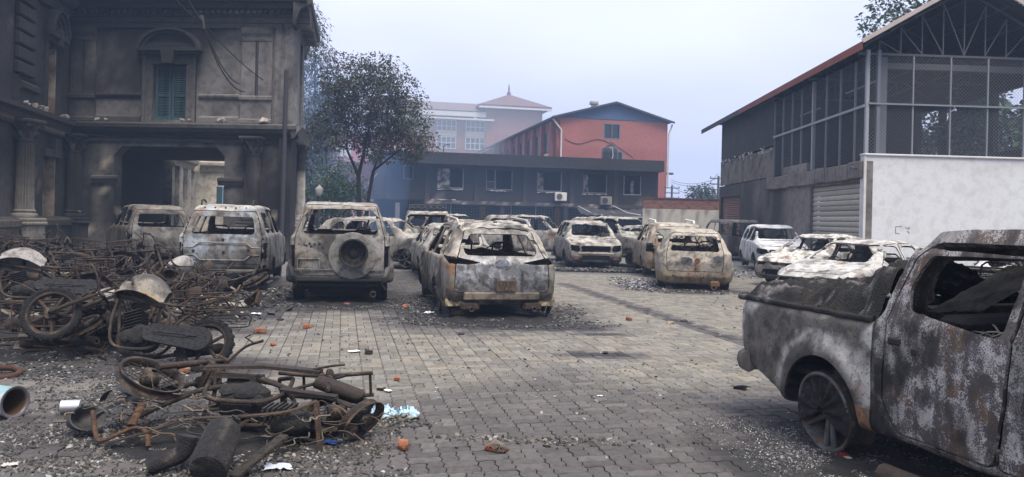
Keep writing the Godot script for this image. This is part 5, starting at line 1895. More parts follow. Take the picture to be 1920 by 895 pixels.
func car(called: String, label: String, category: String, s: Dictionary, where: Vector3, heading: float, group := "burnt-out cars parked in the yard") -> Node3D:
	var t := thing(called, label, category, where - Vector3(0, s.drop, 0), heading, group)
	var tilt: float = s.get("tilt", 0.0)
	t.rotation_degrees.z = tilt
	var sk := Hull.new()
	s.seed_at = Vector3(s.seed * 3.7, s.seed * 1.3, s.seed * 2.1)
	sk.make(s)
	var dent: float = s.get("dent", 0.022)
	for side in 2:
		var sg := 1.0 if side == 0 else -1.0
		var P := PackedVector3Array()
		var C := PackedColorArray()
		for i in sk.pos.size():
			var p := sk.pos[i]
			var w := Vector3(p.x, p.y, p.z * sg)
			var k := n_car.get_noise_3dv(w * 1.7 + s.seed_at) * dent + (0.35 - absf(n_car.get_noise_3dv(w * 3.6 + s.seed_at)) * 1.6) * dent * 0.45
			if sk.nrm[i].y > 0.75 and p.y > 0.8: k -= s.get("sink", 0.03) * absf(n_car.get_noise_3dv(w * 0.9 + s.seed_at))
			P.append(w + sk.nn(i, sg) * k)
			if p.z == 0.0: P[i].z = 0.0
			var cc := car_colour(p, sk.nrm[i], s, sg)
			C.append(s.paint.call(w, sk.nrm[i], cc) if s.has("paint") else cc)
		sk.disp.append(P)
		sk.cols.append(C)
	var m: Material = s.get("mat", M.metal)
	var cnt := sk.pos.size()
	var rest := PackedFloat32Array(); rest.resize(cnt); rest.fill(-9.0)
	var gap: float = s.get("gap", 0.007)
	for q in s.panels:
		var f := PackedFloat32Array(); f.resize(cnt)
		for i in cnt:
			var d: float = sk.region(sk.pos[i], q[1])
			for e in q.slice(2): d = maxf(d, -sk.region(sk.pos[i], e))
			rest[i] = maxf(rest[i], -d + gap)
			f[i] = maxf(d + gap, -sk.hole[i])
		if q[0] == "": continue                      # burnt away: only the hole is left
		var kept := sk.cols
		if q[0] in s.get("bare", []):               # the sheet's own full-colour pattern, only dimmed where it is sooty
			sk.cols = []
			for src in kept:
				var alt := PackedColorArray()
				for i in src.size():
					var tint := Color(0.92, 0.91, 0.89).lerp(Color(0.60, 0.55, 0.47), ss(0.98, 1.10, sk.pos[i].y) + ss(0.75, 0.55, sk.pos[i].y) * 0.6)
					alt.append(tint * clampf((src[i] as Color).get_luminance() / 0.24, 0.40, 1.0))
				sk.cols.append(alt)
		var both: bool = q[1][0] != "side"
		var pm: Material = s.get("mats", {}).get(q[0], m)
		if both:
			var mb := MB.new()
			sk.panel(f, 0.018, [1.0, -1.0], mb)
			part(t, q[0], mb, pm)
		else:
			for sg in [1.0, -1.0]:
				var mb := MB.new()
				sk.panel(f, 0.022, [sg], mb)
				part(t, q[0], mb, pm)
		sk.cols = kept
	for i in cnt: rest[i] = maxf(rest[i], -sk.hole[i])
	var body := MB.new()
	sk.panel(rest, s.get("thick", 0.035), [1.0, -1.0], body)
	part(t, "body_shell", body, m)
	# running gear and what the fire left inside
	var wheel_m: ArrayMesh = s.wheel
	for a in s.arches:
		for sg in [1.0, -1.0]:
			var w := part(t, "wheel", wheel_m, s.get("wheel_mat", M.char))
			w.transform = Transform3D(Basis(Vector3.UP, 0.0 if sg > 0 else PI) * Basis(Vector3.UP, s.get("steer", 0.0) if a[0] > 0 else 0.0), Vector3(a[0], s.get("wheel_y", a[1]), sg * (s.hw - 0.13)))
			if s.get("camber", 0.0) != 0.0: w.rotate_object_local(Vector3.RIGHT, s.camber)
			w.rotate_object_local(Vector3(0, 0, 1), a[0] * 1.7 + sg)
			if s.get("tyre", false):
				var ty := part(w, "tyre", tyre_mesh, M.char)
				ty.scale = Vector3.ONE * s.get("tyre_size", 1.0)
		var ax := MB.new(); ax.col = Color(0.05, 0.042, 0.038)
		ax.bar(Vector3(a[0], a[1], -s.hw + 0.2), Vector3(a[0], a[1], s.hw - 0.2), 0.04)
		ax.lathe([Vector2(0, -0.14), Vector2(0.13, -0.08), Vector2(0.13, 0.08), Vector2(0, 0.14)], 8, Transform3D(Basis(Vector3.RIGHT, PI / 2), Vector3(a[0], a[1], 0)))
		part(t, "axle", ax, M.rust)
	if s.get("seats", []).size() > 0:
		for q in s.seats: seat(t, q)
	var db := MB.new()
	db.col = Color(0.07, 0.06, 0.055)
	var dx: float = s.get("dash", 0.75)
	var bz: float = s.hw - 0.16
	db.bar(Vector3(dx, s.belt - 0.12, -bz), Vector3(dx, s.belt - 0.12, bz), 0.035, 8)
	db.bar(Vector3(dx + 0.1, 0.4, 0.0), Vector3(dx, s.belt - 0.12, 0.0), 0.03)
	db.cbox(Vector3(dx + 0.18, s.belt - 0.28, 0), Vector3(0.1, 0.3, bz * 1.7), 0.02)
	db.cbox(Vector3(dx + 0.12, s.belt - 0.2, -0.45), Vector3(0.26, 0.2, 0.3), 0.03)
	part(t, "dashboard_frame", db, M.rust)
	var stw := MB.new()
	stw.col = Color(0.045, 0.04, 0.04)
	var ring := []
	var sc := Vector3(dx - 0.22, s.belt - 0.02, 0.36)
	for i in 19:
		var a := TAU * i / 18
		ring.append(sc + Vector3(0.35 * cos(a) * 0.18, cos(a) * 0.17, sin(a) * 0.18))
	stw.tube(ring, 0.012, 6, -1.0, false)
	stw.bar(sc, Vector3(dx + 0.1, s.belt - 0.2, 0.36), 0.02)
	stw.bar(sc, ring[0], 0.01); stw.bar(sc, ring[6], 0.01); stw.bar(sc, ring[12], 0.01)
	part(t, "steering_wheel", stw, M.rust)
	return t

func seat(t: Node3D, q: Array) -> void:
	# [x, z, half-width, back height, lean]
	var c := MB.new()
	c.col = Color(0.075, 0.06, 0.05)
	var x: float = q[0]; var z: float = q[1]; var w: float = q[2]; var h: float = q[3]
	var lean: float = q[4]
	var b0 := Vector3(x - 0.25, 0.55, z - w); var b1 := Vector3(x - 0.25, 0.55, z + w)
	var t0 := Vector3(x - 0.25 - lean, h, z - w * 0.8); var t1 := Vector3(x - 0.25 - lean, h, z + w * 0.8)
	c.tube([b0, t0, t0 + Vector3(0, 0.05, 0.06), t1 + Vector3(0, 0.05, -0.06), t1, b1], 0.018, 6)
	for k in 5:
		var f := 0.15 + k * 0.17
		var a := b0.lerp(t0, f); var b := b1.lerp(t1, f)
		var pts := []
		for i in 9: pts.append(a.lerp(b, i / 8.0) + Vector3(0.03 * (1 if i % 2 else -1), 0.02 * (i % 2), 0))
		c.tube(pts, 0.006, 4, -1.0, false)
	for k in 2: c.bar(b0.lerp(t0, 0.3 + 0.4 * k), b1.lerp(t1, 0.3 + 0.4 * k), 0.012)
	c.tube([b0, Vector3(x + 0.25, 0.5, z - w), Vector3(x + 0.25, 0.5, z + w), b1], 0.018, 6)
	for k in 6: c.bar(b0.lerp(Vector3(x + 0.25, 0.5, z - w), k / 5.0), b1.lerp(Vector3(x + 0.25, 0.5, z + w), k / 5.0), 0.006, 4)
	c.cbox(Vector3(x, 0.42, z), Vector3(0.4, 0.06, w * 1.6), 0.02)
	part(t, "seat_frame", c, M.rust)

# ---- wheels: a rim without its tyre; the axis is local z, the outer face towards +z
var tyre_mesh: ArrayMesh
func alloy_wheel(r: float, spokes: int, col: Color, wide := 0.2, twin := true) -> ArrayMesh:
	var mb := MB.new()
	var rx := Basis(Vector3.RIGHT, PI / 2)
	mb.colf = func(p: Vector3) -> Color: return col * (0.75 + 0.5 * n_car.get_noise_3dv(p * 9.0 + Vector3(r * 50, 0, 0))) if n_car.get_noise_3dv(p * 5.0 + Vector3(0, r * 70, 0)) < 0.25 else Color(0.13, 0.075, 0.04)
	mb.lathe([Vector2(r * 0.90, -wide / 2), Vector2(r, -wide / 2), Vector2(r, -wide / 2 + 0.015), Vector2(r * 0.9, -wide / 2 + 0.03), Vector2(r * 0.86, 0.0), Vector2(r * 0.92, wide / 2 - 0.03), Vector2(r, wide / 2 - 0.014), Vector2(r, wide / 2), Vector2(r * 0.93, wide / 2 + 0.003), Vector2(r * 0.90, wide / 2 - 0.012), Vector2(r * 0.82, 0.01), Vector2(r * 0.84, -wide / 2 + 0.01), Vector2(r * 0.90, -wide / 2)], 36, Transform3D(rx, Vector3()))
	mb.lathe([Vector2(0.0, -0.02), Vector2(r * 0.26, -0.01), Vector2(r * 0.27, 0.03), Vector2(r * 0.2, 0.045), Vector2(r * 0.12, 0.035), Vector2(0.0, 0.035)].map(func(v): return Vector2(v.x, v.y)), 18, Transform3D(Basis(Vector3.RIGHT, PI / 2), Vector3(0, 0, 0.03)))
	for k in spokes:
		var a := TAU * k / spokes
		var d := Vector3(cos(a), sin(a), 0)
		var sd := Vector3(-sin(a), cos(a), 0)
		for e in ([-1.0, 1.0] if twin else [0.0]):
			var p0: Vector3 = d * r * 0.18 + sd * r * 0.07 * e + Vector3(0, 0, 0.055)
			var p1: Vector3 = d * r * 0.55 + sd * r * (0.11 if twin else 0.0) * e + Vector3(0, 0, 0.075)
			var p2: Vector3 = d * r * 0.93 + sd * r * (0.17 if twin else 0.0) * e + Vector3(0, 0, wide / 2 - 0.03)
			mb.tube([p0, p1, p2], r * (0.075 if twin else 0.12), 6, r * (0.085 if twin else 0.14))
	# brake disc and hub behind
	mb.colf = null
	mb.col = Color(0.06, 0.045, 0.04)
	mb.lathe([Vector2(0.0, -0.03), Vector2(r * 0.62, -0.03), Vector2(r * 0.62, -0.005), Vector2(0.0, -0.005)], 20, Transform3D(rx, Vector3(0, 0, -0.02)))
	mb.cbox(Vector3(r * 0.5, 0.0, -0.03), Vector3(r * 0.3, r * 0.5, 0.09), 0.015)
	return mb.done()

func steel_wheel(r: float, col: Color) -> ArrayMesh:
	var mb := MB.new()
	mb.colf = func(p: Vector3) -> Color: return col * (0.8 + 0.6 * n_car.get_noise_3dv(p * 8.0))
	var rx := Basis(Vector3.RIGHT, PI / 2)
	var w := 0.17
	mb.lathe([Vector2(r * 0.88, -w / 2), Vector2(r, -w / 2), Vector2(r * 0.88, -w / 4), Vector2(r * 0.84, w / 4), Vector2(r, w / 2), Vector2(r * 0.9, w / 2), Vector2(r * 0.82, w / 4), Vector2(r * 0.84, -w / 2)], 28, Transform3D(rx, Vector3()))
	mb.lathe([Vector2(r * 0.86, 0.0), Vector2(r * 0.72, 0.03), Vector2(r * 0.55, 0.02), Vector2(r * 0.42, 0.05), Vector2(r * 0.3, 0.05), Vector2(r * 0.26, 0.02), Vector2(0.0, 0.02)].map(func(v): return Vector2(v.x, -v.y)), 24, Transform3D(rx, Vector3(0, 0, 0.0)))
	mb.colf = null
	mb.col = Color(0.012, 0.012, 0.012)
	for k in 10:
		var a := TAU * k / 10
		mb.cbox(Vector3(cos(a), sin(a), 0) * r * 0.64 + Vector3(0, 0, 0.033), Vector3(r * 0.16, r * 0.13, 0.012), 0.004, Basis(Vector3(0, 0, 1), a))
	return mb.done()

func tyre() -> ArrayMesh:
	var mb := MB.new()
	mb.colf = func(p: Vector3) -> Color: return Color(0.035, 0.034, 0.035) * (1.0 + n_car.get_noise_3dv(p * 12.0))
	var rx := Basis(Vector3.RIGHT, PI / 2)
	mb.lathe([Vector2(0.24, -0.1), Vector2(0.31, -0.11), Vector2(0.345, -0.085), Vector2(0.35, 0.0), Vector2(0.345, 0.085), Vector2(0.31, 0.11), Vector2(0.24, 0.1)], 32, Transform3D(rx, Vector3()))
	return mb.done()
func V(x: float, y: float) -> Vector2: return Vector2(x, y)

# doors and side glass of an ordinary four-door body
func sides(s: Dictionary, sill: float, belt: float, top: float, xa: float, xb: float, xc: float, xt: float, quarter := []) -> void:
	s.panels.append(["rear_door", opening("side", [V(xa + 0.12, sill), V(xb - 0.003, sill), V(xb - 0.003, top), V(xa + 0.28, top - 0.015), V(xa - 0.14, belt + 0.05), V(xa - 0.1, belt - 0.25)], 0.05, 0.3)])
	s.panels.append(["front_door", opening("side", [V(xb + 0.003, sill), V(xc - 0.05, sill), V(xc + 0.03, belt - 0.3), V(xc, belt + 0.03), V(xt, top - 0.03), V(xb + 0.003, top)], 0.04, 0.3)])
	s.holes.append(opening("side", [V(xa + 0.0, belt + 0.07), V(xb - 0.08, belt + 0.06), V(xb - 0.08, top - 0.06), V(xa + 0.27, top - 0.075)], 0.045, 0.3))
	s.holes.append(opening("side", [V(xb + 0.075, belt + 0.06), V(xc - 0.07, belt + 0.05), V(xt - 0.05, top - 0.09), V(xb + 0.075, top - 0.06)], 0.04, 0.3))
	if quarter.size() > 0: s.holes.append(opening("side", [V(quarter[0], belt + 0.09), V(xa - 0.15, belt + 0.08), V(xa + 0.12, top - 0.08), V(quarter[1], top - 0.09)], 0.04, 0.3))

func tones(s: Dictionary, kind: String, seed_: int) -> Dictionary:
	s.seed = seed_
	match kind:
		"ash":
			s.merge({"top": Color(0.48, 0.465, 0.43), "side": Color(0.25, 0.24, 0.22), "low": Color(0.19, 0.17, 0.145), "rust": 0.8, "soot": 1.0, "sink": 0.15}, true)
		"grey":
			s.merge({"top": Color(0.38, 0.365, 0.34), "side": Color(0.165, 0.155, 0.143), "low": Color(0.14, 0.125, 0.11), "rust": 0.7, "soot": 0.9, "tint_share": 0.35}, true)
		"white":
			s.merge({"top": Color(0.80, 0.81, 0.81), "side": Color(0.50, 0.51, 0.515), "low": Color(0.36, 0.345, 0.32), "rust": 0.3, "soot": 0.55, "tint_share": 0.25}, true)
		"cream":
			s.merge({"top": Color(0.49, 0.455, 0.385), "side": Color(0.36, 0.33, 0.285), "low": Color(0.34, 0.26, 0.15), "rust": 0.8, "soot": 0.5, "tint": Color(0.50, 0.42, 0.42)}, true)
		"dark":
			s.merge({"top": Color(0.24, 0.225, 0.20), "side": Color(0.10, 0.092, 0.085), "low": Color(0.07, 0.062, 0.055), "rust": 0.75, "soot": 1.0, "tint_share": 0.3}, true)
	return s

func spec_estate() -> Dictionary:
	var s := {"prof": [V(-2.05, 0.30), V(-2.17, 0.48), V(-2.2, 0.72), V(-2.17, 0.98), V(-2.05, 1.1), V(-1.68, 1.52), V(-1.42, 1.6), V(-0.4, 1.66), V(0.35, 1.63), V(0.62, 1.56), V(1.35, 1.10), V(2.0, 0.98), V(2.2, 0.78), V(2.24, 0.55), V(2.1, 0.28)],
		"hw": 0.925, "belt": 1.0, "tumble": 0.46, "ledge": 0.035, "k": 0.11, "arches": [[-1.32, 0.35, 0.36], [1.33, 0.35, 0.36]], "drop": 0.09, "wheel": W_alloy, "wheel_y": 0.35, "holes": [], "panels": [], "dash": 0.8, "flare": 0.05, "tail": 0.09,
		"seats": [[0.15, 0.38, 0.23, 1.2, 0.16], [0.15, -0.38, 0.23, 1.2, 0.16], [-0.85, 0.0, 0.58, 1.05, 0.12]]}
	sides(s, 0.37, 1.0, 1.56, -0.98, -0.09, 0.98, 0.5, [-1.5, -1.24])
	s.holes.append(opening("rear", [V(-0.57, 1.09), V(0.57, 1.09), V(0.60, 1.2), V(0.47, 1.43), V(-0.47, 1.43), V(-0.60, 1.2)], 0.07, -1.2))
	s.holes.append(opening("rear", [V(0.28, 0.985), V(0.55, 0.955), V(0.86, 0.97), V(0.9, 1.09), V(0.72, 1.06)], 0.012, -1.5))
	s.holes.append(opening("front", mirror_span(0.68, 1.14, 1.54, 0.56), 0.06, 0.5))
	s.holes.append(opening("front", [V(0.42, 0.78), V(0.8, 0.82), V(0.82, 0.93), V(0.5, 0.88)], 0.02, 1.7))
	s.holes.append(opening("front", mirror_span(0.42, 0.52, 0.74), 0.03, 1.9))
	s.panels.append(["tailgate", opening("rear", [V(-0.76, 0.52), V(0.76, 0.52), V(0.74, 0.98), V(0.68, 1.12), V(0.53, 1.54), V(-0.53, 1.54), V(-0.68, 1.12), V(-0.74, 0.98)], 0.06, -1.2)])
	s.panels.append(["bonnet", opening("top", [V(1.38, -0.74), V(2.0, -0.62), V(2.0, 0.62), V(1.38, 0.74)], 0.05, 0.85)])
	return s

func spec_offroader() -> Dictionary:
	var s := {"prof": [V(-2.13, 0.47), V(-2.21, 0.60), V(-2.24, 1.0), V(-2.17, 1.32), V(-1.99, 1.85), V(-1.86, 1.93), V(-0.5, 1.96), V(0.42, 1.92), V(0.55, 1.85), V(0.92, 1.36), V(1.1, 1.30), V(2.1, 1.18), V(2.26, 1.0), V(2.28, 0.55), V(2.15, 0.42)],
		"hw": 0.885, "belt": 1.30, "tumble": 0.33, "ledge": 0.03, "k": 0.08, "arches": [[-1.38, 0.37, 0.42], [1.36, 0.37, 0.42]], "drop": 0.11, "wheel": W_steel, "holes": [], "panels": [], "dash": 0.7, "flare": 0.075, "nose": 0.04, "tail": 0.03, "yc": 0.8, "tyre": true, "tyre_size": 0.93, "wheel_y": 0.42,
		"seats": [[0.1, 0.38, 0.24, 1.35, 0.14], [0.1, -0.38, 0.24, 1.35, 0.14], [-0.8, 0.0, 0.6, 1.3, 0.1]]}
	sides(s, 0.52, 1.30, 1.86, -1.0, -0.15, 0.92, 0.42, [-1.95, -1.8])
	s.holes.append(opening("rear", [V(-0.68, 1.36), V(0.68, 1.36), V(0.57, 1.80), V(-0.57, 1.80)], 0.08, -1.5))
	s.holes.append(opening("rear", [V(0.80, 0.78), V(1.0, 0.78), V(1.0, 1.16), V(0.80, 1.16)], 0.02, -1.98))
	s.holes.append(opening("front", mirror_span(0.70, 1.40, 1.84, 0.60), 0.05, 0.3))
	s.holes.append(opening("front", mirror_span(0.40, 0.75, 1.0), 0.03, 1.9))
	s.holes.append(opening("front", [V(0.5, 0.78), V(0.8, 0.78), V(0.8, 1.0), V(0.5, 1.0)], 0.03, 1.9))
	s.panels.append(["tailgate", opening("rear", [V(-0.785, 0.62), V(0.785, 0.62), V(0.785, 1.3), V(0.62, 1.88), V(-0.62, 1.88), V(-0.785, 1.3)], 0.05, -1.5)])
	s.panels.append(["bonnet", opening("top", [V(0.98, -0.76), V(2.1, -0.72), V(2.1, 0.72), V(0.98, 0.76)], 0.05, 1.0)])
	return s

func spec_tall() -> Dictionary:
	var s := {"prof": [V(-2.08, 0.45), V(-2.17, 0.6), V(-2.2, 0.95), V(-2.14, 1.22), V(-1.97, 1.74), V(-1.82, 1.83), V(-0.4, 1.87), V(0.4, 1.84), V(0.5, 1.78), V(0.86, 1.30), V(1.02, 1.24), V(2.0, 1.13), V(2.2, 0.95), V(2.22, 0.5), V(2.1, 0.4)],
		"hw": 0.86, "belt": 1.2, "tumble": 0.36, "ledge": 0.02, "k": 0.09, "arches": [[-1.32, 0.37, 0.40], [1.36, 0.37, 0.40]], "drop": 0.1, "wheel": W_steel, "holes": [], "panels": [], "dash": 0.65, "flare": 0.04, "nose": 0.05, "tail": 0.03, "yc": 0.75,
		"seats": [[0.1, 0.36, 0.23, 1.35, 0.14], [0.1, -0.36, 0.23, 1.35, 0.14], [-0.75, 0.0, 0.55, 1.25, 0.1]]}
	sides(s, 0.48, 1.2, 1.78, -0.95, -0.12, 0.86, 0.38, [-1.85, -1.68])
	s.holes.append(opening("rear", [V(-0.61, 1.255), V(0.61, 1.255), V(0.56, 1.61), V(-0.56, 1.61)], 0.06, -1.5))
	s.holes.append(opening("rear", [V(0.78, 0.94), V(0.95, 0.94), V(0.95, 1.09), V(0.78, 1.09)], 0.015, -1.95))
	s.holes.append(opening("rear", [V(0.78, 0.76), V(0.95, 0.76), V(0.95, 0.91), V(0.78, 0.91)], 0.015, -1.95))
	s.holes.append(opening("front", mirror_span(0.66, 1.34, 1.78, 0.58), 0.05, 0.25))
	s.holes.append(opening("front", mirror_span(0.38, 0.72, 0.96), 0.03, 1.9))
	s.holes.append(opening("front", [V(0.48, 0.74), V(0.76, 0.76), V(0.76, 0.98), V(0.5, 0.96)], 0.03, 1.8))
	s.panels.append(["tailgate", opening("rear", [V(-0.74, 0.66), V(0.74, 0.66), V(0.75, 1.2), V(0.63, 1.72), V(-0.63, 1.72), V(-0.75, 1.2)], 0.05, -1.5)])
	s.panels.append(["bonnet", opening("top", [V(1.0, -0.74), V(2.0, -0.7), V(2.0, 0.7), V(1.0, 0.74)], 0.05, 0.98)])
	return s

func spec_hatch() -> Dictionary:
	var s := {"prof": [V(-1.9, 0.22), V(-2.02, 0.4), V(-2.04, 0.75), V(-1.96, 0.98), V(-1.72, 1.40), V(-1.5, 1.49), V(-0.4, 1.53), V(0.3, 1.50), V(0.55, 1.43), V(1.22, 1.05), V(1.8, 0.93), V(1.98, 0.74), V(2.02, 0.45), V(1.9, 0.25)],
		"hw": 0.875, "belt": 0.95, "tumble": 0.54, "ledge": 0.03, "k": 0.12, "arches": [[-1.28, 0.33, 0.35], [1.24, 0.33, 0.35]], "drop": 0.08, "wheel": W_alloy, "holes": [], "panels": [], "dash": 0.75, "flare": 0.045, "tail": 0.07,
		"seats": [[0.1, 0.36, 0.22, 1.15, 0.15], [0.1, -0.36, 0.22, 1.15, 0.15], [-0.8, 0.0, 0.55, 1.0, 0.12]]}
	sides(s, 0.33, 0.95, 1.45, -0.95, -0.12, 0.92, 0.45, [-1.5, -1.25])
	s.holes.append(opening("rear", [V(-0.57, 1.0), V(0.57, 1.0), V(0.50, 1.36), V(-0.50, 1.36)], 0.05, -1.3))
	s.holes.append(opening("front", mirror_span(0.66, 1.08, 1.42, 0.56), 0.05, 0.4))
	s.holes.append(opening("front", [V(0.44, 0.72), V(0.8, 0.78), V(0.8, 0.9), V(0.5, 0.86)], 0.03, 1.5))
	s.holes.append(opening("front", mirror_span(0.44, 0.44, 0.66), 0.04, 1.7))
	s.panels.append(["tailgate", opening("rear", [V(-0.64, 0.53), V(0.64, 0.53), V(0.66, 0.95), V(0.56, 1.43), V(-0.56, 1.43), V(-0.66, 0.95)], 0.04, -1.3)])
	s.panels.append(["bonnet", opening("top", [V(1.22, -0.7), V(1.82, -0.6), V(1.82, 0.6), V(1.22, 0.7)], 0.05, 0.8)])
	return s

func spec_crossover() -> Dictionary:
	var s := {"prof": [V(-2.0, 0.35), V(-2.1, 0.6), V(-2.1, 1.02), V(-1.85, 1.54), V(-1.6, 1.65), V(-0.4, 1.70), V(0.35, 1.67), V(0.6, 1.59), V(1.18, 1.16), V(1.35, 1.11), V(1.95, 1.0), V(2.10, 0.86), V(2.13, 0.5), V(2.0, 0.3)],
		"hw": 0.92, "belt": 1.06, "tumble": 0.36, "ledge": 0.03, "k": 0.1, "arches": [[-1.3, 0.36, 0.38], [1.34, 0.36, 0.38]], "drop": 0.1, "wheel": W_alloy, "holes": [], "panels": [], "dash": 0.75, "flare": 0.05, "nose": 0.08,
		"seats": [[0.1, 0.38, 0.23, 1.25, 0.15], [0.1, -0.38, 0.23, 1.25, 0.15], [-0.8, 0.0, 0.58, 1.15, 0.12]]}
	sides(s, 0.42, 1.06, 1.61, -0.95, -0.1, 0.95, 0.48, [-1.6, -1.4])
	s.holes.append(opening("rear", mirror_span(0.6, 1.12, 1.5, 0.52), 0.05, -1.5))
	s.holes.append(opening("rear", [V(0.7, 0.85), V(0.95, 0.85), V(0.95, 1.1), V(0.72, 1.1)], 0.03, -1.8))
	s.holes.append(opening("front", mirror_span(0.70, 1.20, 1.58, 0.60), 0.05, 0.4))
	s.holes.append(opening("front", [V(0.53, 0.66), V(0.84, 0.70), V(0.86, 0.90), V(0.56, 0.86)], 0.04, 1.6))
	s.holes.append(opening("front", mirror_span(0.48, 0.67, 0.86), 0.03, 1.8))
	s.holes.append(opening("front", mirror_span(0.46, 0.36, 0.55), 0.04, 1.8))
	s.panels.append(["bonnet", opening("top", [V(1.22, -0.78), V(1.98, -0.72), V(1.98, 0.72), V(1.22, 0.78)], 0.05, 0.9)])
	s.panels.append(["tailgate", opening("rear", mirror_span(0.72, 0.6, 1.58, 0.6), 0.05, -1.5)])
	return s

func spec_sedan() -> Dictionary:
	var s := {"prof": [V(-2.12, 0.28), V(-2.25, 0.5), V(-2.22, 0.9), V(-2.1, 1.0), V(-1.6, 1.03), V(-1.05, 1.34), V(-0.45, 1.44), V(0.2, 1.43), V(0.48, 1.36), V(1.22, 0.99), V(1.95, 0.84), V(2.18, 0.66), V(2.22, 0.4), V(2.08, 0.25)],
		"hw": 0.86, "belt": 0.93, "tumble": 0.5, "ledge": 0.03, "k": 0.12, "arches": [[-1.3, 0.32, 0.35], [1.32, 0.32, 0.35]], "drop": 0.06, "wheel": W_alloy, "holes": [], "panels": [], "dash": 0.75, "flare": 0.03, "yc": 0.55,
		"seats": [[0.1, 0.36, 0.22, 1.1, 0.16], [0.1, -0.36, 0.22, 1.1, 0.16], [-0.85, 0.0, 0.55, 0.98, 0.14]]}
	sides(s, 0.3, 0.93, 1.38, -0.95, -0.1, 0.95, 0.42)
	s.holes.append(opening("rear", mirror_span(0.58, 1.07, 1.32, 0.5), 0.05, -0.8))
	s.holes.append(opening("front", mirror_span(0.64, 1.02, 1.36, 0.54), 0.05, 0.35))
	s.holes.append(opening("front", [V(-0.8, 0.62), V(0.8, 0.62), V(0.86, 0.74), V(0.5, 0.70), V(-0.5, 0.70), V(-0.86, 0.74)], 0.02, 1.6))
	s.holes.append(opening("front", mirror_span(0.5, 0.36, 0.52), 0.04, 1.9))
	s.panels.append(["bonnet", opening("top", [V(1.26, -0.72), V(2.0, -0.62), V(2.0, 0.62), V(1.26, 0.72)], 0.06, 0.7)])
	s.panels.append(["boot_lid", opening("top", [V(-2.1, -0.62), V(-1.66, -0.62), V(-1.66, 0.62), V(-2.1, 0.62)], 0.05, 0.85)])
	return s

func spec_jeep() -> Dictionary:
	var s := {"prof": [V(-1.9, 0.5), V(-1.98, 0.65), V(-2.0, 1.3), V(-1.92, 1.78), V(-1.78, 1.87), V(0.2, 1.89), V(0.36, 1.82), V(0.58, 1.26), V(0.7, 1.2), V(1.75, 1.12), V(1.88, 1.05), V(1.92, 0.6), V(1.85, 0.48)],
		"hw": 0.80, "belt": 1.2, "tumble": 0.14, "ledge": 0.02, "k": 0.06, "arches": [[-1.2, 0.40, 0.42], [1.25, 0.40, 0.42]], "drop": 0.1, "wheel": W_steel, "holes": [], "panels": [], "dash": 0.45, "flare": 0.1, "nose": 0.16, "yc": 0.8, "tyre": true, "tyre_size": 1.0,
		"seats": [[-0.2, 0.36, 0.22, 1.35, 0.12], [-0.2, -0.36, 0.22, 1.35, 0.12]]}
	sides(s, 0.58, 1.2, 1.78, -0.95, -0.35, 0.55, 0.3, [-1.85, -1.8])
	s.holes.append(opening("front", mirror_span(0.66, 1.30, 1.77, 0.62), 0.04, 0.1))
	s.holes.append(opening("front", mirror_span(0.32, 0.66, 1.02), 0.03, 1.7))
	s.holes.append(opening("front", [V(0.42, 0.78), V(0.62, 0.78), V(0.62, 0.98), V(0.42, 0.98)], 0.08, 1.6))
	s.holes.append(opening("rear", mirror_span(0.6, 1.3, 1.7, 0.58), 0.04, -1.7))
	s.panels.append(["bonnet", opening("top", [V(0.66, -0.6), V(1.8, -0.5), V(1.8, 0.5), V(0.66, 0.6)], 0.04, 0.95)])
	return s

func spec_van() -> Dictionary:
	var s := {"prof": [V(-1.8, 0.4), V(-1.86, 0.6), V(-1.86, 1.2), V(-1.78, 1.74), V(-1.64, 1.85), V(0.8, 1.86), V(1.1, 1.76), V(1.6, 1.12), V(1.82, 1.0), V(1.9, 0.5), V(1.8, 0.35)],
		"hw": 0.80, "belt": 1.1, "tumble": 0.16, "ledge": 0.015, "k": 0.08, "arches": [[-1.1, 0.34, 0.36], [1.2, 0.34, 0.36]], "drop": 0.08, "wheel": W_steel, "holes": [], "panels": [], "dash": 1.1, "yc": 0.8,
		"seats": [[0.5, 0.36, 0.22, 1.3, 0.12], [0.5, -0.36, 0.22, 1.3, 0.12]]}
	sides(s, 0.45, 1.1, 1.74, -0.75, 0.1, 1.3, 0.95, [-1.7, -1.65])
	s.holes.append(opening("rear", mirror_span(0.66, 1.12, 1.7, 0.6), 0.04, -1.5))
	s.holes.append(opening("front", mirror_span(0.64, 1.16, 1.74, 0.58), 0.05, 0.8))
	return s

var W_alloy: ArrayMesh
var W_steel: ArrayMesh

func behind(u: float, w: float, heading: float, back: float) -> Vector3:
	# the middle of a car whose tail (or nose) stands at a point of the picture
	var g := on_ground(u, w)
	return g + Vector3(cos(deg_to_rad(heading)), 0, -sin(deg_to_rad(heading))) * back

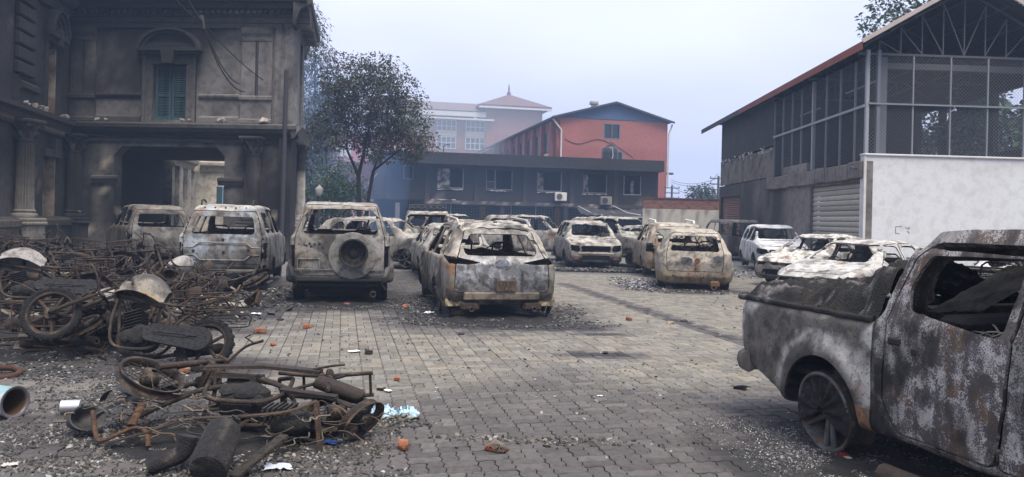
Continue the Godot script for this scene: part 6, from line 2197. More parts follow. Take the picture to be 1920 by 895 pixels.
func build_cars() -> void:
	n_car = noise3(91, 1.0, 4)
	W_alloy = alloy_wheel(0.235, 5, Color(0.30, 0.29, 0.28), 0.2, false)
	W_steel = steel_wheel(0.24, Color(0.10, 0.095, 0.09))
	tyre_mesh = tyre()
	build_pickup()
	var H := 90.0 + YARD
	# --- the estate car in the middle
	var s := tones(spec_estate(), "ash", 1)
	s.res = 0.045; s.dent = 0.018; s.gap = 0.008
	s.side = Color(0.215, 0.20, 0.172); s.top = Color(0.46, 0.43, 0.38); s.low = Color(0.12, 0.10, 0.075); s.low_y = 0.72; s.soot = 1.0
	s.mats = {"tailgate": M.swirl}; s.bare = ["tailgate"]
	s.camber = 0.0
	var t := car("burnt_estate_car", "burnt grey estate car with heat-swirled tailgate, nearest in the middle of yard", "car", s, behind(940, 600, H, 2.18), H)
	estate_details(t)
	# --- the boxy off-roader left of it
	s = tones(spec_offroader(), "grey", 2)
	s.res = 0.05; s.soot = 0.95; s.side = Color(0.19, 0.18, 0.163); s.mat = M.metal2
	t = car("burnt_offroader", "burnt boxy off-roader with a spare wheel rim on its grey tailgate", "car", s, behind(635, 571, H - 2.0, 2.2), H - 2.0)
	offroader_details(t)
	# --- the tall one with bolt holes round its rear window
	s = tones(spec_tall(), "grey", 3)
	s.res = 0.05; s.top = Color(0.48, 0.46, 0.43); s.side = Color(0.18, 0.172, 0.165); s.tint = Color(0.36, 0.42, 0.50); s.tint_share = 0.7; s.mat = M.metal3
	t = car("burnt_tall_car", "burnt tall grey car with pale bolted rear frame, behind the fallen motorcycle", "car", s, behind(415, 548, H - 1.0, 2.18), H - 1.0)
	tall_details(t)
	# --- the dark one in front of the gateway
	s = tones(spec_tall(), "dark", 4)
	s.res = 0.08; s.side = Color(0.13, 0.12, 0.105)
	car("burnt_jeep", "dark burnt off-roader standing before the palace gateway", "car", s, on_ground(292, 494) + Vector3(0, 0, 0.6), 124.0)
	# --- cream hatchback at the right
	s = tones(spec_hatch(), "cream", 5)
	s.res = 0.05; s.mat = M.metal2; s.tyre = true; s.tyre_size = 0.86
	t = car("burnt_hatchback", "burnt cream hatchback with a pinkish tailgate, alone right of the black trail", "car", s, behind(1302, 545, 80.0, 2.0), 80.0)
	hatch_details(t)
	# --- crossover facing the viewer
	s = tones(spec_crossover(), "ash", 6)
	s.res = 0.065; s.soot = 0.75; s.mat = M.metal3
	t = car("burnt_crossover", "burnt pale crossover facing the viewer with an empty grille and windscreen", "car", s, behind(1117, 505, -86.0, -2.1), -86.0)
	crossover_details(t)
	# --- white car beside the hall
	s = tones(spec_crossover(), "white", 7); s.mat = M.pale
	s.res = 0.07; s.hw = 0.84; s.gap = 0.012
	car("burnt_white_car", "burnt white car facing the viewer beside the hall's roller shutter", "car", s, at(1447, 500, 28.6) * Vector3(1, 0, 1), -97.0)
	# --- two pale saloons behind the pickup
	s = tones(spec_sedan(), "white", 8); s.mat = M.pale
	s.res = 0.06
	s.top = Color(0.56, 0.555, 0.54); s.side = Color(0.46, 0.465, 0.47); s.rust = 0.5; s.mat = M.metal3
	s.drop = 0.11
	car("burnt_saloon", "burnt white saloon with a long bonnet, just behind the black pickup bed", "car", s, at(1622, 540, 16.6) * Vector3(1, 0, 1), -141.0)
	s = tones(spec_sedan(), "ash", 9)
	s.res = 0.07; s.top = Color(0.68, 0.66, 0.62); s.mat = M.metal2
	car("burnt_saloon", "burnt beige saloon, the second one behind the pickup, nearer the shutter", "car", s, at(1545, 520, 21.6) * Vector3(1, 0, 1), -140.0)
	# --- flat-fronted jeep behind the estate car
	s = tones(spec_jeep(), "ash", 10)
	s.res = 0.07
	t = car("burnt_flat_windscreen_jeep", "burnt pale jeep facing the viewer with a flat windscreen and roof rack", "jeep", s, behind(803, 505, -82.0, -1.9), -82.0)
	var rk := MB.new(); rk.col = Color(0.05, 0.05, 0.055)
	for z in [-0.6, 0.6]: rk.tube([Vector3(-1.7, 1.9, z), Vector3(-1.7, 2.08, z), Vector3(0.1, 2.08, z), Vector3(0.1, 1.9, z)], 0.018)
	for k in 7: rk.bar(Vector3(-1.7 + k * 0.3, 2.08 if k in [0, 6] else 1.97, -0.6), Vector3(-1.7 + k * 0.3, 2.08 if k in [0, 6] else 1.97, 0.6), 0.015)
	for k in 6: rk.cbox(Vector3(0.14, 2.0, -0.5 + k * 0.2), Vector3(0.05, 0.07, 0.1), 0.015)
	part(t, "roof_rack", rk, M.flat)
	# --- small pale hatch just ahead of the estate car
	s = tones(spec_hatch(), "ash", 11)
	s.res = 0.07; s.side = Color(0.46, 0.45, 0.43); s.mat = M.metal3
	car("burnt_small_hatch", "burnt pale small hatchback parked just ahead of the heat-swirled estate car", "car", s, on_ground(792, 522) + Vector3(0.55, 0, -1.1), H)
	# --- the row at the back
	s = tones(spec_tall(), "ash", 12)
	s.res = 0.07; s.side = Color(0.34, 0.33, 0.32)
	car("burnt_back_row_car", "burnt pale off-roader seen from its side before the barred office windows", "car", s, at(1003, 460, 32.5) * Vector3(1, 0, 1), -14.0)
	s = tones(spec_tall(), "ash", 13)
	s.res = 0.09; s.mat = M.metal2
	car("burnt_back_row_car", "burnt long-roofed car facing right, half hidden right of the crossover", "car", s, at(1160, 470, 29.5) * Vector3(1, 0, 1), -52.0)
	s = tones(spec_hatch(), "ash", 14)
	s.res = 0.1
	car("burnt_back_row_car", "small burnt car far back, between the crossover and the cream hatchback", "car", s, at(1228, 455, 35.0) * Vector3(1, 0, 1), -60.0)
	s = tones(spec_crossover(), "cream", 15)
	s.res = 0.07; s.side = Color(0.27, 0.22, 0.155); s.mat = M.metal3
	t = car("burnt_roof_rail_car", "burnt tan car with pale roof rails, just beyond the cream hatchback", "car", s, at(1252, 500, 24.6) * Vector3(1, 0, 1), 87.0)
	var rr := MB.new(); rr.col = Color(0.62, 0.62, 0.58)
	for z in [-0.56, 0.56]: rr.tube([Vector3(-1.3, 1.66, z), Vector3(-1.2, 1.74, z), Vector3(0.2, 1.78, z), Vector3(0.4, 1.7, z)], 0.025)
	part(t, "roof_rail", rr, M.flat)
	s = tones(spec_van(), "dark", 16)
	s.res = 0.09; s.top = Color(0.3, 0.28, 0.25)
	car("burnt_van", "dark burnt van in front of the far brown roller shutter", "van", s, at(1369, 465, 36.5) * Vector3(1, 0, 1), 96.0)
	s = tones(spec_estate(), "ash", 17)
	s.res = 0.1
	car("burnt_back_row_car", "burnt whitish car far back, glimpsed past the off-roader's right side", "car", s, at(715, 455, 25.5) * Vector3(1, 0, 1), -20.0)
	s = tones(spec_tall(), "ash", 18)
	s.res = 0.1; s.mat = M.metal2
	car("burnt_back_row_car", "burnt pale car whose roof shows above the small hatch, farthest back left", "car", s, at(845, 455, 36.0) * Vector3(1, 0, 1), -35.0)
	s = tones(spec_sedan(), "white", 19); s.mat = M.pale
	s.res = 0.08
	car("burnt_saloon", "burnt white saloon whose roof shows beyond the pickup at the picture's right edge", "car", s, at(1925, 480, 14.5) * Vector3(1, 0, 1), -120.0)
	s = tones(spec_sedan(), "ash", 20)
	s.res = 0.1
	car("burnt_saloon", "burnt pale saloon seen through the pickup's empty rear door window", "car", s, at(1810, 500, 12.2) * Vector3(1, 0, 1), -128.0)

func holes_of(t: Node3D, called: String, pts: Array, r: float, ax: Vector3) -> void:
	# bolt holes and small vents: dark discs a few millimetres proud of the sheet
	var mb := MB.new()
	mb.col = Color(0.012, 0.012, 0.012)
	for p in pts: mb.lathe([Vector2(0, 0.004), Vector2(r, 0.004), Vector2(r, -0.01)], 10, Transform3D(Basis(Quaternion(Vector3.UP, ax)), p))
	part(t, called, mb, M.flat)

func estate_details(t: Node3D) -> void:
	# number plate: stamped sheet with raised characters in two rows, too burnt to read
	var pl := MB.new()
	pl.col = Color(0.20, 0.185, 0.15)
	pl.cbox(Vector3(-2.235, 0.625, 0.06), Vector3(0.012, 0.17, 0.32), 0.004)
	var p := part(t, "number_plate", pl, M.rust)
	var ch := MB.new()
	ch.col = Color(0.12, 0.105, 0.08)
	for row in 2:
		for k in (5 if row == 0 else 4):
			var z := -0.05 + k * 0.052 + row * 0.03
			var y := 0.665 - row * 0.075
			for e in [[0, 0.025, 0.026, 0.007], [0, -0.025, 0.026, 0.007], [0.013 * (1 if (k + row) % 2 else -1), 0, 0.007, 0.05], [0, 0.0, 0.02 if k % 3 else 0.007, 0.008]]:
				ch.box(Vector3(-2.243, y + e[1], z + e[0]), Vector3(0.006, e[3], e[2]))
	part(p, "raised_characters", ch, M.rust)
	# bare crash beam, exhaust boxes and crumpled corner plates below
	var b := MB.new()
	b.colf = func(q: Vector3) -> Color: return Color(0.20, 0.17, 0.13).lerp(Color(0.06, 0.05, 0.045), ss(-0.2, 0.3, n_car.get_noise_3dv(q * 4.0)))
	b.cbox(Vector3(-2.17, 0.46, 0.0), Vector3(0.09, 0.13, 1.22), 0.02)
	part(t, "crash_beam", b, M.metal)
	for sg in [-1.0, 1.0]:
		var e := MB.new(); e.col = Color(0.10, 0.09, 0.08)
		e.cbox(Vector3(-2.05, 0.30, sg * 0.5), Vector3(0.28, 0.16, 0.30), 0.04)
		e.lathe([Vector2(0.035, 0), Vector2(0.04, 0.16), Vector2(0.03, 0.16), Vector2(0.0, 0.1)], 10, Transform3D(Basis(Vector3(0, 0, 1), PI / 2), Vector3(-2.17, 0.27, sg * 0.5)))
		part(t, "exhaust_box", e, M.rust)
		var cr := MB.new()
		cr.colf = func(q: Vector3) -> Color: return Color(0.30, 0.24, 0.14).lerp(Color(0.07, 0.06, 0.05), ss(-0.15, 0.25, n_car.get_noise_3dv(q * 6.0)))
		cr.sheet(10, 10, func(u: float, v: float) -> Vector3: return Vector3(-2.12 + 0.16 * v + 0.05 * n_car.get_noise_2d(u * 9, v * 9 + sg), 0.30 + 0.42 * v, sg * (0.58 + 0.30 * u + 0.03 * n_car.get_noise_2d(u * 8 + 3, v * 8))), Vector3(-1, 0, 0))
		part(t, "crumpled_corner", cr, M.metal2)
		# slumped tyre cord leaning against the rear wheel
		var fl := MB.new(); fl.col = Color(0.20, 0.19, 0.18)
		fl.sheet(8, 8, func(u: float, v: float) -> Vector3: return Vector3(-1.75 - 0.28 * u + 0.04 * sin(v * 7.0), 0.09 + 0.40 * v * (1.0 - 0.5 * u), sg * (0.83 + 0.06 * v + 0.05 * sin(u * 5.0))), Vector3(-0.4, 0, sg))
		part(t, "tyre_remains", fl, M.charfine)
	var aer := MB.new(); aer.col = Color(0.06, 0.06, 0.06)
	aer.cbox(Vector3(-1.46, 1.625, 0.0), Vector3(0.14, 0.03, 0.06), 0.012)
	aer.bar(Vector3(-2.19, 0.42, 0.33), Vector3(-2.21, 0.86, 0.33), 0.012)
	part(t, "aerial_base", aer, M.flat)
	var em := MB.new(); em.col = Color(0.45, 0.46, 0.49)
	em.lathe([Vector2(0, 0.012), Vector2(0.095, 0.010), Vector2(0.11, 0.0)], 20, Transform3D(Basis(Vector3(0, 0, 1), PI / 2 - 0.12).scaled_local(Vector3(0.75, 1, 1.1)), Vector3(-2.172, 0.965, 0.0)))
	part(t, "round_emblem_recess", em, M.swirl)
	for sg in [-1.0, 1.0]:
		var ra := MB.new(); ra.col = Color(0.50, 0.47, 0.42)
		ra.tube([Vector3(-1.5, 1.55, sg * 0.60), Vector3(-1.2, 1.66, sg * 0.60), Vector3(0.1, 1.71, sg * 0.60), Vector3(0.45, 1.63, sg * 0.60)], 0.022)
		part(t, "roof_rail", ra, M.metal)

func offroader_details(t: Node3D) -> void:
	var d := MB.new()
	d.colf = func(q: Vector3) -> Color: return Color(0.20, 0.195, 0.185) * (1.0 + 0.5 * n_car.get_noise_3dv(q * 3.0))
	d.lathe([Vector2(0.42, 0.0), Vector2(0.41, 0.012), Vector2(0.30, 0.014), Vector2(0.0, 0.014)], 36, Transform3D(Basis(Vector3(0, 0, 1), PI / 2), Vector3(-2.245, 0.98, 0.22)))
	part(t, "spare_wheel_scorch_ring", d, M.metal2)
	var sp := part(t, "spare_wheel", W_steel, M.char)
	sp.transform = Transform3D(Basis(Vector3.UP, -PI / 2).scaled(Vector3.ONE * 1.08), Vector3(-2.33, 1.03, 0.24))
	var pl := MB.new()
	pl.col = Color(0.24, 0.23, 0.21)
	for e in [[0.92, 0.0], [0.735, 0.0]]: pl.cbox(Vector3(-2.25, e[0], -0.54), Vector3(0.018, 0.016, 0.38), 0.004)
	for z in [-0.73, -0.35]: pl.cbox(Vector3(-2.25, 0.83, z), Vector3(0.018, 0.17, 0.016), 0.004)
	part(t, "plate_frame", pl, M.metal2)
	var cr := MB.new(); cr.col = Color(0.16, 0.15, 0.14)
	cr.mould([Vector2(0, 0), Vector2(0.02, 0), Vector2(0.02, 0.016), Vector2(0, 0.016)], -0.77, 0.77)
	var c := part(t, "pressed_crease", cr, M.metal2)
	c.transform = Transform3D(Basis(Vector3.UP, -PI / 2), Vector3(-2.235, 0.72, 0))
	holes_of(t, "bolt_holes", [Vector3(-2.20, 1.18, -0.72), Vector3(-2.20, 1.16, -0.62), Vector3(-2.205, 1.15, -0.58), Vector3(-2.20, 1.19, -0.53), Vector3(-2.21, 1.14, -0.50), Vector3(-2.20, 1.18, -0.44), Vector3(-2.215, 1.12, -0.30), Vector3(-2.20, 1.19, -0.36)], 0.02, Vector3(-1, 0.15, 0).normalized())
	var b := MB.new(); b.col = Color(0.028, 0.027, 0.027)
	b.cbox(Vector3(-2.24, 0.54, 0), Vector3(0.16, 0.05, 1.5), 0.015); b.cbox(Vector3(-2.2, 0.46, 0), Vector3(0.1, 0.09, 1.4), 0.02)
	part(t, "bumper_beam", b, M.char)
	for sg in [-1.0, 1.0]:
		var st := MB.new(); st.col = Color(0.06, 0.055, 0.05)
		st.beam(Vector3(-2.2, 0.56, sg * 0.68), Vector3(-2.08, 0.36, sg * 0.82), 0.04, 0.03)
		part(t, "bumper_stay", st, M.rust)
	var ex := MB.new(); ex.col = Color(0.25, 0.23, 0.20)
	ex.lathe([Vector2(0.02, 0.0), Vector2(0.05, 0.0), Vector2(0.052, 0.3), Vector2(0.04, 0.3)], 14, Transform3D(Basis(Vector3(0, 0, 1), PI / 2), Vector3(-1.95, 0.30, 0.60)))
	part(t, "exhaust_pipe", ex, M.rust)
	var tk := MB.new(); tk.col = Color(0.05, 0.042, 0.038)
	tk.cbox(Vector3(-1.7, 0.40, 0.0), Vector3(0.7, 0.24, 1.1), 0.05)
	tk.bar(Vector3(-1.38, 0.36, -0.75), Vector3(-1.38, 0.36, 0.75), 0.06, 10)
	part(t, "fuel_tank", tk, M.rust)

func tall_details(t: Node3D) -> void:
	var pts := []
	for k in 6: pts.append(Vector3(-2.0, 1.78, -0.5 + k * 0.2))
	holes_of(t, "roof_edge_bolt_holes", [Vector3(-1.90, 1.79, -0.4), Vector3(-1.90, 1.79, -0.2), Vector3(-1.9, 1.79, 0.0), Vector3(-1.9, 1.79, 0.2), Vector3(-1.9, 1.79, 0.4)], 0.018, Vector3(-0.75, 0.65, 0).normalized())
	var side_ := []
	for sg in [-1.0, 1.0]:
		for k in 5: side_.append(Vector3(-2.155 + k * 0.032, 1.18 + k * 0.1, sg * (0.77 - k * 0.028)))
	holes_of(t, "pillar_bolt_holes", side_, 0.017, Vector3(-1, 0.2, 0).normalized())
	holes_of(t, "tailgate_holes", [Vector3(-2.19, 1.15, 0.0), Vector3(-2.205, 0.9, 0.02), Vector3(-2.205, 0.92, -0.55), Vector3(-2.2, 0.95, 0.5)], 0.03, Vector3(-1, 0.1, 0).normalized())
	# pressed ridges on the tailgate
	for e in [[1.09, 0.44, 0.10], [0.74, 0.42, -0.10]]:
		var r := MB.new(); r.col = Color(0.27, 0.26, 0.25)
		var y: float = e[0]; var w: float = e[1]; var d: float = e[2]
		r.tube([Vector3(-2.19, y - d, -0.72), Vector3(-2.20, y - d, -w - 0.12), Vector3(-2.205, y, -w), Vector3(-2.205, y, w), Vector3(-2.20, y - d, w + 0.12), Vector3(-2.19, y - d, 0.72)], 0.013, 6)
		part(t, "pressed_ridge", r, M.metal3)
	for z in [-0.5, 0.5]:
		var rh := MB.new(); rh.col = Color(0.08, 0.075, 0.07)
		rh.tube([Vector3(-1.7, 1.84, z), Vector3(-1.66, 1.93, z), Vector3(-1.4, 1.95, z), Vector3(-1.2, 1.9, z)], 0.02)
		part(t, "roof_rail_stub", rh, M.rust)
	var b := MB.new(); b.col = Color(0.10, 0.095, 0.088)
	b.cbox(Vector3(-2.19, 0.5, 0), Vector3(0.1, 0.12, 1.45), 0.03)
	part(t, "bumper_beam", b, M.metal3)

func hatch_details(t: Node3D) -> void:
	# bubbled flakes of paint on the tailgate
	var f := MB.new(); f.col = Color(0.075, 0.08, 0.085)
	var rng := rnd(4)
	for q in [[-0.20, 0.80, 0.16, 0.08], [-0.13, 0.77, 0.10, 0.09], [0.52, 0.85, 0.14, 0.07]]:
		var po := PackedVector2Array()
		for i in 12:
			var a := TAU * i / 12
			po.append(Vector2(q[0] + cos(a) * q[2] * rng.randf_range(0.6, 1.0), q[1] + sin(a) * q[3] * rng.randf_range(0.6, 1.0)))
		f.m = Transform3D(Basis(Vector3(0, 0, 1), Vector3(0, 1, 0), Vector3(-1, 0, 0)), Vector3(-2.056, 0, 0))
		f.prism(po, 0.0, 0.006)
	part(t, "peeled_patch", f, M.flat)
	var r := MB.new(); r.col = Color(0.40, 0.16, 0.07)
	r.m = f.m
	var po := PackedVector2Array()
	for i in 12: po.append(Vector2(0.05 + cos(TAU * i / 12) * 0.07 * rng.randf_range(0.6, 1.0), 0.78 + sin(TAU * i / 12) * 0.09 * rng.randf_range(0.6, 1.0)))
	r.prism(po, 0.0, 0.006)
	part(t, "rust_patch", r, M.rust)
	var ex := MB.new(); ex.col = Color(0.30, 0.23, 0.13)
	ex.cbox(Vector3(-1.95, 0.24, 0.46), Vector3(0.2, 0.16, 0.24), 0.04)
	ex.lathe([Vector2(0.02, 0), Vector2(0.06, 0), Vector2(0.06, 0.12), Vector2(0.04, 0.12)], 12, Transform3D(Basis(Vector3(0, 0, 1), PI / 2), Vector3(-2.0, 0.17, 0.44)))
	part(t, "exhaust_box", ex, M.rust)
	holes_of(t, "bolt_holes", [Vector3(-2.045, 0.42, -0.5), Vector3(-2.045, 0.36, -0.3), Vector3(-2.045, 0.40, 0.2), Vector3(-2.045, 0.33, 0.36), Vector3(-2.05, 0.6, 0.02), Vector3(-1.9, 0.95, 0.72), Vector3(-1.97, 0.7, -0.74)], 0.022, Vector3(-1, 0, 0))
	# springs and wires left behind the rear window
	var w := MB.new(); w.col = Color(0.08, 0.06, 0.05)
	for k in 4:
		var pts := []
		for i in 12: pts.append(Vector3(-1.55 + 0.1 * sin(i * 0.9 + k), 1.02 + 0.07 * k + 0.05 * sin(i * 0.8 + k * 2.0), -0.5 + i * 0.09))
		w.tube(pts, 0.009, 4, -1.0, false)
	for k in 3: w.tube([Vector3(-1.6, 1.0, -0.3 + k * 0.3), Vector3(-1.5, 1.3, -0.1 + k * 0.2), Vector3(-1.2, 1.42, 0.1 + k * 0.1)], 0.01, 4)
	part(t, "hanging_wires", w, M.rust)

func crossover_details(t: Node3D) -> void:
	var b := MB.new()
	b.colf = func(q: Vector3) -> Color: return Color(0.40, 0.37, 0.32).lerp(Color(0.30, 0.19, 0.09), ss(0.0, 0.35, n_car.get_noise_3dv(q * 5.0)))
	b.cbox(Vector3(2.1, 0.61, 0), Vector3(0.08, 0.07, 1.2), 0.02)
	part(t, "crash_beam", b, M.metal)
	var rd := MB.new(); rd.col = Color(0.03, 0.03, 0.032)
	rd.cbox(Vector3(1.85, 0.6, 0), Vector3(0.06, 0.5, 1.1), 0.02)
	for z in [-0.3, 0.3]: rd.lathe([Vector2(0.02, 0.0), Vector2(0.05, 0.0), Vector2(0.05, 0.05), Vector2(0.02, 0.05)], 12, Transform3D(Basis(Vector3(0, 0, 1), -PI / 2), Vector3(1.9, 0.78, z)))
	part(t, "radiator", rd, M.rust)
	for z in [-0.66, 0.66]:
		var r := MB.new(); r.col = Color(0.36, 0.20, 0.10)
		r.cbox(Vector3(2.06, 0.52, z), Vector3(0.1, 0.26, 0.2), 0.02)
		part(t, "rusty_bracket", r, M.rust)

# ---------------------------------------------------------------- the pickup in the foreground
func build_pickup() -> void:
	var wheel := alloy_wheel(0.285, 5, Color(0.13, 0.125, 0.125), 0.24, true)
	var s := {"prof": [V(-1.06, 0.58), V(-1.13, 0.78), V(-1.13, 1.02), V(-1.07, 1.095), V(0.47, 1.105), V(0.52, 1.15), V(0.66, 1.58), V(0.82, 1.69), V(1.2, 1.715), V(1.75, 1.715), V(2.12, 1.66), V(2.92, 1.17), V(3.7, 1.07), V(3.95, 0.95), V(4.02, 0.7), V(3.92, 0.4), V(3.6, 0.35), V(0.7, 0.37), V(-0.45, 0.37)],
		"hw": 0.93, "belt": 1.12, "tumble": 0.24, "ledge": 0.01, "k": 0.07, "arches": [[0.0, 0.38, 0.41], [3.05, 0.38, 0.41]], "drop": 0.11, "wheel": wheel, "wheel_y": 0.40, "holes": [], "panels": [], "dash": 2.35, "flare": 0.035, "tail": 0.03, "nose": 0.1, "dr": 0.9, "yc": 0.72,
		"seats": [[1.75, 0.38, 0.24, 1.3, 0.16], [1.75, -0.38, 0.24, 1.3, 0.16], [0.95, 0.0, 0.6, 1.15, 0.12]], "top": Color(0.96, 0.95, 0.95), "side": Color(0.98, 0.97, 0.97), "low": Color(0.72, 0.68, 0.65), "low_y": 0.6, "rust": 0.25, "soot": 0.75, "tint_share": 0.0, "seed": 30, "mat": M.peel, "res": 0.035, "gap": 0.006, "dent": 0.007, "thick": 0.045, "camber": 0.10, "wheel_mat": M.metal}
	s.panels.append(["rear_door", opening("side", [V(0.72, 0.43), V(1.43, 0.43), V(1.5, 0.8), V(1.515, 1.12), V(1.585, 1.62), V(0.86, 1.62), V(0.74, 1.52), V(0.62, 1.15), V(0.60, 0.62)], 0.05, 0.3)])
	s.panels.append(["front_door", opening("side", [V(1.455, 0.43), V(2.55, 0.43), V(2.72, 0.7), V(2.7, 1.12), V(2.1, 1.60), V(1.60, 1.62), V(1.53, 1.12), V(1.515, 0.8)], 0.03, 0.3)])
	s.panels.append(["tailgate", opening("rear", mirror_span(0.72, 0.62, 1.07), 0.03, -0.95)])
	s.panels.append(["bonnet", opening("top", [V(2.98, -0.76), V(3.8, -0.7), V(3.8, 0.7), V(2.98, 0.76)], 0.05, 0.95)])
	s.panels.append(["bed_side", opening("side", [V(-1.3, 0.3), V(0.50, 0.3), V(0.50, 1.16), V(-1.3, 1.16)], 0.0, 0.75)])
	s.holes.append(opening("side", [V(0.78, 1.20), V(1.41, 1.12), V(1.455, 1.135), V(1.53, 1.53), V(1.50, 1.555), V(0.87, 1.545), V(0.80, 1.46), V(0.75, 1.34)], 0.03, 0.3))
	s.holes.append(opening("side", [V(1.6, 1.16), V(2.52, 1.17), V(2.05, 1.54), V(1.66, 1.555)], 0.04, 0.3))
	s.holes.append(opening("top", [V(-0.98, -0.72), V(0.40, -0.72), V(0.40, 0.72), V(-0.98, 0.72)], 0.04, 1.0))
	s.holes.append(opening("rear", mirror_span(0.6, 1.2, 1.52, 0.54), 0.04, 0.72))
	s.holes.append(opening("front", mirror_span(0.70, 1.24, 1.64, 0.60), 0.05, 1.9))
	s.holes.append(opening("front", mirror_span(0.45, 0.6, 0.9), 0.04, 3.6))
	s.holes.append(opening("front", [V(0.52, 0.74), V(0.85, 0.78), V(0.85, 0.95), V(0.56, 0.92)], 0.03, 3.5))
	s.holes.append(opening("rear", [V(0.76, 0.70), V(0.9, 0.70), V(0.9, 1.02), V(0.76, 1.02)], 0.02, -0.9))
	# the bed is smoked grey with pale smears; the cab keeps its blistered paint
	s.paint = func(p: Vector3, n: Vector3, base: Color) -> Color:
		if p.x > 0.52: return base
		var k := n_car.get_noise_3dv(p * 1.6 + Vector3(4, 4, 4))
		var k2 := n_car.get_noise_3dv(p * 4.5)
		var c := Color(0.085, 0.078, 0.072).lerp(Color(0.16, 0.145, 0.13), ss(-0.3, 0.4, k2))
		c = c.lerp(Color(0.50, 0.49, 0.48), ss(0.05, 0.30, k - 0.25 * absf(p.y - 0.98) + 0.05) * 0.9)
		var e := Vector2(p.x, p.y - 0.38).length()
		c = c.lerp(Color(0.52, 0.50, 0.48), (1.0 - ss(0.0, 0.06, absf(e - 0.56 + k2 * 0.05))) * ss(0.35, 0.6, p.y) * 0.75)
		c = c.lerp(Color(0.03, 0.028, 0.027), (1.0 - ss(0.41, 0.53, e + k2 * 0.03)) * 0.8)
		c = c.lerp(Color(0.24, 0.12, 0.05), ss(0.25, 0.45, p.x) * ss(0.75, 0.5, p.y) * ss(-0.1, 0.25, k2) * 0.8)
		return c
	s.mats = {"bed_side": M.metal2, "tailgate": M.metal2}
	var w := Vector3(1.935, 0, -6.59) + Vector3(0.263, 0, 0.965) * 1.0
	# the middle of the truck lies its half-width behind the visible side
	var t := car("burnt_pickup", "burnt-out pickup truck with blistered white paint and a charred bed cover, nearest at right", "pickup truck", s, w + Vector3(0.965, 0, -0.263) * 0.955, -74.8)
	# tyre rubber melted over the upper half of the visible wheel
	var dr := MB.new()
	dr.colf = func(p: Vector3) -> Color: return Color(0.022, 0.021, 0.022).lerp(Color(0.20, 0.195, 0.19), ss(0.2, 0.5, n_car.get_noise_3dv(p * 12.0)) * 0.8)
	dr.sheet(44, 10, func(u: float, v: float) -> Vector3:
		var a := lerpf(-0.45, PI + 0.5, u)
		var r := lerpf(0.03, 0.285, v)
		return Vector3(cos(a) * r, 0.40 + sin(a) * r, 0.925 + 0.022 * (1.0 - v) + 0.016 * sin(a * 13.0) * v * (1.0 - v) * 3.0 + 0.012 * n_car.get_noise_2d(a * 4.0, v * 5.0)), Vector3(0, 0, 1))
	part(t, "melted_tyre", dr, M.charfine)
	# charred bed cover slumped over the bed, humped against the cab
	var bc := MB.new()
	bc.colf = func(p: Vector3) -> Color:
		var k := n_car.get_noise_3dv(p * 6.0)
		var k2 := n_car.get_noise_3dv(p * 2.3 + Vector3(9, 0, 0))
		return Color(0.038, 0.037, 0.039).lerp(Color(0.52, 0.51, 0.52), ss(0.12, 0.26, k * 0.8 + k2 * 0.5) * 0.9).lerp(Color(0.12, 0.09, 0.06), ss(0.2, 0.5, -k2) * 0.5)
	bc.sheet(70, 60, func(u: float, v: float) -> Vector3:
		var x := -1.12 + 1.62 * u
		var z := 0.90 - 1.8 * v
		var e := minf(v, 1.0 - v) * 1.8
		var y := 1.10 + 0.10 * ss(0.0, 0.10, e) * ss(0.0, 0.05, u) + 0.04 * ss(0.1, 0.6, e)
		y += (0.08 * ss(0.50, 0.58, u) + 0.16 * ss(0.78, 0.90, u)) * ss(0.0, 0.18, e) * (1.0 - 0.75 * ss(0.3, 0.6, v))
		y += 0.03 * n_car.get_noise_2d(x * 3.0, z * 3.0) + 0.06 * (0.3 - absf(n_car.get_noise_2d(x * 6.0, z * 6.0))) + 0.02 * n_car.get_noise_2d(x * 12.0, z * 12.0) + 0.035 * n_car.get_noise_2d(x * 24.0, z * 24.0)
		return Vector3(x + 0.02 * n_car.get_noise_2d(z * 8.0, 3.0), y, z + 0.025 * n_car.get_noise_2d(x * 9.0, 7.0)), Vector3.UP)
	part(t, "charred_bed_cover", bc, M.charfine)
	var lip := MB.new(); lip.colf = bc.colf
	for sg in [-1.0, 1.0]:
		lip = MB.new(); lip.colf = bc.colf
		var pts := []
		for i in 24: pts.append(Vector3(-1.14 + 1.6 * i / 23.0, 1.10 + 0.012 * n_car.get_noise_2d(i * 1.7, sg), sg * (0.90 + 0.012 * n_car.get_noise_2d(i * 2.3, 5.0))))
		lip.tube(pts, 0.026, 6)
		part(t, "cover_lip", lip, M.charfine)
	# inside: folded roof lining sheet, back panel, wires
	var fs := MB.new(); fs.colf = func(p: Vector3) -> Color: return Color(0.55, 0.53, 0.49) * (1.0 + 0.6 * n_car.get_noise_3dv(p * 5.0))
	fs.sheet(14, 10, func(u: float, v: float) -> Vector3: return Vector3(0.62 + 0.50 * u, 1.17 + 0.33 * u + 0.012 * n_car.get_noise_2d(u * 9, v * 9), 0.20 + 0.42 * v - 0.1 * u), Vector3.UP)
	part(t, "fallen_roof_lining", fs, M.metal)
	var bp := MB.new(); bp.colf = func(p: Vector3) -> Color: return Color(0.06, 0.05, 0.048) * (1.0 + 0.8 * n_car.get_noise_3dv(p * 5.0))
	bp.cbox(Vector3(0.98, 0.92, 0), Vector3(0.1, 0.5, 1.6), 0.03); bp.cbox(Vector3(1.0, 1.17, 0.02), Vector3(0.22, 0.07, 1.56), 0.03, Basis(Vector3.RIGHT, 0.02))
	bp.cbox(Vector3(1.25, 0.62, 0), Vector3(0.5, 0.1, 1.5), 0.03)
	part(t, "rear_seat_frame", bp, M.charfine)
	var wr := MB.new(); wr.col = Color(0.22, 0.20, 0.17)
